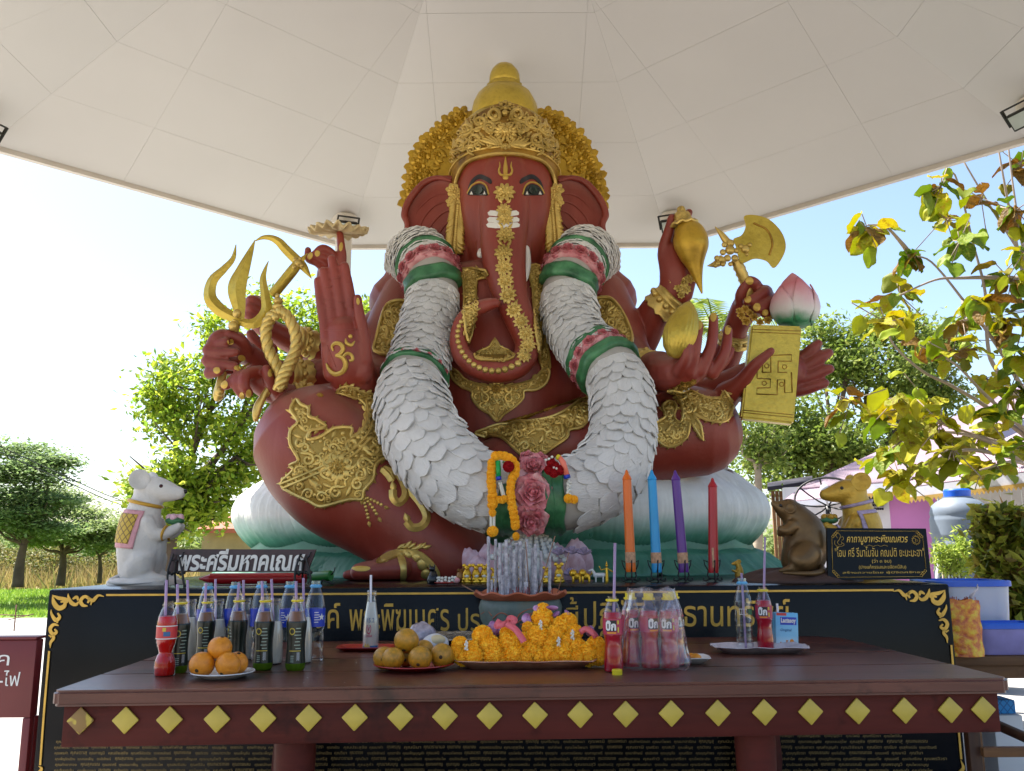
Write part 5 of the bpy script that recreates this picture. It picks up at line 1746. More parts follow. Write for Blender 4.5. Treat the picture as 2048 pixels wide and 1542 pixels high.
for u, v, r_, h in ((1368, 449, 29, .02), (1366, 441, 19, .03), (1364, 433, 17, .025), (1363, 424, 9, .03)):
 mb.lathe([(.002, -h), (r_ * MP(5.84), -h * .6), (r_ * 1.03 * MP(5.84), 0), (r_ * .8 * MP(5.84), h), (.002, h * 1.4)], 30, P(u, v, 5.84), Matrix.Rotation(R(-6), 3, 'Y'), fn=lambda a, z, t: (a * (1 + .03 * math.sin(t * 9)), z + .006 * math.sin(t * 9)), cap=(False, False))
mb.ball(P(1363, 419, 5.84), MP(5.84) * 6, 10, 8)
obj('spire', mb, M['gold'], co, auto=60)
cn = thing('coconut', 'golden ribbed coconut resting in the open red hand', 'coconut', tuple(P(1350, 715, 5.14)))
a, b = P(1349, 716, 5.13), P(1380, 602, 5.16)
ax_ = (b - a); L = ax_.length
q = ax_.to_track_quat('Z', 'Y').to_matrix()
k = MP(5.13)
mb = MB()
mb.lathe([(2 * k, 0), (16 * k, L * .04), (28 * k, L * .16), (34 * k, L * .32), (35 * k, L * .45), (31 * k, L * .62), (22 * k, L * .80), (11 * k, L * .93), (1 * k, L)], 90, a, q, fn=lambda r_, z, t: (r_ * (1 + .022 * math.sin(t * 26 + 1.3 * math.sin(z * 9)) + .012 * math.sin(t * 61)), z))
obj('husk', mb, M['gold_streak'], cn)
axe = thing('battle_axe', 'golden battle axe with a crescent blade raised by the red fist', 'axe', tuple(P(1495, 560, 5.8)))
zz = lambda pts: [zp(x, y, 3.352, 1240, 400) for x, y in pts]
out = [tuple(p) for p in spline(zz([(832, 110), (900, 100), (1000, 130), (1080, 210), (1112, 300), (1092, 380), (1032, 457), (980, 410), (900, 395), (820, 425), (792, 380), (775, 310), (760, 262), (815, 235), (842, 175)]), 4, True)]
fr_, bk = [P(u, v, 5.70) for u, v in out], [P(u, v, 5.79) for u, v in out]
mb = MB(); n = len(out)
mb.add(fr_ + bk, [tuple(range(n - 1, -1, -1)), tuple(range(n, 2 * n))] + [(i, (i + 1) % n, (i + 1) % n + n, i + n) for i in range(n)])
bl = obj('blade', mb, M['gold_streak'], axe, smooth=False)
mb = MB()
S = spline(zz([(895, 155), (985, 200), (1022, 290), (1000, 370)]), 6)
mb.tube([P(u, v, 5.70) for u, v in S], .008, 6)
obj('blade_line', mb, M['gold_dark'], bl)
mb = MB()
for x, y, r_ in ((738, 335, 34), (690, 350, 22), (740, 290, 28), (700, 300, 20), (770, 390, 25), (720, 390, 25), (680, 400, 25), (650, 390, 20), (655, 425, 20), (690, 430, 18), (740, 430, 16), (840, 330, 30), (810, 310, 18), (870, 300, 16), (850, 365, 14), (780, 340, 20), (640, 440, 16)):
 u, v = zp(x, y, 3.352, 1240, 400)
 mb.ball(P(u, v, 5.70), MP(5.7) * r_ / 3.352, 10, 8, Matrix.Diagonal((1, .8, 1)))
atube(mb, [(*zp(725, 290, 3.352, 1240, 400), 5.72, 9), (*zp(680, 230, 3.352, 1240, 400), 5.72, 6), (*zp(636, 178, 3.352, 1240, 400), 5.72, .6)], 8)
atube(mb, [(*zp(690, 400, 3.352, 1240, 400), 5.72, 11), (*zp(640, 430, 3.352, 1240, 400), 5.72, 7), (*zp(585, 442, 3.352, 1240, 400), 5.72, .8)], 8)
obj('head_ornament', mb, M['gold'], axe, auto=60)
mb = MB()
atube(mb, [(1472, 520, 5.74, 11), (1483, 545, 5.76, 11), (1494, 575, 5.8, 11), (1502, 620, 5.86, 10)], 14)
for t in (.1, .32, .54, .76):
 mb.ball(P(1472 + 22 * t, 520 + 52 * t, 5.75 + .05 * t), MP(5.75) * 13, 12, 8, Matrix.Diagonal((1, 1, .55)))
obj('handle', mb, M['gold'], axe, auto=50)
FL = Relief(None, dflat=5.72)
for u, v, r_ in ((1482, 630, 9), (1492, 642, 10), (1508, 634, 9), (1520, 644, 8), (1535, 640, 9), (1545, 632, 7), (1490, 618, 9), (1500, 626, 8), (1478, 622, 7)):
 FL.flower(u, v, r_, 6, 3, rot=u)
FL.done('pommel_flower', M['gold_dark'], axe)
tb = thing('tablet', 'golden rectangular tablet with an incised hooked cross gripped by the red hand', 'tablet', tuple(P(1540, 840, 5.5)))
cor = [(1503, 648), (1604, 652), (1588, 848), (1482, 836)]
bm = bmesh.new()
f_ = [bm.verts.new(P(u, v, 5.44)) for u, v in cor]; b_ = [bm.verts.new(P(u, v, 5.44) + Vector((.01, .10, 0))) for u, v in cor]
bm.faces.new(f_[::-1]); bm.faces.new(b_)
for i in range(4):
 bm.faces.new((f_[i], f_[(i + 1) % 4], b_[(i + 1) % 4], b_[i]))
bmesh.ops.recalc_face_normals(bm, faces=bm.faces)
bmesh.ops.bevel(bm, geom=bm.edges[:], offset=.012, segments=2, affect='EDGES')
bm.verts.index_update()
mb = MB(); mb.add([v.co.copy() for v in bm.verts], [tuple(v.index for v in f.verts) for f in bm.faces]); bm.free()
obj('slab', mb, M['gold_streak'], tb, auto=30)
mb = MB()
def ftube(pts, r_, d=5.438, closed=False):
 S = list(pts) + ([pts[0]] if closed else [])
 mb.tube([P(u, v, d) for u, v in S], r_ * MP(d), 6)
ftube(zz([(955, 1155), (1012, 1155), (1012, 1042), (1150, 1036), (1150, 1080), (1062, 1080), (1060, 1155), (1120, 1155)]), 1.3)
ftube(zz([(1150, 1155), (1155, 1290), (1105, 1290), (1105, 1205), (1056, 1205), (1054, 1305), (916, 1300), (920, 1260), (1008, 1258), (1010, 1200), (920, 1195), (920, 1100), (958, 1100), (955, 1155)]), 1.3)
for x, y in ((985, 1112), (1104, 1118), (968, 1228), (1085, 1235)):
 u, v = zp(x, y, 3.352, 1240, 400)
 ftube([(u + 4.3 * math.cos(t), v + 4.3 * math.sin(t)) for t in [i * PI / 6 for i in range(12)]], .9, closed=True)
for y0, y1 in ((866, 870), (884, 890)):
 ftube([zp(885, y0, 3.352, 1240, 400), zp(1212, y1 + 8, 3.352, 1240, 400)], .8)
for y0, y1 in ((1408, 1440), (1424, 1458)):
 ftube([zp(825, y0, 3.352, 1240, 400), zp(1165, y1, 3.352, 1240, 400)], .8)
obj('incised_sign', mb, M['gold_dark'], tb)
bud = thing('lotus_bud', 'closed pink lotus bud rising behind the golden tablet', 'lotus bud', tuple(P(1592, 655, 5.68)))
a = P(1592, 657, 5.68); k = MP(5.68)
def bud_paint():
 n = NT('lotus_bud_paint')
 sep = n.n('SeparateXYZ'); n.l(n.tex(), sep.inputs[0])
 w = n.n('Math', operation='MULTIPLY_ADD'); n.l(n.noise(7, 5), w.inputs[0]); w.inputs[1].default_value = .12; n.l(sep.outputs[2], w.inputs[2])
 mr = n.n('MapRange'); n.l(w.outputs[0], mr.inputs[0]); mr.inputs[1].default_value = .02; mr.inputs[2].default_value = .46
 n.l(n.ramp(mr.outputs[0], [(0, lin('#175c34')), (.16, lin('#3f8a5c')), (.3, lin('#cfccc8')), (.52, lin('#d3a6ad')), (.75, lin('#c9737d')), (1, lin('#cf8a8f'))]), n.b.inputs['Base Color'])
 mp = n.n('Mapping'); mp.inputs['Scale'].default_value = (60, 60, 3); n.l(n.tex(), mp.inputs[0])
 n.set(Roughness=.5); n.bump(n.noise(2, 3, mp.outputs[0]), .3, .006)
 return n.m
M['bud'] = bud_paint()
mb = MB()
mb.lathe([(14 * k, 0), (30 * k, 8 * k), (43 * k, 26 * k), (46.5 * k, 42 * k), (43 * k, 60 * k), (33 * k, 80 * k), (19 * k, 99 * k), (6 * k, 112 * k), (.5 * k, 116 * k)], 48, a)
obj('bud', mb, M['bud'], bud)
for th0, tipz, w in ((-2.6, 82, 1.1), (-.35, 88, 1.1), (-1.5, 100, .75), (1.6, 90, 1.3)):
 vs = []
 nu, nv = 14, 12
 prof = [(30, 8), (43, 26), (46.5, 42), (43, 60), (33, 80), (19, 99)]
 for j in range(nv + 1):
  for i in range(nu + 1):
   h, s = j / nv, (i / nu - .5) * 2
   z = 6 + (tipz - 6) * h
   r_ = np.interp(z, [q[1] for q in prof], [q[0] for q in prof]) + 2.2 + (3 * h ** 6)
   ww = w * math.sin(PI * min(.985, .25 + .75 * h)) ** .8
   t = th0 + s * ww * .62
   vs.append(a + Vector((math.cos(t) * r_ * k, math.sin(t) * r_ * k, z * k)))
 mb = MB(); mb.add(vs, [(j * (nu + 1) + i, j * (nu + 1) + i + 1, (j + 1) * (nu + 1) + i + 1, (j + 1) * (nu + 1) + i) for j in range(nv) for i in range(nu)])
 o = obj('petal', mb, M['bud'], bud)
 so = o.modifiers.new('thick', 'SOLIDIFY'); so.thickness = .008; so.offset = 0
mb = MB(); mb.tube([a, a + Vector((-.1, .04, -.25)), P(1545, 760, 5.66)], .03, 10)
obj('stem', mb, M['green_band'], bud)
# ================================================================= ANIMAL FIGURES ON THE PLINTH
def rat(name, label, foot, H, face, m, relax=4, extra=None):
 """Standing rodent statue in profile; local x forward, z up, y across; unit height H; face +1 looks right, -1 left."""
 t = thing(name, label, 'statue', tuple(foot))
 X = lambda x, y, z: Vector(foot) + Vector((x * H * face, y * H, z * H))
 mb = MB()
 def ch(rows, seg=22):
  S = spline(rows, 5) if len(rows) > 2 else spline(rows, 3)
  mb.pill([X(*s[:3]) for s in S], [s[3] * H for s in S], seg)
 ch([(-.03, 0, .16, .19), (-.02, 0, .28, .215), (-.03, 0, .42, .21), (-.04, 0, .56, .18), (-.02, 0, .68, .15), (.0, 0, .76, .14)])
 ch([(.0, 0, .85, .125), (.07, 0, .865, .125), (.16, 0, .85, .105), (.24, 0, .835, .08), (.295, 0, .83, .058)], 20)
 ch([(.0, 0, .76, .11), (.01, 0, .84, .11)])
 for s in (-1, 1):
  ch([(.0, s * .11, .16, .12), (.05, s * .13, .24, .115), (.06, s * .13, .17, .1)], 18)              # thigh
  ch([(.02, s * .12, .06, .07), (.14, s * .13, .055, .062), (.25, s * .13, .04, .045)], 14)           # hind foot
  ch([(.06, s * .12, .55, .075), (.13, s * .11, .45, .062), (.22, s * .08, .46, .055), (.29, s * .05, .50, .045), (.32, s * .04, .525, .035)], 14)   # arm
 body_ = remesh(mb, H * .014, 4)
 b = obj('body', body_, m, t)
 def part(nm, mm, fn, auto=60):
  q = MB(); fn(q); return obj(nm, q, mm, t, auto=auto)
 for s in (-1, 1):
  def earf(q, s=s):
   c = X(-.045, s * .105, .945)
   nn = Vector((.5 * face, s * .9, .1)).normalized().to_track_quat('Z', 'Y').to_matrix()
   q.lathe([(.001, .0), (.06 * H, .008 * H), (.088 * H, .03 * H), (.095 * H, .045 * H), (.085 * H, .05 * H), (.05 * H, .032 * H), (.001, .025 * H)], 26, c, nn, cap=(False, False))
  part('ear', m, earf)
  part('eye', extra.get('eye'), lambda q, s=s: q.ball(X(.155, s * .088, .888), H * .021, 12, 8))
 if extra.get('nose'):
  part('nose', extra['nose'], lambda q: q.ball(X(.348, 0, .845), H * .022, 10, 8))
 if extra.get('collar'):
  S = [(math.cos(i * PI / 14) * .152, math.sin(i * PI / 14) * .152) for i in range(29)]
  part('collar', extra['collar'], lambda q: q.tube([X(-.012 + a * .96, bb * .97, .735 - a * .22) for a, bb in S], .017 * H, 8))
  for s in (-1, 1):
   part('armband', extra['collar'], lambda q, s=s: q.tube([X(.215 + .062 * math.cos(i * PI / 8) * .25, s * .083 + .06 * math.sin(i * PI / 8), .462 + .06 * math.cos(i * PI / 8)) for i in range(17)], .013 * H, 7))
 if extra.get('cloth'):
  bv = BVHTree.FromPolygons(body_.v, body_.f)
  for rng_, nm, mm, lift in (((-.235, -.01, .34, .68), 'cloth_border', extra['border'], .007), ((-.235, -.055, .385, .645), 'back_cloth', extra['cloth'], .012)):
   for s in (-1, 1):
    q = MB(); vs, n_ = [], 14
    for j in range(n_ + 1):
     for i in range(n_ + 1):
      x = rng_[0] + (rng_[1] - rng_[0]) * i / n_ + .05 * (j / n_)
      z = rng_[2] + (rng_[3] - rng_[2]) * j / n_ - .02 * i / n_
      h = bv.ray_cast(X(x, s * .6, z), Vector((0, -s, 0)))
      p = h[0] if h[0] is not None else bv.find_nearest(X(x, s * .1, z))[0]
      nn = h[1] if h[0] is not None else Vector((0, s, 0))
      if nn.y * s < 0: nn = -nn
      vs.append(p + nn * lift * H)
    q.add(vs, [(j * (n_ + 1) + i, j * (n_ + 1) + i + 1, (j + 1) * (n_ + 1) + i + 1, (j + 1) * (n_ + 1) + i) for j in range(n_) for i in range(n_)])
    o = obj(nm, q, mm, t); so = o.modifiers.new('thick', 'SOLIDIFY'); so.thickness = .01 * H; so.offset = 0
 if extra.get('offer'):
  part('offering', extra['offer'][0], lambda q: q.ball(X(.27, 0, .575), H * .07, 14, 9, Matrix.Diagonal((1.25, 1, .55))))
  part('offering_flower', extra['offer'][1], lambda q: [q.ball(X(.27 + .05 * math.cos(i * 1.57), .04 * math.sin(i * 1.57), .605), H * .035, 9, 7) for i in range(4)])
 if extra.get('tail'):
  part('tail', m, lambda q: q.tube([X(*s[:3]) for s in spline([(-.18, 0, .08, 0), (-.22, -.14, .04, 0), (-.12, -.25, .025, 0), (.05, -.3, .022, 0), (.22, -.3, .03, 0)], 5)], [.03 * H * (1 - i / 24) for i in range(21)], 9))
 if extra.get('base'):
  q = MB(); w = extra['base'][1]
  q.lathe([(.30 * H * w, -.012 * H), (.33 * H * w, .0), (.325 * H * w, .035 * H), (.28 * H * w, .06 * H), (.01, .07 * H)], 34, X(.02, 0, -.0), Matrix.Diagonal((1, .8, 1)), fn=lambda a, z, th: (a * (1 + .04 * math.sin(th * 5) + .03 * math.sin(th * 11)), z))
  obj('base', q, extra['base'][0], t, auto=60)
 return t
M['rat_white'] = mat('weathered_white_plaster', '#c9c6c2', .7, var=.14, vs=6, bump=.5, bs=45)
M['bronze'] = mat('dark_bronze', '#6b5232', .4, .55, var=.3, vs=7, bump=.2, bs=50)
M['rust_stone'] = mat('red_brown_stone', '#4a332b', .75, var=.25, vs=6, bump=.6, bs=25)
M['eye_red'] = mat('eye_dark_red', '#3a0d12', .2)
M['nose_black'] = mat('nose_black', '#17151a', .4)
M['gold_band'] = mat('gold_band_paint', '#b88d2c', .45, .2, bump=.2)
def quilt(name, a, b):
 n = NT(name)
 mp = n.n('Mapping'); mp.inputs['Rotation'].default_value = (0, R(38), 0); n.l(n.tex(), mp.inputs[0])
 w1 = n.n('TexWave', wave_type='BANDS', bands_direction='X', Scale=11.0, Distortion=.4); n.l(mp.outputs[0], w1.inputs[0])
 mp2 = n.n('Mapping'); mp2.inputs['Rotation'].default_value = (0, R(-42), 0); n.l(n.tex(), mp2.inputs[0])
 w2 = n.n('TexWave', wave_type='BANDS', bands_direction='X', Scale=11.0, Distortion=.4); n.l(mp2.outputs[0], w2.inputs[0])
 mn = n.n('Math', operation='MINIMUM'); n.l(w1.outputs[1], mn.inputs[0]); n.l(w2.outputs[1], mn.inputs[1])
 n.l(n.ramp(mn.outputs[0], [(.02, lin(b)), (.14, lin(a))]), n.b.inputs['Base Color']); n.set(Roughness=.6)
 n.bump(n.noise(70, 4), .4, .006)
 return n.m
M['quilt_gold'] = quilt('gold_quilted_paint', '#b89a34', '#6b5423')
M['quilt_pink'] = mat('pink_border_paint', '#c58f97', .6, var=.2, vs=25, bump=.4, bs=60)
M['quilt_lilac'] = mat('lilac_border_paint', '#a594b0', .6, var=.25, vs=40, bump=.4, bs=60)
f = P(283, 1166, 4.72); f.z = PZ
rat('mouse_statue', 'white mouse statue with gold and pink back cloth at the left end of the plinth', f, .575, 1, M['rat_white'],
 extra=dict(eye=M['eye_red'], nose=M['nose_black'], collar=M['gold_band'], cloth=M['quilt_gold'], border=M['quilt_pink'], offer=(M['green_band'], M['pale_pink']), base=(M['rat_white'], 1.0), tail=True))
M['gold_rat'] = gold('gold_rat_paint', '#9c741f', '#c9a03c', .42, .4, 60, .6)
f = P(1722, 1162, 4.95); f.z = PZ
rat('mouse_statue', 'golden mouse statue facing left partly hidden by the black prayer plaque', f, .555, -1, M['gold_rat'],
 extra=dict(eye=M['nose_black'], nose=None, collar=M['quilt_lilac'], cloth=M['gold_rat'], border=M['quilt_lilac'], offer=(M['green_band'], M['gold_band']), base=(M['gold_rat'], 1.0), tail=True))
# bronze rat, leaner, sniffing upward
def bronze_rat():
 t = thing('rat_statue', 'dark bronze rat statue sitting up on a brown mound beside the plaque', 'statue', tuple(P(1605, 1150, 4.6)))
 mb = MB()
 d = 4.55
 chain(mb, [(1605, 1120, d, 40), (1612, 1090, d, 42), (1608, 1060, d, 37), (1592, 1035, d, 28), (1578, 1020, d, 22)], 6, 22)
 chain(mb, [(1580, 1022, d, 22), (1568, 1018, d, 19), (1556, 1012, d, 12), (1547, 1007, d, 6)], 5, 18)
 for s in (-1, 1):
  chain(mb, [(1612, 1110, d - s * .07, 30), (1600, 1125, d - s * .1, 26), (1592, 1136, d - s * .1, 16)], 4, 16)
  chain(mb, [(1585, 1137, d - s * .1, 9), (1572, 1140, d - s * .1, 7), (1560, 1142, d - s * .1, 4)], 4, 12)
  chain(mb, [(1585, 1052, d - s * .06, 13), (1572, 1062, d - s * .07, 10), (1563, 1058, d - s * .06, 8), (1560, 1068, d - s * .05, 6)], 4, 12)
 b = remesh(mb, .0075, 4)
 obj('body', b, M['bronze'], t)
 for s in (-1, 1):
  q = MB(); c = P(1581 if s > 0 else 1591, 1018 if s > 0 else 1014, d - s * .05)
  nn = Vector((-.35, -s, .3)).normalized().to_track_quat('Z', 'Y').to_matrix(); k = MP(d)
  q.lathe([(.001, 0), (8 * k, 2 * k), (11 * k, 5 * k), (10 * k, 7 * k), (6 * k, 4 * k), (.001, 3 * k)], 20, c, nn, cap=(False, False))
  obj('ear', q, M['bronze'], t)
  q = MB(); q.ball(P(1561, 1011, d - s * .045), .008, 8, 6); obj('eye', q, M['nose_black'], t)
 q = MB(); atube(q, [(1640, 1130, d - .05, 7), (1644, 1142, d - .12, 6), (1625, 1147, d - .17, 5), (1595, 1147, d - .19, 4), (1566, 1146, d - .2, 2)], 10)
 obj('tail', q, M['bronze'], t)
 q = MB(); c = P(1600, 1165, 4.55); c.z = PZ - .003
 q.lathe([(.31, 0), (.29, .02), (.23, .045), (.16, .065), (.01, .07)], 40, c, Matrix.Diagonal((1.05, .62, 1)), fn=lambda a, z, th: (a * (1 + .06 * math.sin(th * 3) + .04 * math.sin(th * 7)), z * (1 + .1 * math.sin(th * 5))))
 obj('mound', q, M['rust_stone'], t)
bronze_rat()
# little gold mouse ornament
f = P(1478, 1156, 4.75); f.z = PZ
rat('mouse_figurine', 'tiny golden mouse figurine standing between the red candle and the bronze rat', f, .105, -1, M['gold_rat'], extra=dict(eye=M['nose_black'], tail=True))
# ================================================================= OFFERING TABLE
TZ = .89
tA, tB, tC, tD = G(99, 1383, TZ), G(2024, 1357, TZ), G(1706, 1271, TZ), G(415, 1284, TZ)
tx = (tB - tA).normalized(); TW = (tB - tA).length
ty = Vector((-tx.y, tx.x, 0))
TD = ((tC - tB).dot(ty) + (tD - tA).dot(ty)) / 2
T = Matrix(((tx.x, ty.x, 0, tA.x), (tx.y, ty.y, 0, tA.y), (0, 0, 1, 0), (0, 0, 0, 1)))
M['table'] = wood('dark_varnished_wood', '#3c1d17', '#5c3328', .32, 0, 1.0, .4, .18, .3)
M['apron'] = wood('red_brown_painted_wood', '#3f1510', '#541f17', .55, 0, 1.0, .3, 0, .2)
M['tile'] = mat('mustard_glazed_tile', '#b9a23e', .35, var=.1, vs=14)
tab = thing('offering_table', 'long dark red wooden offering table with gold diamond tiles along its front', 'table', tuple(tA.xy) + (0,))
def loc_t(p):
 return T @ Vector(p)
ys = [0, TD * .26, TD * .53, TD * .80, TD]
for i in range(4):
 y0, y1 = ys[i] + (.004 if i else 0), ys[i + 1] - (.004 if i < 3 else 0)
 bm = bmesh.new()
 cut = .02
 if i == 0:
  O = [(cut, y0), (TW - cut, y0), (TW, y0 + cut), (TW, y1), (0, y1), (0, y0 + cut)]
 elif i == 3:
  O = [(0, y0), (TW, y0), (TW, y1 - .10), (TW - .10, y1), (.1, y1), (0, y1 - .1)]
 else:
  O = [(0, y0), (TW, y0), (TW, y1), (0, y1)]
 h = rng.uniform(-.0015, .0015)
 vb = [bm.verts.new((x, y, TZ - .045)) for x, y in O]; vt = [bm.verts.new((x, y, TZ + h)) for x, y in O]
 bm.faces.new(vb[::-1]); bm.faces.new(vt)
 for q in range(len(O)):
  bm.faces.new((vb[q], vb[(q + 1) % len(O)], vt[(q + 1) % len(O)], vt[q]))
 bmesh.ops.bevel(bm, geom=bm.edges[:], offset=.006 if i else .009, segments=3, affect='EDGES')
 bm.verts.index_update()
 mb = MB(); mb.add([loc_t(v.co) for v in bm.verts], [tuple(v.index for v in f.verts) for f in bm.faces]); bm.free()
 obj('plank', mb, M['table'], tab, auto=30)
mb = MB(); mb.box(.03, .035, TZ - .165, TW - .03, .065, TZ - .046, .004, T); obj('apron', mb, M['apron'], tab, auto=30)
for x0 in (.035, TW - .065):
 mb = MB(); mb.box(x0, .066, TZ - .16, x0 + .03, TD - .07, TZ - .046, .003, T); obj('apron', mb, M['apron'], tab, auto=30)
mb = MB(); mb.box(.04, TD - .068, TZ - .16, TW - .04, TD - .04, TZ - .046, .003, T); obj('apron', mb, M['apron'], tab, auto=30)
Ti = T.inverted()
def on_apron(u, v):
 r, o = ray(u, v), EYE
 lo, ld = Ti @ o, Ti.to_3x3() @ r
 t = (.035 - lo.y) / ld.y
 return lo + ld * t
pt_ = NT('peeling_mustard_tile')
pt_.l(pt_.ramp(pt_.noise(16, 2), [(.50, lin('#b9a23e')), (.53, lin('#8a6a35'))]), pt_.b.inputs['Base Color']); pt_.set(Roughness=.5)
for i, u in enumerate((162, 252, 340, 435, 527, 618, 710, 801, 890, 979, 1070, 1160, 1251, 1342, 1435, 1528, 1620, 1714, 1808, 1899, 1965)):
 c = on_apron(u, 1441 - (u - 162) * .0125)
 s = .0285
 mb = MB(); mb.box(-s, -.008, -s, s, 0, s, .003, T @ Matrix.Translation((c.x, .0348, c.z)) @ Matrix.Rotation(PI / 4 + rng.uniform(-.02, .02), 4, 'Y'))
 obj('tile', mb, pt_.m if i == 0 else M['tile'], tab, auto=30, label='diamond tile with its gold paint peeling off' if i == 0 else None)
for u in (577, 1532):
 c = on_apron(u, 1500)
 for y in (.14, TD - .18):
  if y > .2:
   r_ = Ti.to_3x3() @ ray(u, 1530); lo = Ti @ EYE; c.x = lo.x + r_.x * (y - lo.y) / r_.y
  mb = MB(); mb.lathe([(.075, 0), (.06, .05), (.05, .2), (.07, .4), (.06, .55), (.064, .68), (.06, TZ - .046)], 24, loc_t((c.x, y, 0)))
  obj('leg', mb, M['apron'], tab, auto=60)
# ------------------------------------------------------------ things on the table
def KT(p):
 return p.y / F * .965
M['pet'] = thin_clear('clear_plastic', (.93, .96, .98), .26)
M['pet_blue'] = thin_clear('pale_blue_clear_plastic', (.55, .8, .92), .4, .12, (.4, .7, .9))
M['glass'] = thin_clear('clear_glass', (.95, .96, .96), .35)
M['straw'] = thin_clear('lilac_straw', (.8, .7, .85), .3, .72, lin('#cdb6d8'))
M['straw_white'] = mat('white_straw', '#dcd9e2', .4)
def liquid(name, col, tr=.75):
 n = NT(name); n.set(Base_Color=(*lin(col), 1), Roughness=.3, Transmission_Weight=tr, IOR=1.2, Specular_IOR_Level=.15); return n.m
M['red_soda'] = liquid('red_soda', '#d0140c', .15)
M['pink_soda'] = liquid('crimson_soda', '#b00a24', .1)
M['tea'] = liquid('amber_tea', '#b5701c', .6)
M['milk'] = mat('soy_milk', '#d5cdbd', .35)
M['tea_label'] = mat('dark_green_sleeve', '#0e1a14', .3, var=.4, vs=25)
M['tea_base'] = liquid('green_glass_foot', '#5c7d1c', .5)
M['tea_print'] = mat('pale_green_print', '#8ea093', .5)
M['yellow_print'] = mat('yellow_print', '#c7b13a', .5)
M['white_print'] = mat('white_print', '#d8d8d8', .5)
M['blue_label'] = mat('blue_label', '#1338b0', .35, var=.15, vs=30)
M['blue_cap'] = mat('pale_blue_cap_ring', '#5aa7d8', .4)
M['yellow_cap'] = mat('yellow_cap_ring', '#d6c21c', .4)
M['red_label'] = mat('red_label', '#c2373a', .4, var=.1)
M['pink_label'] = mat('maroon_pink_label', '#a3234a', .4, var=.15, vs=30)
M['magenta_print'] = mat('magenta_print', '#b3215a', .4)
M['ink_blue'] = mat('blue_ink', '#2f5f8f', .5)
M['orange_print'] = mat('orange_print', '#d9861e', .5)
M['black_print'] = mat('black_print', '#141414', .5)
def wrap(mb, c, r, t0, t1, z0, z1, n=8):   # curved patch on a bottle; angle 0 faces the camera
 vs = []
 for i in range(n + 1):
  t = t0 + (t1 - t0) * i / n
  d_ = Vector((math.sin(t), -math.cos(t), 0)) * r
  vs += [c + d_ + Vector((0, 0, z0)), c + d_ + Vector((0, 0, z1))]
 mb.add(vs, [(2 * i, 2 * i + 2, 2 * i + 3, 2 * i + 1) for i in range(n)])
def wrap_text(s, c, r, t0, t1, z0, z1, m, parent, bold=.01, shear=0.0):
 me = text_mesh(s, 2, 0, shear, bold)
 co = np.empty(len(me.vertices) * 3); me.vertices.foreach_get('co', co); co = co.reshape(-1, 3)
 lo, hi = co.min(0), co.max(0)
 mb = MB(); vs = []
 for p in co:
  t = t0 + (t1 - t0) * float((p[0] - lo[0]) / (hi[0] - lo[0])); z = z0 + (z1 - z0) * float((p[1] - lo[1]) / (hi[1] - lo[1]))
  vs.append(c + Vector((math.sin(t) * r, -math.cos(t) * r, z)))
 mb.add(vs, [tuple(f.vertices) for f in me.polygons]); bpy.data.meshes.remove(me)
 return obj('lettering', mb, m, parent, smooth=False)
def prof_r(prof, z):
 return float(np.interp(z, [q[1] for q in prof], [q[0] for q in prof]))
def shell(name, prof, H, c, m, parent, z0=0.0, z1=1.0, off=0.0, seg=28, fn=None, close=True):
 zs = sorted({z0, z1} | {q[1] for q in prof if z0 < q[1] < z1})
 zz_ = []
 for a, b in zip(zs[:-1], zs[1:]):
  for k in range(3):
   zz_.append(a + (b - a) * k / 3)
 zz_.append(zs[-1])
 rows = [((prof_r(prof, z) * H + off), z * H) for z in zz_]
 mb = MB(); mb.lathe(rows, seg, c, cap=(close, close), fn=fn)
 return obj(name, mb, m, parent, auto=60)
def straw(u0, v0, u1, v1, base, label, m='straw', r=.0047, dd=0.0):
 """top picture point, lower picture point, at the bottle's distance"""
 d = base.y + dd
 a, b = P(u0, v0, d), P(u1, v1, d)
 mb = MB(); mb.tube([a, a.lerp(b, .5), b], r, 10)
 o = obj('straw', mb, M[m]); tag(o, label, 'straw', 'drinking straws standing in the bottles'); return o
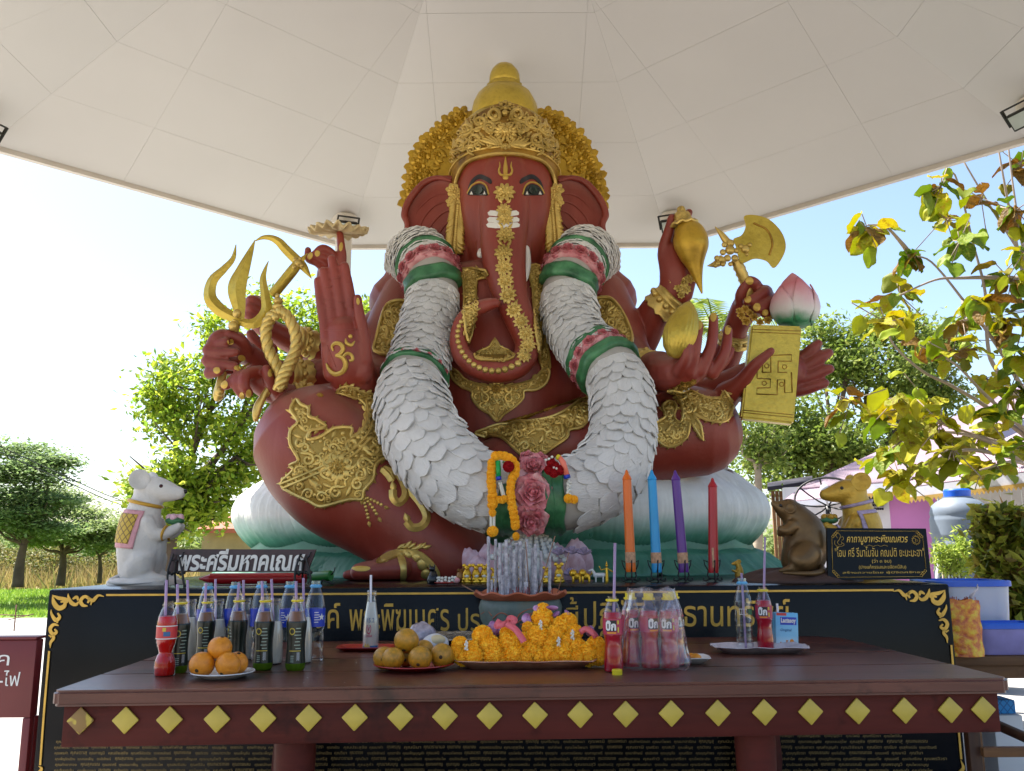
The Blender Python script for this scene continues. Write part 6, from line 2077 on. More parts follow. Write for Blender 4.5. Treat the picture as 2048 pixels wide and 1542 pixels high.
# dark green tea bottles
TEA = [(.112, 0), (.13, .03), (.135, .09), (.12, .30), (.122, .42), (.138, .60), (.139, .65), (.125, .71), (.092, .83), (.074, .89), (.073, .93), (.079, .935), (.079, .955), (.07, .96), (.07, 1.0)]
def tea_bottle(u, vb, vt, label, turn):
 c = G(u, vb, TZ); H = (vb - vt) * KT(c) * 1.0
 t = thing('tea_bottle', label, 'bottle', tuple(c), 'dark green tea bottles')
 shell('glass', TEA, H, c, M['glass'], t, 0, 1.0, 0, close=False)
 shell('tea', TEA, H, c, M['tea'], t, .02, .79, -.0018)
 shell('sleeve', TEA, H, c, M['tea_label'], t, .10, .665, .0008, close=False)
 shell('foot', TEA, H, c, M['tea_base'], t, .0, .10, .0004)
 shell('cap_ring', TEA, H, c, M['yellow_cap'], t, .925, .95, .0022, close=True)
 mb = MB()
 for k in range(7):
  z = .57 - k * .045
  wrap(mb, c, prof_r(TEA, z) * H + .0016, turn - .1 - .25 * ((k * 7) % 3) / 3, turn + .35 + .2 * ((k * 5) % 4) / 4, (z - .006) * H, (z + .006) * H)
 for k in range(4):
  z = .2 - k * .025
  wrap(mb, c, prof_r(TEA, z) * H + .0016, turn - .6, turn - .25, (z - .005) * H, (z + .005) * H, 4)
 obj('print', mb, M['tea_print'], t, smooth=False, kind='stuff')
 mb = MB()
 for k in range(16):
  a = 2 * PI * k / 16
  th, z = turn - .5 + .27 * math.cos(a), .53 + .04 * math.sin(a)
  wrap(mb, c, prof_r(TEA, z) * H + .0017, th - .035, th + .035, (z - .008) * H, (z + .008) * H, 1)
 wrap(mb, c, prof_r(TEA, .27) * H + .0016, turn - .8, turn + .5, .262 * H, .272 * H)
 obj('emblem', mb, M['yellow_print'], t, smooth=False, kind='stuff')
 mb = MB()
 for k in range(9):
  wrap(mb, c, prof_r(TEA, .2) * H + .0017, turn + .05 + k * .035, turn + .05 + k * .035 + (.012 if k % 3 else .022), .12 * H, .25 * H, 1)
 obj('bar_print', mb, M['white_print'], t, smooth=False)
 return c
words_n = ['leftmost', 'second from left', 'third from left', 'fourth from left', 'rightmost']
for i, (u, vb, vt, su, sv, tn) in enumerate(((354, 1345, 1202, 355, 1168, .7), (408, 1330, 1201, 412, 1166, .2), (472, 1332, 1198, 478, 1166, -.9), (525, 1339, 1198, 524, 1162, .2), (590, 1340, 1197, 592, 1162, .3))):
 c = tea_bottle(u, vb, vt, ('dark green tea bottle ' + ('behind the red soda bottle, ' if i == 0 else 'with a yellow flower print, ' if i == 2 else '') + words_n[i] + ' of the five'), tn)
 straw(su, sv, u + (2, -2, -6, 3, 4)[i], vb - 30, c, 'lilac straw in the ' + words_n[i] + ' dark green tea bottle')
# yellow flower print on the third one
c = G(472, 1332, TZ); H = 134 * KT(c)
mb = MB()
for k in range(10):
 a = -1.15 + .25 * math.sin(k * 2.1); z = .32 + .03 * k
 wrap(mb, c, prof_r(TEA, z) * H + .0024, a - .1, a + .1, (z - .018) * H, (z + .018) * H, 2)
obj('flower_print', mb, M['yellow_print'], [o for o in bpy.data.objects if o.get('label', '').startswith('dark green tea bottle with a yellow')][0], smooth=False)
# glass soy milk bottles
MILK = [(.12, 0), (.135, .03), (.14, .1), (.14, .3), (.128, .52), (.10, .68), (.078, .82), (.07, .9), (.083, .905), (.083, .925), (.075, .93), (.083, .945), (.083, .985), (.075, 1.0)]
def milk_bottle(u, vb, vt, label, fill=.74, group='glass bottles of soy milk'):
 c = G(u, vb, TZ); H = (vb - vt) * KT(c)
 t = thing('milk_bottle', label, 'bottle', tuple(c), group)
 shell('glass', MILK, H, c, M['glass'], t, 0, 1.0, 0, close=False)
 shell('milk', MILK, H, c, M['milk'], t, .02, fill, -.001)
 shell('foot', MILK, H, c, M['glass'], t, .0, .02, .0)
 return t, c, H
for i, (u, vb, vt, su, sv) in enumerate(((376, 1322, 1202, 375, 1160), (432, 1321, 1201, 431, 1158), (487, 1320, 1199, 487, 1160), (546, 1328, 1200, 543, 1158), (605, 1326, 1198, 607, 1156))):
 t, c, H = milk_bottle(u, vb, vt, 'clear glass bottle of white soy milk, ' + words_n[i] + ' of the five', (.70, .66, .72, .64, .69)[i])
 straw(su, sv, u + (2, -1, 1, 3, 2)[i], vb - 25, c, 'lilac straw in the ' + words_n[i] + ' clear milk bottle')
# water bottles with blue labels
WAT = [(.10, 0), (.118, .012), (.122, .05), (.115, .10), (.122, .16), (.113, .24), (.12, .32), (.114, .38), (.126, .42), (.127, .66), (.122, .70), (.098, .82), (.066, .90), (.06, .92), (.07, .925), (.07, .938), (.058, .945), (.058, 1.0)]
def water_bottle(u, vb, vt, label, turn, group, blue=True, m='pet'):
 c = G(u, vb, TZ); H = (vb - vt) * KT(c)
 t = thing('water_bottle', label, 'bottle', tuple(c), group)
 ribs = (lambda r, z, th: (r * (1 + .03 * math.sin(th * 3 + z * 90) * (1 if z < .4 * H else .2)), z)) if blue else (lambda r, z, th: (r * (1 + .028 * math.sin(z / H * 95)), z))
 shell('plastic', WAT, H, c, M[m], t, 0, 1.0, 0, fn=ribs, close=False)
 shell('cap_ring', WAT, H, c, M['blue_cap'], t, .915, .955, .0022)
 shell('neck', WAT, H, c, M['pet_blue'], t, .955, 1.0, .0004, close=False)
 if blue:
  shell('label', WAT, H, c, M['blue_label'], t, .43, .655, .0008, close=False)
  mb = MB()
  for k in range(5):
   z = .61 - k * .03
   wrap(mb, c, .128 * H + .0012, turn - .75, turn - .35 + .1 * (k % 2), (z - .006) * H, (z + .004) * H, 3)
  for k in range(7):
   wrap(mb, c, .128 * H + .0012, turn + .5 + k * .05, turn + .52 + k * .05, .47 * H, .56 * H, 1)
  obj('print', mb, M['white_print'], t, smooth=False, kind='stuff')
  mb = MB()
  pts = []
  for k in range(10):
   a = PI / 2 + k * PI / 5; r_ = .05 if k % 2 == 0 else .02
   th, z = turn + math.cos(a) * r_ / .127, .55 + math.sin(a) * r_
   pts.append(c + Vector((math.sin(th) * (.128 * H + .0014), -math.cos(th) * (.128 * H + .0014), z * H)))
  mb.add(pts, [tuple(range(10))]); obj('star_print', mb, M['white_print'], t, smooth=False)
 return t, c, H
for i, (u, vb, vt, tn) in enumerate(((408, 1318, 1170, 1.3), (464, 1318, 1168, .9), (517, 1320, 1167, .8), (575, 1322, 1167, .1), (627, 1322, 1166, .9))):
 water_bottle(u, vb, vt, 'clear open water bottle with blue label, ' + words_n[i] + ' of the back row', tn, 'blue labelled water bottles')
# red soda with a pinched waist
SODA = [(.12, 0), (.135, .03), (.14, .12), (.135, .2), (.11, .27), (.088, .31), (.10, .36), (.125, .44), (.133, .5), (.133, .72), (.12, .79), (.085, .89), (.068, .92), (.067, .94), (.075, .945), (.075, .965), (.062, .97), (.062, 1.0)]
c = G(328, 1352, TZ); H = (1352 - 1208) * KT(c) * 1.0
t = thing('soda_bottle', 'bright red soda bottle with a pinched waist at the left front of the table', 'bottle', tuple(c))
shell('plastic', SODA, H, c, M['pet'], t, 0, 1.0, .0006, close=False, fn=lambda r, z, th: (r * (1 + (.02 * math.sin(th * 5) if z < .25 * H else 0)), z))
shell('soda', SODA, H, c, M['red_soda'], t, .015, .80, -.0012, fn=lambda r, z, th: (r * (1 + (.02 * math.sin(th * 5) if z < .25 * H else 0)), z))
shell('label', SODA, H, c, M['red_label'], t, .5, .68, .0014, close=False)
mb = MB()
for z in (.5, .668):
 wrap(mb, c, .133 * H + .002, -PI, PI, z * H, (z + .012) * H, 32)
obj('label_edge', mb, M['white_print'], t)
mb = MB(); wrap(mb, c, .133 * H + .0022, -.05, .28, .605 * H, .655 * H); obj('label_flower', mb, M['yellow_print'], t, smooth=False)
mb = MB(); wrap(mb, c, .133 * H + .0022, .05, .7, .54 * H, .6 * H); obj('label_name', mb, M['ink_blue'], t, smooth=False)
straw(333, 1160, 330, 1250, c, 'lilac straw in the red soda bottle with the pinched waist')
# crimson drink bottles
BIG = [(.115, 0), (.13, .02), (.135, .1), (.13, .22), (.115, .36), (.118, .42), (.132, .5), (.133, .72), (.118, .80), (.08, .90), (.066, .93), (.066, .94), (.078, .943), (.078, .965), (.062, .97), (.062, 1.0)]
def big_bottle(c, H, label, turn, group='crimson drink bottles', top=None):
 t = thing('drink_bottle', label, 'bottle', tuple(c), group)
 shell('plastic', BIG, H, c, M['pet'], t, 0, 1.0, .0006, close=False)
 shell('drink', BIG, H, c, M['pink_soda'], t, .015, .79, -.001)
 shell('label', BIG, H, c, M['pink_label'], t, .5, .71, .0014, close=False)
 shell('cap_ring', BIG, H, c, M['yellow_cap'], t, .935, .968, .003)
 if top:
  mb = MB(); mb.lathe([(.07 * H, .968 * H), (.072 * H, 1.02 * H), (.06 * H, 1.03 * H), (.002, 1.03 * H)], 24, c); obj('cap', mb, M['yellow_cap'], t, auto=40)
 mb = MB(); wrap(mb, c, .133 * H + .0016, turn - .75, turn + .35, .545 * H, .69 * H); obj('label_panel', mb, M['black_print'], t, smooth=False)
 wrap_text('บิ๊ก', c, .133 * H + .0028, turn - .72, turn + .3, .555 * H, .69 * H, M['white_print'], t, .05)
 mb = MB(); wrap(mb, c, .133 * H + .0024, turn - .6, turn + .3, .515 * H, .537 * H); obj('label_strip', mb, M['orange_print'], t, smooth=False)
 mb = MB(); wrap(mb, c, .133 * H + .0024, turn + .42, turn + .62, .64 * H, .69 * H); wrap(mb, c, .133 * H + .0024, turn + .45, turn + .6, .53 * H, .6 * H); obj('label_badge', mb, M['yellow_print'], t, smooth=False)
 return t
c = G(1228, 1344, TZ); big_bottle(c, (1344 - 1198) * KT(c), 'crimson drink bottle standing by the marigold tray with a tall straw', -.1)
straw(1230, 1086, 1226, 1320, c, 'tall lilac straw in the crimson bottle by the marigold tray')
o = MB(); cc = G(1232, 1347, TZ) + Vector((0, -.035, 0)); o.lathe([(.0165, 0), (.017, .016), (.015, .018), (.001, .018)], 26, cc, fn=lambda r, z, t: (r * (1 + .02 * math.sin(t * 26)), z)); cap_o = obj('bottle_cap', o, M['yellow_cap'], auto=40); tag(cap_o, 'yellow screw cap lying in front of the crimson bottle', 'bottle cap')
# bag of four bottles
c0 = G(1312, 1340, TZ) + Vector((0, .06, 0))
k = KT(c0)
for i, (du, dy) in enumerate(((-42, .0), (-8, -.035), (30, -.04), (48, .03))):
 big_bottle(c0 + Vector((du * k, dy, .002)), 140 * k, 'crimson drink bottle inside the clear plastic bag, ' + ('left', 'middle left', 'middle right', 'right')[i] + ' one of four', (.4, .5, -.2, .9)[i], 'crimson bottles in the plastic bag', True)
M['bag'] = thin_clear('thin_plastic_film', (1, .97, .98), .34, .05, (.85, .78, .82))
nb = M['bag'].node_tree
for x in nb.nodes:
 if x.type == 'MIX_SHADER' and abs(x.inputs[0].default_value - .05) < 1e-4 and not x.inputs[0].is_linked:
  tn, rp, tc = nb.nodes.new('ShaderNodeTexNoise'), nb.nodes.new('ShaderNodeValToRGB'), nb.nodes.new('ShaderNodeTexCoord')
  tn.inputs['Scale'].default_value = 16; tn.inputs['Detail'].default_value = 6; tn.inputs['Distortion'].default_value = 1.2
  nb.links.new(tc.outputs['Object'], tn.inputs[0]); nb.links.new(tn.outputs[0], rp.inputs[0])
  rp.color_ramp.elements[0].position, rp.color_ramp.elements[0].color = .46, (.03, .03, .03, 1)
  rp.color_ramp.elements[1].position, rp.color_ramp.elements[1].color = .72, (.42, .42, .42, 1)
  nb.links.new(rp.outputs[0], x.inputs[0])
mb = MB()
vs = []
nu, nv = 96, 34
for j in range(nv + 1):
 h = j / nv
 for i in range(nu):
  th = 2 * PI * i / nu
  w = np.interp(h, [0, .08, .3, .55, .75, .88, 1.0], [66, 72, 64, 59, 55, 50, 46]) * k
  dd = np.interp(h, [0, .08, .3, .55, .75, .88, 1.0], [62, 70, 60, 56, 54, 46, 38]) * k
  nz = noise.noise(Vector((math.cos(th) * 2.5, math.sin(th) * 2.5, h * 2.2))) * .14 + abs(noise.noise(Vector((math.cos(th) * 7, math.sin(th) * 7, h * 5)))) * .10
  nz += .05 * math.sin(th * 15 + h * 6) * max(0, h - .7) + .12 * math.sin(th * 6) * max(0, .18 - h)
  sq = 1 / max(abs(math.cos(th)), abs(math.sin(th))) ** .5
  vs.append(c0 + Vector((math.cos(th) * w * sq * (1 + nz * .5), math.sin(th) * dd * sq * (1 + nz * .5) - .004, .003 + h * 152 * k * (1 - .03 * nz) + .012 * noise.noise(Vector((th * 2, h * 4, 1))) * (h > .9))))
mb.add(vs, [(j * nu + i, j * nu + (i + 1) % nu, (j + 1) * nu + (i + 1) % nu, (j + 1) * nu + i) for j in range(nv) for i in range(nu)])
bag = obj('plastic_bag', mb, M['bag']); tag(bag, 'crumpled clear plastic bag wrapped round four crimson bottles', 'bag')
# trays
def tray(name, label, cat, u, v, wpx, dm, m, h=.022, flare=.03, scallop=.0, group=None, fill=None):
 c = G(u, v, TZ); k = KT(c); w = wpx * k / 2
 t = thing(name, label, cat, tuple(c), group)
 c = c + Vector((0, dm, 0))
 n = 48
 def ringp(s, z, sc=0):
  out_ = []
  for i in range(n):
   th = 2 * PI * i / n
   q = 1 / max(abs(math.cos(th)), abs(math.sin(th))) ** .72
   zz2 = z + sc * math.sin(th * 10)
   out_.append(c + Vector((math.cos(th) * q * (w - flare + s), math.sin(th) * q * (dm - flare + s), zz2)))
  return out_
 R5 = [ringp(-.02, .0), ringp(-.012, .0), ringp(flare * .55, h * .75), ringp(flare, h, scallop), ringp(flare - .001, h + .0025, scallop), ringp(flare * .5, h * .8 + .002), ringp(-.014, .003), ringp(-.03, .003)]
 mb = MB(); mb.add([p for q in R5 for p in q], [(j * n + i, j * n + (i + 1) % n, (j + 1) * n + (i + 1) % n, (j + 1) * n + i) for j in range(len(R5) - 1) for i in range(n)] + [tuple(range(n - 1, -1, -1)), tuple(range(7 * n, 8 * n))])
 obj('dish', mb, m, t, auto=40)
 return t, c
M['tray_pink'] = mat('salmon_printed_tray', '#b97058', .4, var=.2, vs=14, alt='#d3a48a')
M['tray_red'] = mat('red_plastic', '#a3201a', .3, var=.08)
M['tray_foil'] = mat('floral_foil_tray', '#b9aab0', .35, var=.25, vs=18, alt='#cfc8ce')
M['foam'] = mat('white_foam', '#d7d6d6', .5, var=.04)
M['porcelain'] = mat('white_melamine', '#cfd2d6', .22, var=.05)
M['silver'] = mat('stamped_silver', '#b9bbbd', .25, .9, bump=.5, bs=50)
tray('marigold_tray', 'wide salmon edged tray heaped with marigold garlands', 'tray', 1052, 1343, 300, .115, M['tray_pink'], .03, .04, .0012)
t, cm = tray('drink_tray', 'small red tray under the lone soy milk bottle', 'tray', 727, 1305, 122, .075, M['tray_red'], .016, .02)
t, cf = tray('snack_tray', 'pale flowered tray holding water, crimson drink and blue carton', 'tray', 1533, 1311, 196, .10, M['tray_foil'], .026, .035, .002)
t, cw = tray('foam_tray', 'white foam tray of orange sweets beside the bagged bottles', 'tray', 1385, 1331, 86, .07, M['foam'], .022, .022)
def plate(name, label, u, v, wpx, m, h=.02):
 c = G(u, v, TZ); k = KT(c); r = wpx * k / 2
 t = thing(name, label, 'plate', tuple(c))
 c = c + Vector((0, r * .6, 0))
 mb = MB(); mb.lathe([(r * .45, 0), (r * .58, .002), (r * .82, h * .6), (r, h), (r * .995, h + .003), (r * .8, h * .6 + .004), (r * .55, .006), (.001, .006)], 48, c, cap=(True, False)); obj('dish', mb, m, t, auto=50)
 return c
pw = plate('white_plate', 'white oval plate of four orange fruits in front of the tea bottles', 433, 1362, 126, M['porcelain'])
pr = plate('red_plate', 'red plate piled with mottled orange fruits beside the marigold tray', 822, 1346, 164, M['tray_red'])
# the lone milk bottle
t, c, H = milk_bottle(741, 1300, 1184, 'lone soy milk bottle with a pink printed mark and handwritten price', .80, None)
del_ = wrap_text('15.2', c, .135 * H + .002, -.35, .55, .47 * H, .545 * H, M['ink_blue'], t, .0)
mb = MB()
for k_ in range(20):
 a = 2 * PI * k_ / 20
 if 1.2 < a < 1.9:
  continue
 th, z = -.12 + .26 * math.cos(a), .36 + .075 * math.sin(a) * 1.0
 wrap(mb, c, .138 * H + .0018, th - .045, th + .045, (z - .009) * H, (z + .009) * H, 1)
obj('ring_mark', mb, M['magenta_print'], t, smooth=False)
wrap_text('V', c, .138 * H + .0018, -.26, .02, .325 * H, .395 * H, M['magenta_print'], t, .03)
wrap_text('ไวตามิ้ลค์', c, .14 * H + .0018, -.5, .3, .225 * H, .275 * H, M['magenta_print'], t, .02)
mb = MB(); wrap(mb, c, .14 * H + .0016, -.9, 1.1, .04 * H, .085 * H, 12); obj('print_band', mb, M['ink_blue'], t, smooth=False)
mb = MB()
for k_ in range(5):
 wrap(mb, c, .14 * H + .002, -.7 + k_ * .16, -.58 + k_ * .16, .06 * H, (.09 + .03 * (k_ % 2)) * H, 1)
obj('flower_print', mb, M['yellow_print'], t, smooth=False)
straw(742, 1150, 741, 1270, c, 'white straw in the lone soy milk bottle on the red tray', 'straw_white')
# on the pale tray
t, c, H = water_bottle(1491, 1301, 1160, 'clear ribbed water bottle with a straw on the pale flowered tray', 0, None, False)
mb = MB(); wrap(mb, c, .128 * H + .002, .25, .8, .5 * H, .58 * H); obj('green_leaf_print', mb, M['green_band'], t, smooth=False)
mb = MB()
for z in (.5, .575):
 wrap(mb, c, .128 * H + .002, -.7, .1, z * H, (z + .006) * H)
for a in (-.7, -.45, -.2, .08):
 wrap(mb, c, .128 * H + .002, a, a + .03, .5 * H, .58 * H, 1)
obj('print', mb, M['white_print'], t, smooth=False, kind='stuff')
straw(1483, 1146, 1492, 1296, c, 'lilac straw inside the ribbed water bottle on the pale tray', dd=-.005)
c = G(1532, 1301, TZ) + Vector((0, .0, .004)); big_bottle(c, (1301 - 1180) * KT(c), 'crimson drink bottle beside the blue carton on the pale tray', -.2)
straw(1530, 1074, 1526, 1280, c, 'tall lilac straw in the crimson bottle beside the blue carton')
M['carton'] = NT('blue_soy_carton').m
n = NT('blue_soy_carton_print'); sep = n.n('SeparateXYZ'); n.l(n.tex(), sep.inputs[0]); mr = n.n('MapRange'); n.l(sep.outputs[2], mr.inputs[0]); mr.inputs[1].default_value = 0; mr.inputs[2].default_value = .11
n.l(n.ramp(mr.outputs[0], [(.1, lin('#cfe0e8')), (.45, lin('#8cc6e4')), (.9, lin('#63b0de'))]), n.b.inputs['Base Color']); n.set(Roughness=.3)
M['carton'] = n.m
c = G(1575, 1299, TZ); c.z = TZ + .004; k = KT(c)
ct = thing('soy_carton', 'pale blue soy milk carton with a white straw on the tray', 'carton', tuple(c))
Mc = Matrix.Translation(c) @ Matrix.Rotation(R(6), 4, 'Z') @ Matrix.Rotation(R(2.5), 4, 'Y')
w, h = 47 * k, 69 * k
mb = MB(); mb.box(-w / 2, 0, 0, w / 2, .036, h, .002, Mc); obj('box', mb, M['carton'], ct, auto=30)
def on_c(name, m, x0, z0, x1, z1, y=-.0008):
 mb = MB(); mb.add([Mc @ Vector(p) for p in ((x0 * w, y, z0 * h), (x1 * w, y, z0 * h), (x1 * w, y, z1 * h), (x0 * w, y, z1 * h))], [(0, 1, 2, 3)]); obj(name, mb, m, ct, smooth=False)
on_c('label_panel', M['blue_label'], -.30, .66, .42, .88)
on_c('red_print', M['red_label'], -.46, .92, -.02, .995)
def c_text(s, m, x0, z0, x1, z1, bold=.02, sh=0):
 p = lambda x, z: Mc @ Vector((x * w, -.0012, z * h))
 text_on('lettering', s, p(x0, z0), p(x1, z0), p(x0, z1), m, ct, 2, 0, sh, bold, .0006)
c_text('Lactasoy', M['white_print'], -.27, .68, .39, .86, .04)
c_text('Original', M['ink_blue'], -.3, .46, .2, .56, .01, .25)
mb = MB()
for i in range(10):
 x, z = rng.uniform(-.4, .05), rng.uniform(.05, .22)
 mb.lathe([(.0026, 0), (.0016, .0012), (.0002, .0014)], 8, Mc @ Vector((x * w, -.0004, z * h)), Matrix.Rotation(PI / 2, 3, 'X'))
mb.lathe([(.009, 0), (.006, .002), (.0005, .0024)], 14, Mc @ Vector((.2 * w, -.0004, .2 * h)), Matrix.Rotation(PI / 2, 3, 'X'))
obj('bean_print', mb, M['orange_print'], ct)
straw(1554, 1207, 1556, 1232, c, 'short white straw sticking up from the blue carton', 'straw_white', dd=.018)
# ------------------------------------------------------------ fruit
def fruit_mat(name, a, b, spots):
 n = NT(name)
 f = n.ramp(n.noise(2.6, 6), [(.3, lin(a)), (.7, lin(b))])
 v = n.n('TexVoronoi', Scale=7.0); n.l(n.tex(), v.inputs['Vector'])
 sp = n.ramp(v.outputs['Distance'], [(.10, (1, 1, 1)), (.2, (0, 0, 0))])
 kk_ = n.n('Math', operation='MULTIPLY'); n.l(sp, kk_.inputs[0]); n.l(n.ramp(n.noise(2.2, 3), [(.46, (0, 0, 0)), (.6, (spots,) * 3)]), kk_.inputs[1])
 n.l(n.mix(kk_.outputs[0], f, lin('#4a3312')), n.b.inputs['Base Color']); n.set(Roughness=.38)
 n.bump(n.noise(22, 3), .15, .02)
 return n.m
M['fruit'] = fruit_mat('orange_fruit_skin', '#c07412', '#d98c1c', .3)
M['fruit2'] = fruit_mat('mottled_fruit_skin', '#8a6a1c', '#c68d22', .9)
def fruit_mesh(seed):
 g = random.Random(seed); mb = MB()
 mb.ball((0, 0, 0), (1, 1, .93), 28, 18)
 mb.v = [tuple(Vector(p) * (1 + .035 * noise.noise(Vector(p) * 1.3 + Vector((seed, 0, 0))))) for p in mb.v]
 me = bpy.data.meshes.new('fruit'); me.from_pydata(mb.v, [], mb.f); me.polygons.foreach_set('use_smooth', [True] * len(me.polygons)); return me
calyx = MB(); calyx.lathe([(.16, 0), (.14, .03), (.05, .02), (.01, .05)], 10, fn=lambda r, z, t: (r * (1 + .3 * math.sin(t * 5)), z))
M['calyx'] = mat('brown_calyx', '#3a2a14', .8)
def fruit(c, r, m, label, seed, tilt, group):
 t = thing('fruit', label, 'fruit', tuple(c), group)
 me = fruit_mesh(seed); me.materials.append(m)
 q = Euler(tilt).to_matrix().to_4x4()
 place('skin', me, Matrix.Translation(c) @ q @ Matrix.Scale(r, 4), t)
 mb = MB(); mb.v = [tuple((Matrix.Translation(c) @ q @ Matrix.Translation((0, 0, r * .92)) @ Matrix.Scale(r, 4)) @ Vector(p)) for p in calyx.v]; mb.f = list(calyx.f)
 obj('calyx', mb, M['calyx'], t)
fr_l = (((404, 1331), 25, 'fruit', 'orange fruit at the left of the white plate with a brown blush', (2.0, .3, 0)), ((456, 1330), 25, 'fruit', 'orange fruit at the front right of the white plate', (2.4, .4, 0)),
  ((473, 1322), 23, 'fruit', 'orange fruit at the back right of the white plate', (.3, .3, 0)), ((440, 1296), 24, 'fruit', 'smooth orange fruit on top of the three on the white plate', (.15, .2, 0)))
for i, ((u, v), r, m, lb, tl) in enumerate(fr_l):
 d = pw.y + (-.022, -.026, .03, .0)[i]
 p = P(u, v, d); rr = r * KT(p);
 if i < 3: p.z = TZ + .008 + rr * .93
 fruit(p, rr, M[m], lb, i, tl, 'fruits on the white plate')
fr_r = (((768, 1313), 22, -.03, 'leftmost mottled fruit on the red plate'), ((786, 1322), 23, -.06, 'dark blotched fruit at the front left of the red plate'), ((840, 1322), 24, -.062, 'spotted fruit at the front middle of the red plate'),
  ((884, 1312), 24, -.01, 'brownish fruit at the right end of the red plate'), ((812, 1312), 22, .03, 'fruit hidden behind the front ones on the red plate'), ((813, 1281), 25, -.01, 'large mottled fruit crowning the pile on the red plate'), ((848, 1300), 20, .04, 'half hidden fruit at the back of the red plate'))
for i, ((u, v), r, dd, lb) in enumerate(fr_r):
 p = P(u, v, pr.y + dd); rr = r * KT(p)
 if i not in (5, 6): p.z = TZ + .008 + rr * .93
 fruit(p, rr, M['fruit2'], lb, 20 + i, (1.6 + i, .5 * i, i), 'fruits on the red plate')
# sweets on the foam tray
M['sweet'] = mat('orange_sweet', '#d98a12', .4, var=.15, vs=40)
for i, (dx, dy, s) in enumerate(((-.03, .0, .02), (.012, -.012, .021), (.0, .025, .02), (-.045, .03, .018))):
 mb = MB(); mb.ball(cw + Vector((dx + .01, dy - .01, .004 + s * .7)), (s, s, s * .8), 16, 10)
 mb.v = [tuple(Vector(p) + Vector((0, 0, .003 * noise.noise(Vector(p) * 60)))) for p in mb.v]
 tag(obj('sweet', mb, M['sweet']), ('soft round orange sweet at the ' + ('left', 'front', 'back', 'far left')[i] + ' of the white foam tray'), 'sweet', 'orange sweets on the foam tray')
# wrapped parcels and silver bowl behind the fruit
c = G(905, 1296, TZ) + Vector((0, .1, 0)); r = 88 * KT(c)
bw = MB(); bw.lathe([(r * .5, 0), (r * .75, .02), (r * .95, .036), (r, .04), (r * .98, .043), (r * .9, .036), (r * .6, .02), (.001, .012)], 48, c, cap=(True, False)); tag(obj('silver_bowl', bw, M['silver'], auto=50), 'shallow stamped silver bowl behind the fruit and marigolds', 'bowl')
M['film'] = thin_clear('cling_film', (1, 1, 1), .6, .3, (.8, .8, .82))
c = G(868, 1306, TZ) + Vector((0, .05, .0));
pk = thing('wrapped_food', 'white foam packet of food wrapped in clear film behind the red plate', 'food packet', tuple(c))
mb = MB(); mb.ball(c + Vector((0, 0, .033)), (.055, .045, .034), 24, 14); mb.v = [tuple(Vector(p) + Vector((0, 0, .006 * noise.noise(Vector(p) * 40)))) for p in mb.v]; obj('foam_cup', mb, M['foam'], pk)
mb = MB(); mb.ball(c + Vector((.01, -.018, .045)), (.034, .03, .022), 18, 12); obj('rice_cake', mb, mat('cream_food', '#d8c79a', .5), pk)
c = G(838, 1306, TZ) + Vector((0, .10, .0))
mb = MB(); mb.ball(c + Vector((0, 0, .055)), (.062, .05, .056), 40, 26)
mb.v = [tuple(Vector(p) + (Vector(p) - c).normalized() * (.012 * abs(noise.noise(Vector(p) * 45)) - .004)) for p in mb.v]
M['purple_bag'] = mat('purple_grey_film', '#6d5a6e', .2, var=.5, vs=22, alt='#b9aeb8', spec=.9)
tag(obj('snack_bag', mb, M['purple_bag']), 'crinkled purple grey snack bag behind the top fruit', 'bag')
# ------------------------------------------------------------ marigolds
def pom_mesh(name, n, seed):
 g = np.random.default_rng(seed); mb = MB()
 mb.ball((0, 0, 0), .88, 16, 12)
 for i in range(n):
  z = 1 - 2 * (i + .5) / n; a = i * 2.39996 + g.normal(0, .12)
  d_ = Vector((math.sqrt(1 - z * z) * math.cos(a), math.sqrt(1 - z * z) * math.sin(a), z))
  e_ = d_.orthogonal().normalized(); e_ = Matrix.Rotation(g.uniform(0, 6.3), 3, d_) @ e_; f_ = d_.cross(e_)
  L, W = g.uniform(.97, 1.04), g.uniform(.10, .15)
  b0, tp = d_ * .84, d_ * L + e_ * g.normal(0, .06)
  mb.add([b0 - f_ * W * .5, b0 + f_ * W * .5, tp + f_ * W + d_ * g.uniform(-.06, .03), tp + d_ * .05 + e_ * .05, tp - f_ * W + d_ * g.uniform(-.06, .03)], [(0, 1, 2, 3, 4)])
 me = bpy.data.meshes.new(name); me.from_pydata(mb.v, [], mb.f); return me
def pom_mat(name, a, b):
 n = NT(name); g = n.n('NewGeometry')
 n.l(n.ramp(g.outputs['Random Per Island'], [(0, lin(a)), (1, lin(b))]), n.b.inputs['Base Color']); n.set(Roughness=.6, Specular_IOR_Level=.2)
 return n.m
M['marigold'] = pom_mat('marigold_orange', '#ffb410', '#ffd648')
POM = [pom_mesh('marigold', 480, s) for s in (1, 2, 3)]
for me in POM:
 me.materials.append(M['marigold'])
ct_ = G(1052, 1343, TZ); d0 = ct_.y + .145
zl = [(930, 850, 52), (955, 785, 56), (1035, 825, 66), (1110, 725, 70), (1048, 892, 66), (1155, 790, 74), (1185, 868, 72), (1298, 772, 82), (1285, 705, 58), (1322, 868, 76), (1442, 835, 68), (1487, 740, 84), (1520, 605, 74), (1522, 556, 56), (1560, 860, 68),
 (1605, 712, 64), (1650, 655, 66), (1692, 628, 62), (1660, 848, 74), (1735, 700, 58), (1752, 800, 64), (1830, 850, 78), (1882, 792, 66), (1900, 862, 60), (1760, 892, 56), (1402, 890, 56), (1592, 888, 56), (975, 885, 50), (1420, 668, 42), (1240, 880, 50), (1500, 880, 56), (1700, 760, 56), (1380, 760, 60), (1560, 775, 60)]
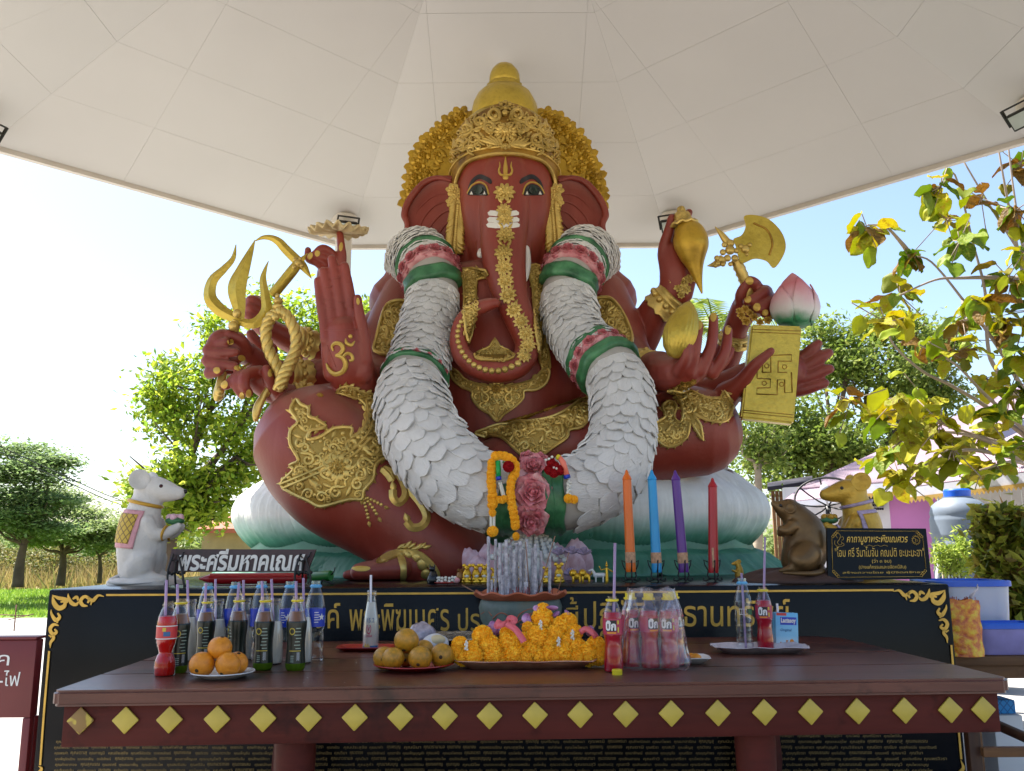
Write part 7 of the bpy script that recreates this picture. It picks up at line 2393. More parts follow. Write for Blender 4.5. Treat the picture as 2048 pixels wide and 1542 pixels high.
for i, (x, y, r_) in enumerate(zl):
 u, v = zp(x, y, 3.413, 640, 1060)
 d = d0 - .07 + (900 - y) / 340 * .10
 p = P(u, v, d); rr = r_ / 3.413 * KT(p) * 1.02
 p.z = max(p.z, TZ + .012 + rr * .8)
 o = place('marigold', POM[i % 3], Matrix.Translation(p) @ Euler((i * 1.1, i * .7, i)).to_matrix().to_4x4() @ Matrix.Scale(rr, 4))
 tag(o, 'round orange marigold bloom heaped on the salmon edged tray', 'marigold', 'marigold blooms heaped on the tray')
M['jasmine'] = mat('white_jasmine', '#dcdcd2', .5)
for i, (x, y) in enumerate(((1505, 650), (1722, 715), (1628, 765), (1000, 790))):
 u, v = zp(x, y, 3.413, 640, 1060); p = P(u, v, d0 - .10 + (900 - y) / 340 * .10)
 mb = MB()
 for q in range(7):
  mb.ball(p + Vector((.004 * math.sin(q * 2.3), -.012, .014 - .0045 * q)), (.0042, .004, .0055), 7, 5)
 for q in range(0):
  mb.ball(p + Vector((.011 * math.cos(q * 2.4), -.006 + .003 * (q % 2), .011 * math.sin(q * 2.4) * (.4 + .6 * (q % 3) / 2))), (.0055, .005, .0065), 7, 5)
 tag(obj('jasmine_tuft', mb, M['jasmine']), 'small white jasmine tassel ' + ('under the topmost marigold', 'at the right of the marigold heap', 'in the middle right of the marigold heap', 'at the left end of the marigold heap')[i], 'flowers', 'white tufts among the marigolds')
M['ribbon'] = mat('salmon_pink_ribbon', '#d4606a', .4, var=.1)
M['orchid'] = mat('purple_orchid', '#8a3a86', .5, var=.3, vs=30, alt='#c79ac6')
mb = MB()
def strip(rows, w):
 S = spline([(*r,) for r in rows], 6)
 pts = [P(a, b, d) for a, b, d in S]
 vs = []
 for i, p in enumerate(pts):
  t = (pts[min(i + 1, len(pts) - 1)] - pts[max(i - 1, 0)]).normalized()
  sd_ = t.cross(Vector((0, -1, .3))).normalized() * w / 2
  vs += [p - sd_, p + sd_]
 mb.add(vs, [(2 * i, 2 * i + 2, 2 * i + 3, 2 * i + 1) for i in range(len(pts) - 1)])
db = d0 - .04
strip([(1000, 1240, db), (993, 1252, db - .01), (1002, 1250, db - .02), (1013, 1246, db - .01)], .02)
strip([(1015, 1246, db), (1020, 1236, db - .01), (1030, 1240, db - .01), (1022, 1250, db - .02)], .02)
strip([(1012, 1247, db - .02), (1030, 1258, db - .04), (1042, 1274, db - .06), (1048, 1284, db - .07)], .022)
rb = obj('ribbon_bow', mb, M['ribbon']); so = rb.modifiers.new('thick', 'SOLIDIFY'); so.thickness = .001
tag(rb, 'salmon pink ribbon bow tied at the left of the marigold heap', 'ribbon')
mb = MB()
strip([(1160, 1265, db), (1172, 1258, db - .01), (1186, 1266, db - .03), (1192, 1275, db - .03)], .02)
rb = obj('ribbon_bow', mb, M['ribbon']); so = rb.modifiers.new('thick', 'SOLIDIFY'); so.thickness = .001
tag(rb, 'salmon pink ribbon end at the right of the marigold heap', 'ribbon')
mb = MB()
for i, (u, v) in enumerate(((985, 1255), (993, 1262), (1001, 1258), (1052, 1236), (1078, 1218), (1104, 1216), (1112, 1228), (1136, 1228), (1190, 1268), (1180, 1262), (978, 1262), (1060, 1244))):
 mb.ball(P(u, v, d0 + .02), (.016, .008, .024), 10, 7, Euler((.3 * i, .8 * math.sin(i * 2), i)).to_matrix())
tag(obj('orchid_blossoms', mb, M['orchid'], kind='stuff'), 'purple orchid petals showing between the marigolds', 'orchids')
# ------------------------------------------------------------ incense pot
cp_ = G(1042, 1290, TZ) + Vector((0, .17, 0)); k = KT(cp_) * 1.0
def pot_paint():
 n = NT('grey_green_pot_glaze')
 n.l(n.ramp(n.noise(9, 6), [(.3, lin('#3f4a44')), (.55, lin('#5c6a62')), (.75, lin('#6f6a55'))]), n.b.inputs['Base Color']); n.set(Roughness=.55)
 n.bump(n.noise(50, 4), .4, .004); return n.m
M['pot'] = pot_paint(); M['terra'] = mat('terracotta_rim', '#a4583a', .6, var=.15, vs=14, bump=.2)
M['ash'] = mat('incense_ash', '#9a979c', .9, var=.25, vs=60, bump=.8, bs=120)
pot = thing('incense_pot', 'clay incense pot with wavy terracotta rim full of ash sticks', 'pot', tuple(cp_))
ztop = P(1042, 1190, cp_.y - 92 * k).z
Hh = ztop - TZ
mb = MB(); mb.lathe([(58 * k, 0), (64 * k, .02), (80 * k, Hh * .45), (84 * k, Hh * .7), (80 * k, Hh * .84), (76 * k, Hh * .88)], 48, cp_); obj('bowl', mb, M['pot'], pot, auto=60)
mb = MB(); mb.lathe([(76 * k, Hh * .86), (81 * k, Hh * .88), (90 * k, Hh * .95), (94 * k, Hh * 1.0), (92 * k, Hh * 1.03), (86 * k, Hh * 1.0), (78 * k, Hh * .95), (76 * k, Hh * .93)], 96, cp_, cap=(False, False), fn=lambda r, z, t: (r, z + (.006 * math.sin(t * 11 + .6) if z > Hh * .94 else 0))); obj('rim', mb, M['terra'], pot, auto=60)
mb = MB(); mb.lathe([(78 * k, Hh * .93), (50 * k, Hh * .96), (.001, Hh * .97)], 40, cp_, cap=(False, False)); obj('ash_bed', mb, M['ash'], pot)
mb = MB()
for c_ in ([(985, 1238), (1000, 1226), (1016, 1232), (1026, 1250)], [(1030, 1246), (1040, 1228), (1060, 1218), (1072, 1222), (1062, 1238), (1040, 1250)], [(1034, 1246), (1050, 1234), (1068, 1224)], [(1052, 1232), (1058, 1240)], [(1058, 1228), (1064, 1236)], [(962, 1228), (975, 1222), (984, 1232)], [(1090, 1232), (1102, 1222), (1114, 1230)]):
 S = spline(c_, 5)
 pts = []
 for u, v in S:
  r_ = ray(u, v);
  # meet the bowl's wall: walk in from the front
  dd = cp_.y - math.sqrt(max(1e-6, (83 * k) ** 2 - (P(u, v, cp_.y).x - cp_.x) ** 2))
  pts.append(P(u, v, dd - .001))
 mb.tube(pts, .0022, 6)
obj('leaf_relief', mb, M['terra'], pot)
def stick_mat():
 n = NT('ash_crusted_incense')
 n.l(n.ramp(n.noise(60, 6), [(.3, lin('#85838c')), (.55, lin('#b9b7bf')), (.75, lin('#d2cfd4'))]), n.b.inputs['Base Color']); n.set(Roughness=.9)
 mp = n.n('Mapping'); mp.inputs['Scale'].default_value = (1, 1, 3); n.l(n.tex(), mp.inputs[0])
 n.bump(n.noise(110, 4, mp.outputs[0]), .8, .004); return n.m
M['stick'] = stick_mat()
M['stick_brown'] = mat('bare_incense_stick', '#8d6a56', .8)
M['stick_red'] = mat('red_stick_stub', '#7d1f2a', .7)
sg = random.Random(9)
for i, (u, vt, rp, dy) in enumerate(((977, 1073, 4.2, .0), (984, 1160, 3.6, -.03), (991, 1078, 3.8, .03), (1001, 1086, 5.2, -.02), (1009, 1100, 5.5, .04), (1013, 1080, 4.6, -.04), (1022, 1092, 4.8, .03), (1028, 1106, 5.4, -.03), (1033, 1086, 4.8, .02), (1041, 1082, 4.2, -.01),
        (1047, 1098, 4.2, .03), (1053, 1078, 3.6, -.02), (1064, 1096, 4.4, .02), (1070, 1088, 4.6, -.03), (1082, 1102, 4.2, .01), (1074, 1160, 3.6, .05), (1099, 1106, 4.0, .0), (1017, 1150, 4.6, -.06), (1005, 1150, 4.4, -.07), (1059, 1170, 3.4, .04))):
 d = cp_.y + dy
 b = Vector((P(u, 1195, d).x, d, TZ + Hh * .93)); tpt = P(u + sg.uniform(-1.5, 1.5), vt, d)
 n_ = 26
 pts = [b.lerp(tpt, q / n_) + Vector((sg.gauss(0, .0005), sg.gauss(0, .0005), 0)) for q in range(n_ + 1)]
 mb = MB(); mb.tube(pts, [rp * k * .8 * sg.uniform(.85, 1.12) for q in pts], 9)
 tag(obj('incense_stick', mb, M['stick']), 'thick grey ash crusted incense stick standing in the clay pot', 'incense', 'grey incense sticks in the pot')
mb = MB(); d = cp_.y - .07; mb.tube([Vector((P(1052, 1195, d).x, d, TZ + Hh * .93)), P(1052, 1164, d)], 4.4 * k, 9); tag(obj('incense_stick', mb, M['stick']), 'short grey incense stub at the front middle of the pot', 'incense', 'grey incense sticks in the pot')
for (u0, v0, u1, v1, lb) in ((924, 1170, 972, 1190, 'thin tan incense stick leaning far out over the left rim'), (1138, 1105, 1112, 1190, 'thin brown incense stick leaning right over the rim'), (1110, 1072, 1076, 1180, 'long thin incense stick tilting right among the grey ones'), (1051, 1084, 1060, 1185, 'thin reddish upright incense stick among the grey ones')):
 mb = MB(); mb.tube([P(u0, v0, cp_.y - .05), P(u1, v1 + 6, cp_.y - .02)], .0022, 7); tag(obj('incense_stick', mb, M['stick_brown']), lb, 'incense', 'thin bare incense sticks')
mb = MB()
for i in range(46):
 a, r_ = sg.uniform(0, 6.3), 66 * k * math.sqrt(sg.random())
 p = cp_ + Vector((math.cos(a) * r_, math.sin(a) * r_, Hh * .93)); mb.tube([p, p + Vector((sg.gauss(0, .004), sg.gauss(0, .004), sg.uniform(.02, .045)))], .0017, 5)
obj('burnt_stubs', mb, M['stick_red'], pot, kind='stuff')
# crumbs of petals on the boards
mb = MB()
for i in range(46):
 x, y = TW * (.5 + sg.gauss(-.12, .22)), sg.uniform(.03, TD * .5)
 if 0 < x < TW:
  p = loc_t((x, y, TZ + .0025)); a = sg.uniform(0, 3.14); s = sg.uniform(.0012, .0035)
  mb.add([p + Vector((math.cos(a) * s, math.sin(a) * s, 0)), p + Vector((-math.sin(a) * s * .6, math.cos(a) * s * .6, .001)), p - Vector((math.cos(a) * s, math.sin(a) * s, 0)), p + Vector((math.sin(a) * s * .6, -math.cos(a) * s * .6, 0))], [(0, 1, 2, 3)])
tag(obj('petal_crumbs', mb, M['white_print'], kind='stuff', smooth=False), 'white crumbs scattered over the table boards', 'crumbs')
# ================================================================= SMALL THINGS ON THE PLINTH
M['iron'] = mat('black_wrought_iron', '#121114', .5)
for (cn_, col, u0, v0, u1, v1) in (('orange', '#dd6a14', 1253, 940, 1262, 1144), ('sky blue', '#1f93cf', 1303, 940, 1314, 1145), ('purple', '#5b2a86', 1350, 941, 1368, 1145), ('red', '#a91a24', 1425, 956, 1427, 1146)):
 d = 4.63
 t = thing('candle', 'giant ' + cn_ + ' candle standing on an iron holder before the lotus throne', 'candle', tuple(P(u1, v1, d)), 'giant coloured candles')
 a, b = P(u1, v1, d), P(u0, v0, d + .01)
 b.y += (b.z - a.z) * .0
 L = b - a; k = MP(d); r_ = 9.6 * k
 pts = [a, a + L * .02] + [a + L * (.05 + .08 * i) for i in range(11)] + [a + L * .90, a + L * .905, a + L * .93, a + L * .96, a + L * .985, b]
 rr = [r_ * .9, r_] + [r_ * (1.0 - .012 * i) for i in range(11)] + [r_ * .88, r_ * .97, r_ * .8, r_ * .42, r_ * .3, r_ * .16]
 m = mat(cn_.replace(' ', '_') + '_candle_wax', col, .3, var=.06, sss=.1)
 mb = MB(); mb.tube(pts, rr, 22); obj('wax', mb, m, t, auto=40)
 mb = MB(); c = a + L * .14
 mb.tube([c - L.normalized() * 10 * k, c + L.normalized() * 10 * k], r_ * 1.04, 22)
 if cn_ == 'red':
  mb = MB(); mb.box(-.5 * r_, -r_ * 1.05, -.07, -.1 * r_, -r_ * .9, .03, 0, Matrix.Translation(a + L * .2))
 obj('sticker', mb, mat(cn_.replace(' ', '_') + '_sticker', '#b58a6a', .4, var=.4, vs=60), t, auto=40)
 mb = MB()
 for q in range(3):
  an = 2 * PI * q / 3 + .5
  dv = Vector((math.cos(an), math.sin(an), 0))
  o0 = Vector((a.x, a.y, 0))
  z = lambda h: Vector((0, 0, PZ + h))
  mb.tube([o0 + dv * r_ * 1.0 + z(.06), o0 + dv * r_ * 1.25 + z(.03), o0 + dv * r_ * .6 + z(.012), o0 + dv * r_ * 1.6 + z(.004), o0 + dv * r_ * 2.2 + z(.008), o0 + dv * r_ * 2.0 + z(.02)], .0042, 6)
  mb.tube([o0 + dv * r_ * 1.1 + z(.10), o0 + dv * r_ * 1.9 + z(.11), o0 + dv * r_ * 1.7 + z(.085), o0 + dv * r_ * 1.15 + z(.06)], .0035, 6)
 mb.lathe([(r_ * 1.15, PZ + .014), (r_ * 1.18, PZ + .02), (.001, PZ + .022)], 20, (a.x, a.y, 0))
 obj('holder', mb, M['iron'], t)
# name board on two iron stands
d = 4.46
sg_ = thing('name_board', 'small dark brown name board with white Thai brush lettering on iron stands', 'sign', tuple(P(480, 1144, d)))
M['board'] = wood('dark_brown_board', '#2a1416', '#3d2022', .45, 0, 2)
tl, tr_, br_, bl_ = P(343, 1098, d), P(632, 1099, d), P(615, 1144, d - .01), P(334, 1144, d - .01)
mb = MB(); bk = Vector((0, .018, 0)); mb.add([tl, tr_, br_, bl_, tl + bk, tr_ + bk, br_ + bk, bl_ + bk], [(0, 3, 2, 1), (4, 5, 6, 7), (0, 1, 5, 4), (1, 2, 6, 5), (2, 3, 7, 6), (3, 0, 4, 7)]); obj('board', mb, M['board'], sg_, smooth=False)
text_on('lettering', 'พระศรีมหาคเณศ', P(357, 1142, d - .012), P(612, 1142, d - .012), P(357, 1098, d - .002), M['white'], sg_, 4, .02, .28, .028, .002)
for u in (352, 606):
 mb = MB(); k = MP(d)
 for du, v0, v1, dy in ((-8, 1108, 1166, -.02), (8, 1112, 1168, -.03), (0, 1120, 1160, .04)):
  p0, p1 = P(u + du * .6, v0, d - .022), P(u + du * 2.1, v1, d - .03 + dy); p1.z = PZ + .004
  mb.tube(spline([p0, p0.lerp(p1, .5) + Vector((du * .001, -.012, 0)), p1, p1 + Vector((du * .0018, 0, .012))], 4), .0055, 6)
 mb.tube([P(u - 12, 1118, d - .024), P(u, 1124, d - .03), P(u + 12, 1112, d - .024), P(u + 16, 1104, d - .02)], .004, 6)
 for q in range(6):
  mb.ball(P(u - 14 + q * 6, 1146 + 2 * math.sin(q * 2), d - .026), .009, 7, 5)
 obj('stand', mb, M['iron'], sg_)
d = 4.62
t = thing('candle', 'red candle lying on its side under the name board', 'candle', tuple(P(500, 1160, d)))
mb = MB(); r_ = 10.5 * MP(d)
a, b = P(398, 1156, d), P(612, 1154, d); a.z = b.z = PZ + r_ + .002
L = b - a; mb.tube([a, a + L * .05, a + L * .1, a + L * .11, b], [r_ * .1, r_ * .45, r_ * .8, r_, r_ * .96], 20); obj('wax', mb, bpy.data.materials['red_candle_wax'], t, auto=40)
t = thing('candle', 'stubby green candle lying in a black iron stand beside the red toes', 'candle', tuple(P(640, 1150, d)))
a, b = P(622, 1152, d), P(662, 1142, d - .05); a.z, b.z = PZ + .035, PZ + .045
mb = MB(); mb.tube([a, a.lerp(b, .1), b], [.02, .026, .026], 20); obj('wax', mb, mat('green_candle_wax', '#1f6a2c', .35), t, auto=40)
mb = MB()
for q in (.2, .85):
 p = a.lerp(b, q); mb.tube([Vector((p.x - .03, p.y - .02, PZ + .003)), p + Vector((-.02, -.02, -.02)), p + Vector((.0, -.02, -.03)), Vector((p.x + .03, p.y - .02, PZ + .003)), Vector((p.x + .04, p.y - .02, PZ + .015))], .0045, 6)
mb.tube([b + Vector((0, 0, 0)), b + Vector((.015, 0, .02)), b + Vector((.02, 0, .04))], .003, 6)
obj('stand', mb, M['iron'], t)
# prayer plaque
d = 4.40
pq = thing('prayer_plaque', 'black stone plaque with gilt Thai prayer and gold border', 'plaque', tuple(P(1755, 1160, d)))
q0 = [P(1654, 1056, d + .03), P(1852, 1057, d + .03), P(1863, 1158, d), P(1656, 1160, d)]
mb = MB(); bk = Vector((.004, .03, 0)); mb.add(q0 + [p + bk for p in q0], [(0, 3, 2, 1), (4, 5, 6, 7), (0, 1, 5, 4), (1, 2, 6, 5), (2, 3, 7, 6), (3, 0, 4, 7)]); obj('slab', mb, M['granite'], pq, smooth=False)
def qp(a, b, off=.003):              # a across 0..1, b down 0..1
 p = q0[0].lerp(q0[1], a).lerp(q0[3].lerp(q0[2], a), b); return p + Vector((0, -off, 0))
def q_text(s, a0, b0, a1, b1, **k):
 text_on('lettering', s, qp(a0, b1), qp(a1, b1), qp(a0, b0), M['gilt'], pq, 3, 0, **k)
q_text('คาถาบูชาพระพิฆเณศวร', .19, .14, .80, .33, shear=.25, bold=.01)
q_text('"โอม ศรี รีนาโมจัน คณปติ ยะนะมะฮา"', .07, .37, .95, .56)
q_text('(ว่า ๓ จบ)', .43, .60, .62, .695)
q_text('(ปางแก้กรรมและขจัดหนี้สิน)', .30, .715, .76, .81)
q_text('สร้างถวายโดย ผู้มีจิตศรัทธา', .14, .84, .92, .895)
mb = MB()
for (a0, b0, a1, b1) in ((.1, .055, .9, .055), (.1, .95, .9, .95), (.045, .2, .045, .8), (.955, .2, .955, .8)):
 mb.tube([qp(a0, b0), qp(a1, b1)], .0011, 5)
for ax0, bx0, sx_, sy_ in ((.045, .055, 1, 1), (.955, .055, -1, 1), (.045, .95, 1, -1), (.955, .95, -1, -1)):
 for k_ in range(4):
  pts = [qp(ax0 + sx_ * (.01 + k_ * .014 + .012 * math.cos(t_)), bx0 + sy_ * (.02 + (3 - k_) * .03 + .025 * math.sin(t_))) for t_ in [i * .7 for i in range(8)]]
  mb.tube(pts, .0014, 5)
pts = [qp(.36 + .24 * t_ , .345 + .012 * math.sin(t_ * 20)) for t_ in [i / 20 for i in range(21)]]; mb.tube(pts, .001, 5)
obj('border', mb, M['gilt'], pq)
mb = MB()
mb.tube([qp(.885 + .035 * math.cos(t_), .235 + .075 * math.sin(t_)) for t_ in [i * PI / 9 for i in range(19)]], .0012, 5)
for i in range(16):
 t_ = i * PI / 8; mb.tube([qp(.885 + .037 * math.cos(t_), .235 + .08 * math.sin(t_)), qp(.885 + .046 * math.cos(t_), .235 + .1 * math.sin(t_))], .0014, 4)
mb.tube([qp(.868 + .014 * math.cos(t_), .215 + .02 * math.sin(t_)) for t_ in (-2.5, -1.5, -.5, .8)] + [qp(.868 + .016 * math.cos(t_), .258 + .025 * math.sin(t_)) for t_ in (-1, 0, 1, 2, 3)], .0012, 5)
mb.tube([qp(.88, .24), qp(.893, .22), qp(.903, .24), qp(.897, .26)], .0011, 5)
obj('emblem', mb, M['gilt'], pq)
mb = MB()
for c_ in ([(.10, .2), (.085, .13), (.11, .1), (.13, .15), (.12, .22), (.10, .28), (.12, .33), (.145, .3), (.135, .26)], [(.075, .24), (.07, .3), (.09, .35), (.12, .36), (.15, .35), (.165, .32), (.15, .29)], [(.135, .18), (.155, .17), (.16, .22), (.14, .24)]):
 mb.tube([qp(a_, b_) for a_, b_ in spline(c_, 4)], .0011, 5)
obj('elephant_emblem', mb, M['gilt'], pq)
# row of little figurines
M['gilt_figure'] = gold('bright_gilt', '#b8851a', '#e0b53a', .25, .7, 90, .3)
def figurine():
 t = thing('mouse_figurine', 'x', 'figurine', (0, 0, 0), 'little gilt figurines along the plinth edge')
 mb = MB(); mb.lathe([(.022, 0), (.024, .006), (.02, .012), (.017, .02), (.019, .032), (.016, .045), (.012, .052), (.010, .056)], 16)
 for s in (-1, 1):
  mb.ball((s * .012, -.014, .016), (.008, .012, .009), 8, 6); mb.ball((s * .009, -.016, .036), (.005, .008, .005), 8, 6)
 obj('body', mb, M['gilt_figure'], t)
 mb = MB(); mb.ball((0, -.003, .062), (.011, .013, .011), 12, 8); mb.ball((0, -.015, .059), (.005, .008, .005), 8, 6)
 for s in (-1, 1):
  mb.ball((s * .012, 0, .071), (.008, .003, .008), 8, 6)
 obj('head', mb, M['gilt_figure'], t)
 mb = MB(); mb.ball((0, -.018, .028), (.01, .007, .006), 8, 6); obj('offering', mb, M['bead'], t)
 return t
fg = figurine(); first = True
for u, v, s, lb in ((934, 1158, 1.25, 'first gilt mouse figurine left of the incense sticks'), (952, 1158, 1.25, 'second gilt mouse figurine just left of the incense sticks'), (969, 1158, 1.25, 'gilt mouse figurine touching the leftmost incense stick'), (988, 1157, 1.0, 'gilt mouse figurine half hidden behind the left incense sticks'),
     (1045, 1155, 1.1, 'gilt mouse figurine hidden behind the middle incense sticks'), (1093, 1155, 1.05, 'gilt mouse figurine beside the rightmost incense stick'), (1118, 1157, 1.3, 'separate gilt mouse figurine right of the incense sticks')):
 c = P(u, v, 4.66); c.z = PZ
 if first:
  fg.location = c; fg['label'] = lb; fg.scale = (s,) * 3; first = False
 else:
  dup(fg, c, rng.uniform(-.2, .2), lb, sc=s)
M['amber'] = mat('amber_brown_resin', '#7d5318', .3, .3, var=.3, vs=30)
c = P(922, 1158, 4.68); c.z = PZ
mb = MB(); mb.lathe([(.02, 0), (.026, .02), (.022, .05), (.012, .066), (.006, .07)], 16, c); mb.ball(c + Vector((-.012, -.01, .064)), .009, 8, 6); mb.ball(c + Vector((.012, 0, .072)), .007, 8, 6)
tag(obj('owl_figurine', mb, M['amber']), 'amber brown squat figurine at the left end of the gilt row', 'figurine')
for i, (u, lb) in enumerate(((1153, 'gilt lion figurine left of its twin near the horse'), (1172, 'gilt lion figurine closest to the white horse'))):
 c = P(u, 1156, 4.66); c.z = PZ
 mb = MB()
 mb.ball(c + Vector((0, 0, .03)), (.024, .016, .018), 12, 8); mb.ball(c + Vector((-.018, -.008, .046)), (.017, .015, .017), 10, 8)
 for q in range(10):
  a = q * .63; mb.ball(c + Vector((-.018 + .016 * math.cos(a), -.006, .046 + .016 * math.sin(a))), .006, 6, 5)
 for dx, dy in ((-.018, -.01), (-.014, .01), (.016, -.01), (.016, .01)):
  mb.pill([c + Vector((dx, dy, .006)), c + Vector((dx, dy, .028))], .0065, 8)
 mb.tube([c + Vector((.022, 0, .035)), c + Vector((.034, 0, .05)), c + Vector((.03, 0, .06))], .004, 6)
 tag(obj('lion_figurine', mb, M['gilt_figure']), lb, 'figurine', 'gilt lion figurines')
c = P(1200, 1156, 4.66); c.z = PZ
t = thing('horse_figurine', 'tiny white horse with a standing dancer beside the gilt lions', 'figurine', tuple(c))
mb = MB(); mb.pill([c + Vector((-.025, 0, .035)), c + Vector((.02, 0, .036))], .012, 10); mb.pill([c + Vector((-.028, 0, .042)), c + Vector((-.04, 0, .064)), c + Vector((-.055, 0, .058))], [.009, .007, .005], 8)
for dx in (-.022, .016):
 for dy in (-.008, .008):
  mb.pill([c + Vector((dx, dy, .004)), c + Vector((dx, dy, .03))], .004, 6)
obj('horse', mb, M['bead'], t)
mb = MB(); o_ = c + Vector((.035, -.01, 0)); mb.pill([o_ + Vector((0, 0, .006)), o_ + Vector((0, 0, .05)), o_ + Vector((0, 0, .07))], [.009, .007, .006], 8); mb.ball(o_ + Vector((0, 0, .084)), .007, 8, 6); mb.lathe([(.006, .088), (.003, .098), (.0005, .108)], 8, o_)
mb.pill([o_ + Vector((-.006, 0, .068)), o_ + Vector((-.03, 0, .062)), o_ + Vector((-.038, 0, .08))], .003, 6); mb.pill([o_ + Vector((.006, 0, .068)), o_ + Vector((.026, 0, .055)), o_ + Vector((.036, 0, .05))], .003, 6)
obj('dancer', mb, M['gilt_figure'], t)
c = P(866, 1162, 4.62); c.z = PZ
mb = MB(); mb.lathe([(.03, 0), (.032, .02), (.024, .04), (.016, .06), (.012, .066)], 16, c); mb.ball(c + Vector((-.004, -.006, .074)), (.016, .015, .014), 10, 8)
for s in (-1, 1):
 mb.pill([c + Vector((-.004 + s * .01, -.004, .082)), c + Vector((-.004 + s * .013, -.004, .096))], [.005, .0015], 6); mb.pill([c + Vector((s * .018, -.02, .004)), c + Vector((s * .014, -.016, .036))], .006, 7)
tag(obj('cat_figurine', mb, M['black']), 'small black cat shaped figurine beside the gold anklet', 'figurine')
c = P(893, 1162, 4.60); c.z = PZ
t = thing('jasmine_garland', 'small coiled white jasmine garland on a red dish beside the black cat', 'garland', tuple(c))
mb = MB()
for i in range(34):
 a = i * .42; mb.ball(c + Vector((.045 * math.cos(a), .02 * math.sin(a), .014 + .014 * (i > 15) + .003 * math.sin(i * 3))), (.0085, .0085, .0075), 7, 5)
obj('buds', mb, M['jasmine'], t)
mb = MB(); mb.ball(c + Vector((.055, -.01, .016)), .015, 10, 7); obj('end_bloom', mb, M['rose'], t)
mb = MB(); mb.lathe([(.04, .001), (.055, .006), (.05, .008), (.001, .004)], 24, c + Vector((-.01, -.005, 0)), Matrix.Diagonal((1, .6, 1))); obj('dish', mb, M['tray_red'], t)
# lotus pods drying above the pink petals
for i, (u, v) in enumerate(((1118, 1108), (1144, 1106), (1168, 1108), (1140, 1150))):
 mb = MB(); p = P(u, v, 4.80)
 for q in range(16):
  a = q * 2.4; el = .3 + .9 * (q % 4) / 4
  dv = Vector((math.cos(a) * math.cos(el), math.sin(a) * math.cos(el), math.sin(el))); mb.pill([p, p + dv * .03, p + dv * .044], [.007, .008, .002], 6)
 tag(obj('dried_flower', mb, M['quilt_lilac']), ('left', 'middle', 'right', 'lowest')[i] + ' dried grey lotus bloom on the pink petals right of the incense', 'flower', 'dried lotus blooms')
# hanging marigold garlands on the rose column
hg = thing('marigold_garland', 'orange marigold garland looped over the pink roses of the white garland', 'garland', tuple(P(1005, 915, 4.66)))
def strand(rows, r, gap, par, nm='bloom', d=4.655):
 S = spline(rows, 10); acc = 0
 for a, b in zip(S[:-1], S[1:]):
  acc += math.hypot(b[0] - a[0], b[1] - a[1])
  if acc >= gap:
   acc = 0
   p = P(b[0], b[1], d)
   place(nm, POM[rng.randrange(3)], Matrix.Translation(p) @ Euler((rng.uniform(0, 3), rng.uniform(0, 3), 0)).to_matrix().to_4x4() @ Matrix.Diagonal((r * MP(d) * rng.uniform(.92, 1.1), r * MP(d), r * MP(d) * .85, 1)), par)
strand([(980, 918), (984, 930), (982, 955), (984, 980), (985, 1010)], 9.5, 8, hg)
strand([(983, 914), (1000, 911), (1018, 916), (1030, 930), (1031, 945), (1023, 960), (1021, 985), (1024, 1010), (1029, 1035), (1031, 1056)], 9, 8, hg)
strand([(990, 998), (1002, 1000), (1012, 996)], 7.5, 6, hg)
strand([(983, 1024), (986, 1026)], 8, 2, hg); strand([(982, 1062), (986, 1063)], 11, 3, hg); strand([(1030, 1072), (1033, 1073)], 8, 2, hg)
mb = MB()
for q in range(10):
 for s in (-1, 1):
  mb.ball(P(985 + s * 3, 1030 + q * 2.7, 4.66), .008, 6, 5); mb.ball(P(1000 + q * .8 + s * 2, 966 + q * 2.8, 4.66), .007, 6, 5)
obj('jasmine_tail', mb, M['jasmine'], hg, kind='stuff')
mb = MB(); mb.tube([P(996, 922, 4.645), P(997, 940, 4.64), P(997, 955, 4.645)], [.013, .014, .013], 10); obj('green_ribbon', mb, mat('green_ribbon', '#0f9a4a', .4), hg)
mb = MB(); mb.tube([P(997, 953, 4.643), P(998, 960, 4.643)], .015, 10); obj('blue_ribbon', mb, M['blue_label'], hg)
M['red_flower'] = pom_mat('red_rose_bloom', '#8f0f18', '#b51a24')
redme = POM[0].copy(); redme.materials.clear(); redme.materials.append(M['red_flower'])
place('red_bloom', redme, Matrix.Translation(P(1017, 933, 4.62)) @ Matrix.Scale(11 * MP(4.62), 4), hg)
h2 = thing('flower_garland', 'small red rose garland with a salmon ribbon hung right of the pink roses', 'garland', tuple(P(1115, 930, 4.66)))
for u, v, r_ in ((1102, 925, 9), (1098, 940, 9), (1108, 945, 10), (1120, 940, 10), (1110, 932, 9)):
 place('red_bloom', redme, Matrix.Translation(P(u, v, 4.65)) @ Matrix.Scale(r_ * MP(4.65), 4), h2)
mb = MB(); mb.tube([P(1118, 914, 4.655), P(1126, 925, 4.645), P(1134, 952, 4.65)], [.014, .017, .016], 10); obj('salmon_ribbon', mb, mat('salmon_ribbon', '#e87862', .45), h2)
mb = MB(); mb.tube([P(1114, 913, 4.655), P(1119, 916, 4.65)], .015, 10); obj('yellow_ribbon', mb, M['yellow_cap'], h2)
mb = MB(); mb.tube([P(1133, 950, 4.65), P(1135, 957, 4.65)], .018, 10); obj('blue_ribbon', mb, M['blue_label'], h2)
mb = MB()
for q in range(12):
 mb.ball(P(1137 + 3 * math.sin(q * 2), 962 + q * 2.6, 4.66), .008, 6, 5)
for u, v in ((1098, 918), (1104, 914), (1092, 920), (1108, 935), (1113, 937)):
 mb.ball(P(u, v, 4.635), .008, 6, 5)
obj('jasmine_tail', mb, M['jasmine'], h2, kind='stuff')
for u, v, r_ in ((1137, 997, 9), (1148, 999, 8)):
 place('bloom', POM[1], Matrix.Translation(P(u, v, 4.66)) @ Matrix.Scale(r_ * MP(4.66), 4), h2)
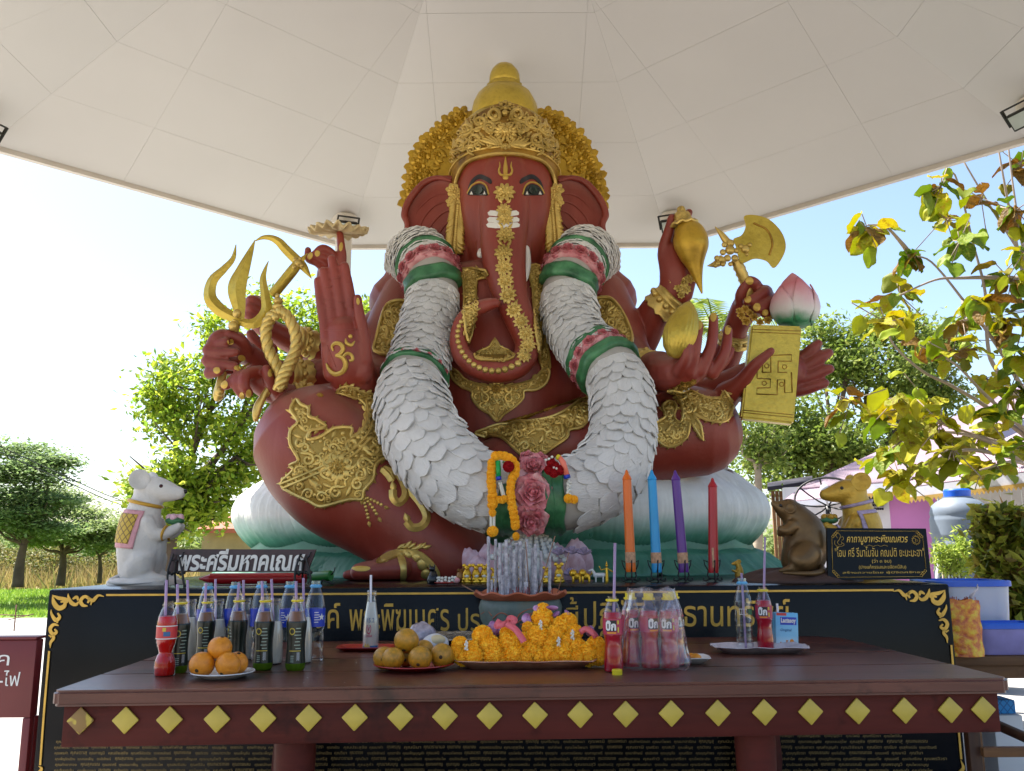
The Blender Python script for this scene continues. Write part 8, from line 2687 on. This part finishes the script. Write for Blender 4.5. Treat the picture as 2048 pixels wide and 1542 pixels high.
# ================================================================= LEFT AND RIGHT OF THE PLINTH
M['box_red'] = mat('dark_red_box_paint', '#6b1f22', .4, var=.12, vs=4)
d = 3.3
db_ = thing('donation_box', 'dark red donation box on legs with white Thai lettering at the left edge', 'donation box', tuple(P(0, 1435, d)))
x0, x1 = P(-160, 1300, d).x, P(72, 1300, d).x
z0, z1 = P(0, 1436, d).z, P(0, 1280, d).z
mb = MB(); mb.box(x0, d, z0, x1, d + .05, z1, .004); obj('box', mb, M['box_red'], db_, auto=30)
mb = MB(); mb.box(x0 - .02, d - .015, z1 + .002, x1 + .006, d + .056, z1 + .012, .004); obj('lid', mb, M['box_red'], db_, auto=30)
for x in (x0, x1 - .028):
 for y in (d + .002, d + .034):
  mb = MB(); mb.box(x, y, 0, x + .028, y + .028, z0 - .001, .003); obj('leg', mb, M['box_red'], db_, auto=30)
mb = MB(); mb.box(x0 + .03, d + .004, .28, x1 - .03, d + .026, .31, .003); obj('rail', mb, M['box_red'], db_, auto=30)
mb = MB(); text_px('บริจาค', -110, 1304, 20, 1331, d, mb, res=3, ext=0, shear=.1); obj('lettering', mb, M['white'], db_, smooth=False)
mb = MB(); text_px('ค่าน้ำ-ไฟ', -70, 1340, 42, 1372, d, mb, res=3, ext=0, shear=.1); obj('lettering', mb, M['white'], db_, smooth=False)
M['bench_wood'] = wood('worn_plank_wood', '#4f3220', '#7d5a38', .6, 0, 1, .4, 0)
d = 4.55
bz = P(1960, 1313, d).z
bn = thing('side_table', 'rough plank side table at the right holding plastic boxes and incense', 'table', tuple(P(2000, 1320, d).xy) + (0,))
bx0, bx1 = P(1908, 1313, d).x, P(2330, 1313, d).x
for i in range(3):
 mb = MB(); mb.box(bx0, d + .002 + i * .22, bz - .045, bx1, d + .214 + i * .22, bz, .004); obj('plank', mb, M['bench_wood'], bn, auto=30)
mb = MB(); mb.box(bx0 + .01, d + .03, bz - .11, bx1 - .02, d + .06, bz - .047, .003); obj('apron', mb, M['bench_wood'], bn, auto=30)
for u in (1946, 2290):
 for y in (d + .03, d + .58):
  mb = MB(); x = P(u, 1400, d).x; mb.box(x, y + .031, 0, x + .06, y + .085, bz - .048, .004); obj('leg', mb, M['bench_wood'], bn, auto=30)
M['bin'] = NT('translucent_white_plastic').m
n = NT('translucent_white_plastic'); n.set(Base_Color=(*lin('#c9cfe0'), 1), Roughness=.35, Transmission_Weight=.25, Subsurface_Weight=.2); M['bin'] = n.m
M['bin_blue'] = mat('bright_blue_plastic', '#1158c8', .35)
M['bin_purple'] = n2 = mat('purple_tinted_plastic', '#8f88c4', .3, var=.25, vs=6, trans=.2)
def bin_(name, label, u0, u1, v0, v1, d, depth, m):
 a, b = P(u0, v1, d), P(u1, v0, d)
 t = thing(name, label, 'storage box', ((a.x + b.x) / 2, d, bz))
 zt = P(u0, v0, d).z
 mb = MB(); w = b.x - a.x
 n_ = 32
 def rg(s, z):
  o_ = []
  for i in range(n_):
   th = 2 * PI * (i + .5) / n_; q = 1 / max(abs(math.cos(th)), abs(math.sin(th))) ** .86
   o_.append(Vector(((a.x + b.x) / 2 + math.cos(th) * q * w / 2 * s, d + depth / 2 + math.sin(th) * q * depth / 2 * s, z)))
  return o_
 R_ = [rg(.86, bz + .002), rg(.88, bz + .01), rg(.97, zt - .03)]
 mb.add([p for q in R_ for p in q], [(j * n_ + i, j * n_ + (i + 1) % n_, (j + 1) * n_ + (i + 1) % n_, (j + 1) * n_ + i) for j in range(2) for i in range(n_)] + [tuple(range(n_ - 1, -1, -1))])
 obj('tub', mb, m, t, auto=40)
 R_ = [rg(.98, zt - .032), rg(1.03, zt - .03), rg(1.03, zt - .004), rg(1.0, zt), rg(.93, zt), rg(.92, zt - .012), rg(.05, zt - .012)]
 mb = MB(); mb.add([p for q in R_ for p in q], [(j * n_ + i, j * n_ + (i + 1) % n_, (j + 1) * n_ + (i + 1) % n_, (j + 1) * n_ + i) for j in range(6) for i in range(n_)] + [tuple(range(6 * n_, 7 * n_))])
 obj('lid', mb, M['bin_blue'], t, auto=40)
 for s in (-1, 1):
  mb = MB(); mb.box((a.x + b.x) / 2 + s * w * .53 - .012, d + depth * .35, zt - .07, (a.x + b.x) / 2 + s * w * .53 + .012, d + depth * .65, zt - .005, .004); obj('clip', mb, M['bin_blue'], t, auto=30)
bin_('storage_box', 'large white plastic storage box with bright blue lid on the side table', 1890, 2030, 1162, 1312, d + .2, .38, M['bin'])
bin_('storage_box', 'small purple tinted plastic box with blue lid in front of the large one', 1962, 2075, 1246, 1312, d + .03, .16, M['bin_purple'])
ip = thing('incense_pack', 'tall orange and gold incense pack leaning by the plinth', 'incense pack', tuple(P(1935, 1312, d - .0)))
n = NT('orange_gold_printed_pack'); v_ = n.noise(28, 5)
n.l(n.ramp(v_, [(.35, lin('#a8340f')), (.5, lin('#d07a14')), (.62, lin('#d9b21e'))]), n.b.inputs['Base Color']); n.set(Roughness=.25); n.bump(n.noise(14, 4), .6, .02); M['pack'] = n.m
a, b = P(1907, 1312, d - .02), P(1958, 1200, d - .02)
vs = []
for j in range(9):
 for i in range(7):
  x = a.x + (b.x - a.x) * i / 6; z = bz + .002 + (b.z - bz) * j / 8
  bul = .03 * math.sin(PI * i / 6) * (1 - .5 * j / 8)
  vs.append((x + .004 * math.sin(j * 2), d - .02 - bul, z + .006 * math.sin(i * 2) * (j == 8)))
mb = MB(); mb.add(vs, [(j * 7 + i, j * 7 + i + 1, (j + 1) * 7 + i + 1, (j + 1) * 7 + i) for j in range(8) for i in range(6)])
vb = [(x, d - .02 + .02, z) for x, y, z in vs]; mb.add(vb, [(j * 7 + i, (j + 1) * 7 + i, (j + 1) * 7 + i + 1, j * 7 + i + 1) for j in range(8) for i in range(6)])
obj('wrapper', mb, M['pack'], ip)
mb = MB()
for i in range(40):
 x = a.x + (b.x - a.x) * (.05 + .9 * rng.random()); mb.tube([(x, d - .02 - .005 * rng.random(), b.z - .12), (x + rng.uniform(-.012, .012), d - .018, b.z + rng.uniform(-.01, .02))], .0016, 4)
obj('stick_ends', mb, mat('red_incense_ends', '#9a3a12', .8), ip, kind='stuff')
mb = MB(); mb.tube(spline([P(1940, 1196, d - .02), P(1948, 1185, d - .025), P(1954, 1178, d - .02), P(1955, 1168, d - .02)], 4), [.02] * 4 + [.015] * 4 + [.01] * 3 + [.004] * 2, 8, flat=.4); obj('twisted_top', mb, M['tray_foil'], ip)
# stool and basket behind the table end
M['stool'] = wood('dark_stool_wood', '#2c1a12', '#4a2f1e', .5, 2, 1, .3, 0)
sx = thing('wooden_chair', 'dark wooden chair frame showing past the right end of the table', 'chair', tuple(G(1990, 1542, .3).xy) + (0,))
d3 = 3.5
for u, w_, m_ in ((1948, .04, 'stool'), (1979, .036, 'stool')):
 x = P(u, 1480, d3).x; mb = MB(); mb.box(x - w_ / 2, d3 + (u > 1960) * .1, 0, x + w_ / 2, d3 + .04 + (u > 1960) * .1, P(u, 1440, d3).z, .004); obj('leg', mb, M[m_], sx, auto=30)
mb = MB(); mb.tube([P(1990, 1448, d3), P(2130, 1510, d3 - .3)], .02, 8); obj('arm_rail', mb, M['stool'], sx)
mb = MB(); a = P(1962, 1503, d3 - .01); mb.box(a.x, d3 - .03, a.z - .017, a.x + .5, d3 - .002, a.z + .017, .003); obj('stretcher', mb, M['bench_wood'], sx, auto=30)
bk_ = thing('basket', 'blue woven basket on a white box beyond the table end', 'basket', tuple(P(2010, 1450, 4.9)))
a, b = P(1990, 1428, 4.9), P(2030, 1400, 4.9)
mb = MB(); mb.box(a.x, 4.9, a.z, b.x, 5.05, b.z, .006); obj('weave', mb, quilt('blue_woven_plastic', '#2f8fd0', '#1b5fa0'), bk_, auto=30)
a2 = P(1990, 1460, 4.9); mb = MB(); mb.box(a.x - .02, 4.88, 0, b.x + .02, 5.1, a.z - .003, .006); obj('box', mb, M['foam'], bk_, auto=30)
# water tank, hedge, stake
c = P(1931, 1160, 8.4); c.z = 0; k = MP(8.4); zb, zt_ = P(1931, 1160, 8.4).z, P(1931, 985, 8.4).z
tk = thing('water_tank', 'tall grey blue ribbed water tank with blue lid beside the pink house', 'tank', tuple(c))
H_ = zt_
prof = []
r_ = 53 * k
zs = [0, .2, .22, .5, .52, .8, .82, 1.1]
top = P(1931, 1030, 8.4).z
for i in range(90):
 z = top * i / 89; prof.append((r_ * (1 - .035 * (math.cos(z / top * 2 * PI * 7) > .8)), z))
prof += [(r_ * .985, top + .02), (r_ * .9, top + .09), (r_ * .72, top + .13), (r_ * .5, top + .16), (r_ * .5, top + .17)]
M['tank'] = mat('faded_blue_tank', '#5c6878', .5, var=.12, vs=2.2, alt='#7c8794')
mb = MB(); mb.lathe(prof, 48, c); obj('barrel', mb, M['tank'], tk, auto=50)
mb = MB(); mb.lathe([(r_ * .45, top + .172), (r_ * .46, top + .23), (r_ * .40, top + .245), (.001, top + .25)], 32, c); obj('lid', mb, M['bin_blue'], tk, auto=40)
mb = MB(); mb.box(c.x + .12, c.y - r_ - .003, top - .12, c.x + .2, c.y - r_ * .93, top - .06, .002); mb.box(c.x + .14, c.y - r_ - .003, top - .95, c.x + .3, c.y - r_ * .85, top - .86, .002); obj('notice', mb, M['foam'], tk, auto=30)
mb = MB(); mb.tube([c + Vector((-r_ - .06, -.1, 0)), c + Vector((-r_ - .03, -.05, top * .6)), c + Vector((-r_ * .6, 0, top + .12))], .018, 8); obj('pipe', mb, M['foam'], tk)
LEAF_H = leaf_mat('croton_leaves', ['#566422', '#7d8a2c', '#a8aa3a', '#6a4f2a', '#c2be4c'], .5)
hb_ = thing('hedge_bush', 'tall yellow green croton bush at the right edge by the tank', 'bush', tuple(G(2020, 1260, 0)))
C = crown_points([blob(2010, 1050, 6.6, 42, 30), blob(2040, 1110, 6.5, 62, 45), blob(2020, 1180, 6.5, 50, 50), blob(2060, 1230, 6.4, 60, 40), blob(1990, 1100, 6.7, 25, 50)], 70, 61)
link('foliage', leaf_mesh('foliage', C - np.array(hb_.location), 13, (.05, .05, .05), .055, 62, .3), LEAF_H, hb_)
mb = MB()
for q in range(5):
 b0 = Vector(hb_.location) + Vector((.2 * math.cos(q * 2), .2 * math.sin(q * 2), 0)); mb.tube([b0, b0 + Vector((.06 * math.cos(q * 2), .06, .5)), P(2000 + q * 12, 1060, 6.6)], [.03, .02, .008], 6)
obj('stems', mb, BARK, hb_)
wp = thing('weed_plant', 'feathery light green weeds at the foot of the water tank', 'plant', tuple(P(1890, 1150, 7.4)))
C = crown_points([blob(1885, 1120, 7.4, 22, 28), blob(1915, 1125, 7.4, 22, 26), blob(1925, 1100, 7.5, 10, 28)], 40, 63)
link('foliage', leaf_mesh('foliage', C - np.array(wp.location), 9, (.03, .03, .05), .03, 64, .2, .3), leaf_mat('weed_leaves', ['#7f9430', '#a0b548', '#b9c25a'], .4), wp)
mb = MB()
for q in range(6):
 b0 = P(1880 + q * 8, 1160, 7.4); mb.tube([Vector((b0.x, b0.y, 0)), P(1884 + q * 7, 1110, 7.4)], .008, 5)
obj('stems', mb, BARK2, wp)
stk = MB(); a = G(28, 1262, 0); stk.tube([a, a + Vector((0, 0, .42))], .012, 6); stk.tube([a + Vector((-.45, 0, .27)), a + Vector((.28, -.1, .25))], .008, 6); stk.tube([a + Vector((.3, .0, .27)), a + Vector((.05, -.3, .20))], .008, 6)
tag(obj('rebar_stake', stk, mat('rusty_rebar', '#6a4a3c', .9)), 'thin rusty rebar stake on the pale ground beyond the donation box', 'stake')
# ------------------------------------------------------------ pink house
def slab(mb, pts, th):
 n = len(pts); pts = [Vector(p) for p in pts]; th = Vector(th)
 mb.add(pts + [p + th for p in pts], [tuple(range(n - 1, -1, -1)), tuple(range(n, 2 * n))] + [(i, (i + 1) % n, (i + 1) % n + n, i + n) for i in range(n)])
hs = thing('pink_house', 'pink house with mauve corrugated roofs and yellow fringe trim', 'house', tuple(P(1800, 1150, 12)))
def roofing(name, a, b, wave=46):
 n = NT(name)
 n.l(n.ramp(n.noise(2.5, 5), [(.3, lin(a)), (.7, lin(b))]), n.b.inputs['Base Color']); n.set(Roughness=.55)
 return n.m
M['roof_pink'] = roofing('mauve_roof_sheet', '#8c7683', '#9a8490'); M['fascia_v'] = mat('violet_grey_fascia', '#8b8aa8', .5, var=.08); M['fascia_w'] = mat('pale_fascia', '#c9c9d4', .5)
M['wall_pink'] = mat('pink_wall_paint', '#b06fa6', .8, var=.08, vs=2); M['wall_white'] = mat('white_wall_paint', '#c4c1c8', .8, var=.06); M['plank_grey'] = mat('grey_plank', '#b9b7b3', .8, var=.12, vs=6)
M['fringe'] = mat('yellow_fringe', '#b08d45', .6); M['dark_in'] = mat('dark_eave', '#2a2632', .8)
def corr(name, A, B, C_, D, nw, amp=.008):   # corrugated sheet: A-B along the eave, D-C_ along the top
 mb = MB(); vs = []
 nv = 6
 nn = (B - A).cross(D - A).normalized()
 if nn.z < 0: nn = -nn
 nu = nw * 4
 for side in (0, 1):
  for j in range(nv + 1):
   for i in range(nu + 1):
    p = A.lerp(B, i / nu).lerp(D.lerp(C_, i / nu), j / nv)
    vs.append(p + nn * (amp * .5 * math.sin(i / 4 * 2 * PI) - .02 * side))
 N_ = (nv + 1) * (nu + 1)
 fs = [(j * (nu + 1) + i, j * (nu + 1) + i + 1, (j + 1) * (nu + 1) + i + 1, (j + 1) * (nu + 1) + i) for j in range(nv) for i in range(nu)]
 mb.add(vs, fs + [tuple(q + N_ for q in f[::-1]) for f in fs] + [(i, i + N_, i + 1 + N_, i + 1) for i in range(nu)])
 return obj(name, mb, M['roof_pink'], hs)
A, B_ = P(1594, 976, 13.4), P(1822, 958, 12.3)
E_, C_ = P(2090, 812, 13.6), P(2095, 748, 17.2)
corr('roof', A, B_, E_, C_, 60)
corr('roof', P(1562, 1004, 13.0), P(1700, 990, 12.4), P(1700, 968, 12.9), P(1600, 976, 13.5), 18)
corr('roof', P(1808, 974, 11.3), P(2080, 938, 10.2), P(2085, 842, 12.4), P(1822, 962, 12.2), 60)
def fascia(a, b, h, m, name='fascia', fr=True, out=.03):
 mb = MB(); slab(mb, [a, b, b - Vector((0, 0, h)), a - Vector((0, 0, h))], (0, .03, 0)); obj(name, mb, m, hs, smooth=False)
 if fr:
  mb = MB(); n_ = int((b - a).length / .05)
  for i in range(n_):
   p, q = a.lerp(b, i / n_), a.lerp(b, (i + 1) / n_)
   z = Vector((0, -.004, -h)); m_ = p.lerp(q, .5)
   slab(mb, [p + z + Vector((0, 0, .03)), q + z + Vector((0, 0, .03)), q + z, m_ + z - Vector((0, 0, .045)), p + z], (0, -.012, 0))
  obj('fringe', mb, M['fringe'], hs, smooth=False, kind='stuff')
dn = Vector((0, -.02, -.03))
fascia(A + dn, B_ + dn, .16, M['fascia_w'])
fascia(B_ + dn, E_ + dn, .26, M['fascia_v'])
fascia(P(1562, 1006, 12.98), P(1700, 992, 12.38), .08, M['fascia_w'], fr=False)
fascia(P(1808, 977, 11.27), P(2080, 941, 10.17), .15, M['fascia_w'])
def wall(name, u0, d0_, u1, d1, v, m):
 a, b = P(u0, v, d0_), P(u1, v, d1)
 mb = MB(); slab(mb, [Vector((a.x, a.y, 0)), Vector((b.x, b.y, 0)), Vector((b.x, b.y, max(a.z, b.z))), Vector((a.x, a.y, max(a.z, b.z)))], (.0, .15, 0)); return obj(name, mb, m, hs, smooth=False)
wall('wall', 1570, 13.9, 1778, 12.75, 975, M['wall_white'])
wall('wall', 1778, 12.72, 1872, 12.3, 975, M['wall_pink'])
for i in range(13):
 u = 1872 + i * 21; dd = 12.0 - i * .085
 a, b = P(u, 962, dd), P(u + 20, 960, dd - .08)
 mb = MB(); slab(mb, [Vector((a.x, a.y, 0)), Vector((b.x, b.y, 0)), Vector((b.x, b.y, P(u, 940, dd).z)), Vector((a.x, a.y, P(u, 940, dd).z))], (.02, .03, 0)); obj('plank', mb, M['plank_grey'], hs, smooth=False)
vt_ = MB(); back = MB()
for j in range(4):
 for i in range(8):
  a, b = P(1729 + i * 4.6, 994 + j * 7.2, 12.98 - i * .025), P(1729 + i * 4.6 + 3.0, 994 + j * 7.2 + 4.6, 12.98 - i * .025)
  vt_.box(a.x, a.y - .06, b.z, b.x, a.y - .03, a.z)
obj('vent_block', vt_, M['dark_in'], hs, smooth=False, kind='stuff')
# shed at the foot of the trees
sh = thing('shed', 'low dark wooden shed under the trees left of the pink house', 'shed', tuple(P(1570, 1010, 15)))
for i in range(9):
 a, b = P(1543 + i * 8, 982, 15), P(1549 + i * 8, 982, 15); mb = MB(); slab(mb, [Vector((a.x, 15, 0)), Vector((b.x, 15, 0)), Vector((b.x, 15, a.z)), Vector((a.x, 15, a.z))], (0, .04, 0)); obj('plank', mb, M['bench_wood'], sh, smooth=False)
mb = MB(); slab(mb, [P(1535, 982, 14.6), P(1625, 968, 14.6), P(1625, 958, 16), P(1535, 972, 16)], (0, 0, .06)); obj('roof', mb, M['dark_in'], sh, smooth=False)
# satellite dish
ds = thing('satellite_dish', 'black wire mesh satellite dish behind the golden mouse', 'satellite dish', tuple(P(1655, 1060, 9.5)))
cd, kd = P(1656, 1012, 9.5), MP(9.5)
qd = Vector((-.35, -.8, .45)).normalized().to_track_quat('Z', 'Y').to_matrix()
mb = MB(); ring_ = [cd + qd @ Vector((math.cos(i * PI / 20) * 58 * kd, math.sin(i * PI / 20) * 46 * kd, .16)) for i in range(41)]; mb.tube(ring_, .012, 6, False); obj('rim', mb, M['iron'], ds)
for i in range(8):
 mb = MB(); a = i * PI / 4 + .2; mb.tube([cd + qd @ Vector((math.cos(a) * 58 * kd * s, math.sin(a) * 46 * kd * s, .16 * s * s)) for s in (0, .35, .7, 1)], .009, 5); obj('rib', mb, M['iron'], ds)
mb = MB(); mb.tube([cd, cd + qd @ Vector((0, 0, .35))], .012, 6); mb.ball(cd + qd @ Vector((0, 0, .36)), .05, 10, 8); obj('feed', mb, M['fascia_w'], ds)
mb = MB(); mb.tube([cd, Vector((cd.x, cd.y + .05, 0))], .03, 8); obj('mast', mb, M['iron'], ds)
# distant little house on the left and overhead wires
fh = thing('small_house', 'small tan house with a red tiled roof far behind the lotus throne', 'house', tuple(P(440, 1120, 21)))
a, b = P(405, 1060, 21), P(520, 1060, 21)
mb = MB(); mb.box(a.x, 21, 0, b.x, 25, a.z); obj('wall', mb, mat('tan_wall', '#a58a68', .85), fh, smooth=False)
mb = MB(); slab(mb, [P(395, 1066, 20.6), P(530, 1066, 20.6), P(530, 1030, 23), P(415, 1036, 23)], (0, 0, .1)); obj('roof', mb, mat('red_roof_tiles', '#a5543a', .7), fh, smooth=False)
M['cable'] = mat('black_cable', '#2a2a2e', .6)
for i, (pts, lb) in enumerate((([(-200, 800, 16), (112, 944, 20), (250, 1003, 23), (420, 1045, 27)], 'upper overhead cable behind the white mouse'), ([(-200, 815, 16), (119, 957, 20), (250, 1012, 23), (420, 1052, 27)], 'lower overhead cable behind the white mouse'),
       ([(1700, 672, 21), (1888, 677, 20), (2150, 690, 18)], 'upper overhead cable behind the yellowing leaves'), ([(1700, 694, 21), (1930, 708, 20), (2150, 716, 18)], 'lower overhead cable behind the yellowing leaves'))):
 mb = MB(); mb.tube([P(*s) for s in spline(pts, 6)], .011, 5); tag(obj('overhead_cable', mb, M['cable']), lb, 'cable', 'overhead cables')
# ------------------------------------------------------------ large leaved tree at the right
tk_ = thing('teak_tree', 'sparse large leaved tree with yellow and brown leaves at the right edge', 'tree', tuple(G(2240, 1240, 0)))
def leafm(name, a, b, spot):
 n = NT(name)
 oi = n.n('ObjectInfo')
 c1 = n.mix(oi.outputs['Random'], lin(a), lin(b))
 blotch = n.ramp(n.noise(3.2, 5), [(.52, (0, 0, 0)), (.62, (1, 1, 1))])
 c = n.mix(blotch, c1, lin(spot))
 sp = n.n('SeparateXYZ'); n.l(n.tex(), sp.inputs[0])
 ab = n.n('Math', operation='ABSOLUTE'); n.l(sp.outputs[0], ab.inputs[0])
 v1 = n.n('Math', operation='MULTIPLY_ADD'); n.l(ab.outputs[0], v1.inputs[0]); v1.inputs[1].default_value = -.7; n.l(sp.outputs[1], v1.inputs[2])
 v2 = n.n('Math', operation='PINGPONG'); n.l(v1.outputs[0], v2.inputs[0]); v2.inputs[1].default_value = .07
 vm = n.n('Math', operation='MINIMUM'); n.l(v2.outputs[0], vm.inputs[0]); n.l(ab.outputs[0], vm.inputs[1])
 vein = n.ramp(vm.outputs[0], [(.003, (.3, .3, .3)), (.008, (0, 0, 0))])
 c = n.mix(vein, c, lin('#d8cf8a'))
 n.l(c, n.b.inputs['Base Color']); n.set(Roughness=.5, Specular_IOR_Level=.35)
 tl = n.n('BsdfTranslucent'); n.l(c, tl.inputs[0])
 mx = n.n('MixShader'); mx.inputs[0].default_value = .6; n.l(n.b.outputs[0], mx.inputs[1]); n.l(tl.outputs[0], mx.inputs[2]); n.l(mx.outputs[0], n.t.nodes['Material Output'].inputs[0])
 n.bump(n.noise(6, 3), .4, .1)
 return n.m
LM = [leafm('green_leaf', '#6c8a22', '#9aae34', '#a8b03c'), leafm('yellow_leaf', '#b0b424', '#d2c636', '#b89c34'), leafm('brown_leaf', '#8a6a2c', '#a8863c', '#6a4f24'), leafm('turning_leaf', '#a3a528', '#bcb636', '#8a6a2c')]
LMESH = []
for k_ in range(4):
 g = random.Random(80 + k_)
 p1, p2, cu = g.uniform(0, 6), g.uniform(0, 6), g.uniform(.1, .5)
 def lf(a, b, p1=p1, p2=p2, cu=cu):
  x = (a - .5) * 2
  w = .40 * math.sin(PI * min(.995, .04 + b * .96)) ** .62 * (1.0 - .15 * b)
  return (x * w * (1 + .05 * math.sin(b * 14 + p1)), b, .10 * abs(x) - cu * b * b + .045 * math.sin(b * 11 + x * 3 + p2) * abs(x) + .02 * math.cos(b * 40) * (1 - abs(x)))
 for m_ in LM:
  me = grid_mesh('leaf', lf, 6, 9, .004, [m_]); LMESH.append(me)
lg = random.Random(33)
CL = [(1735, 458, 8, 'yyby'), (1820, 512, 9, 'gggb'), (1882, 372, 8, 'byyg'), (1893, 440, 6, 'byyt'), (1800, 590, 7, 'gyyb'), (1772, 645, 8, 'yyt'), (1850, 682, 9, 'gyb'), (1905, 708, 6, 'yb'), (1920, 482, 6, 'gg'), (1925, 640, 7, 'yb'), (1962, 608, 9, 'yyb'), (2022, 560, 9, 'gyb'),
 (2010, 650, 9, 'ybt'), (2032, 420, 6, 'gb'), (2042, 332, 5, 'bb'), (1962, 396, 3, 'b'), (1702, 800, 6, 'yb'), (1762, 822, 8, 'yyt'), (1795, 795, 6, 'yt'), (1822, 858, 9, 'yt'), (1855, 802, 7, 'yt'), (1882, 846, 9, 'yyt'), (1782, 902, 9, 'yg'), (1800, 955, 8, 'yyy'),
 (1905, 896, 6, 't'), (1962, 868, 7, 'yt'), (2002, 826, 9, 'gy'), (2022, 776, 7, 'gy'), (1972, 756, 5, 'y'), (2022, 896, 8, 'gt'), (1992, 932, 8, 'gy'), (1962, 942, 7, 'yt'), (2032, 700, 7, 'gy'), (1850, 930, 5, 't'), (2070, 620, 8, 'gy'), (2075, 760, 8, 'gy'), (2080, 480, 7, 'g'), (2050, 500, 6, 'gy')]
twig = MB()
extra = MB()
nl = 0
for ci, (u, v, n_, kinds) in enumerate(CL):
 d = 9.6 + .9 * math.sin(ci * 2.3)
 c = P(u, v, d)
 for q in range(n_ + 5):
  kd_ = kinds[q % len(kinds)]
  m_i = {'g': 0, 'y': 1, 'b': 2, 't': 3}[kd_]
  L = lg.uniform(.16, .29) * (1.1 if kd_ == 'b' else 1)
  a = 2 * PI * q / n_ + lg.uniform(-.4, .4)
  dr = Vector((math.cos(a) * .8, math.sin(a) * .8, lg.uniform(-1.5 if kd_ == 'b' else -.95, .35))).normalized()
  up = (Vector((0, 0, 1)) + Vector((lg.gauss(0, .45), lg.gauss(0, .45) - .25, 0))).normalized()
  X = dr.cross(up).normalized(); N = X.cross(dr)
  o = c + Vector((lg.gauss(0, .035), lg.gauss(0, .05), lg.gauss(0, .04))) + dr * .03
  W = L * lg.uniform(.9, 1.2)
  M4 = Matrix(((X.x * W, dr.x * L, N.x * L, o.x), (X.y * W, dr.y * L, N.y * L, o.y), (X.z * W, dr.z * L, N.z * L, o.z), (0, 0, 0, 1)))
  if q < n_:
   place('leaf', LMESH[lg.randrange(4) * 4 + m_i], M4, tk_); nl += 1
  else:
   M4 = Matrix.Translation((lg.gauss(0, .13), lg.gauss(0, .15), lg.gauss(0, .13))) @ M4
   me = LMESH[lg.randrange(4) * 4]; extra.add([M4 @ v_.co for v_ in me.vertices], [tuple(f_.vertices) for f_ in me.polygons]); o = M4.translation
  twig.tube([c, o], .006, 5)
for rows in ([(1735, 450, 9.7), (1770, 453, 9.8), (1802, 485, 10), (1822, 512, 10.2)], [(1822, 512, 10.2), (1863, 524, 10.2), (1928, 602, 10.2), (1994, 691, 10.2), (2060, 800, 10.2), (2150, 930, 10.3)],
   [(1882, 372, 9.6), (1910, 350, 10), (1947, 490, 10), (1970, 584, 10), (1975, 686, 10), (1994, 742, 10), (2080, 850, 10.2), (2150, 930, 10.3)], [(1924, 317, 10), (1985, 420, 10), (2045, 514, 10), (2110, 640, 10.2), (2170, 900, 10.3)],
   [(1995, 285, 9.6), (2006, 350, 9.6), (2022, 434, 9.7), (2050, 560, 9.8), (2100, 720, 10), (2165, 930, 10.3)], [(2015, 280, 9.9), (2030, 400, 9.9), (2048, 500, 9.9), (2110, 700, 10), (2170, 940, 10.3)],
   [(1770, 640, 9.4), (1788, 690, 9.5), (1844, 742, 9.6), (1900, 770, 9.8), (1970, 812, 10), (2060, 880, 10.1), (2150, 960, 10.3)], [(1840, 690, 9.7), (1910, 728, 9.8), (1970, 789, 9.9), (2050, 860, 10), (2150, 950, 10.3)],
   [(1703, 797, 9.6), (1741, 817, 9.5), (1826, 826, 9.6), (1928, 864, 9.7), (2048, 905, 9.9), (2160, 980, 10.3)], [(1785, 895, 9.3), (1830, 870, 9.4), (1928, 868, 9.6), (2048, 915, 9.9), (2160, 990, 10.3)],
   [(1960, 610, 9.6), (1930, 640, 9.8), (1928, 602, 10.2)], [(1800, 590, 9.3), (1870, 560, 9.6), (1920, 556, 9.8), (2000, 555, 9.9), (2060, 560, 9.8)], [(1960, 940, 9.2), (2040, 925, 9.6), (2150, 985, 10.3)], [(1850, 930, 9.2), (1930, 900, 9.5), (2048, 918, 9.9)]):
 S = spline(rows, 5); twig.tube([P(*s) for s in S], [.010 + .030 * (i / len(S)) ** 1.6 for i in range(len(S))], 7)
M['twig'] = mat('pale_grey_branch', '#8d7d6c', .85, var=.2, vs=6, bump=.4, bs=40)
obj('branches', twig, M['twig'], tk_)
obj('small_leaves', extra, leaf_mat('yellowing_small_leaves', ['#8fa82a', '#b4b82e', '#c9c236', '#7f9a26', '#a08a30'], .6), tk_, kind='stuff')
mb = MB(); mb.tube([Vector(tk_.location), P(2200, 1080, 10.4), P(2160, 950, 10.3)], [.14, .11, .08], 10); obj('trunk', mb, M['twig'], tk_)
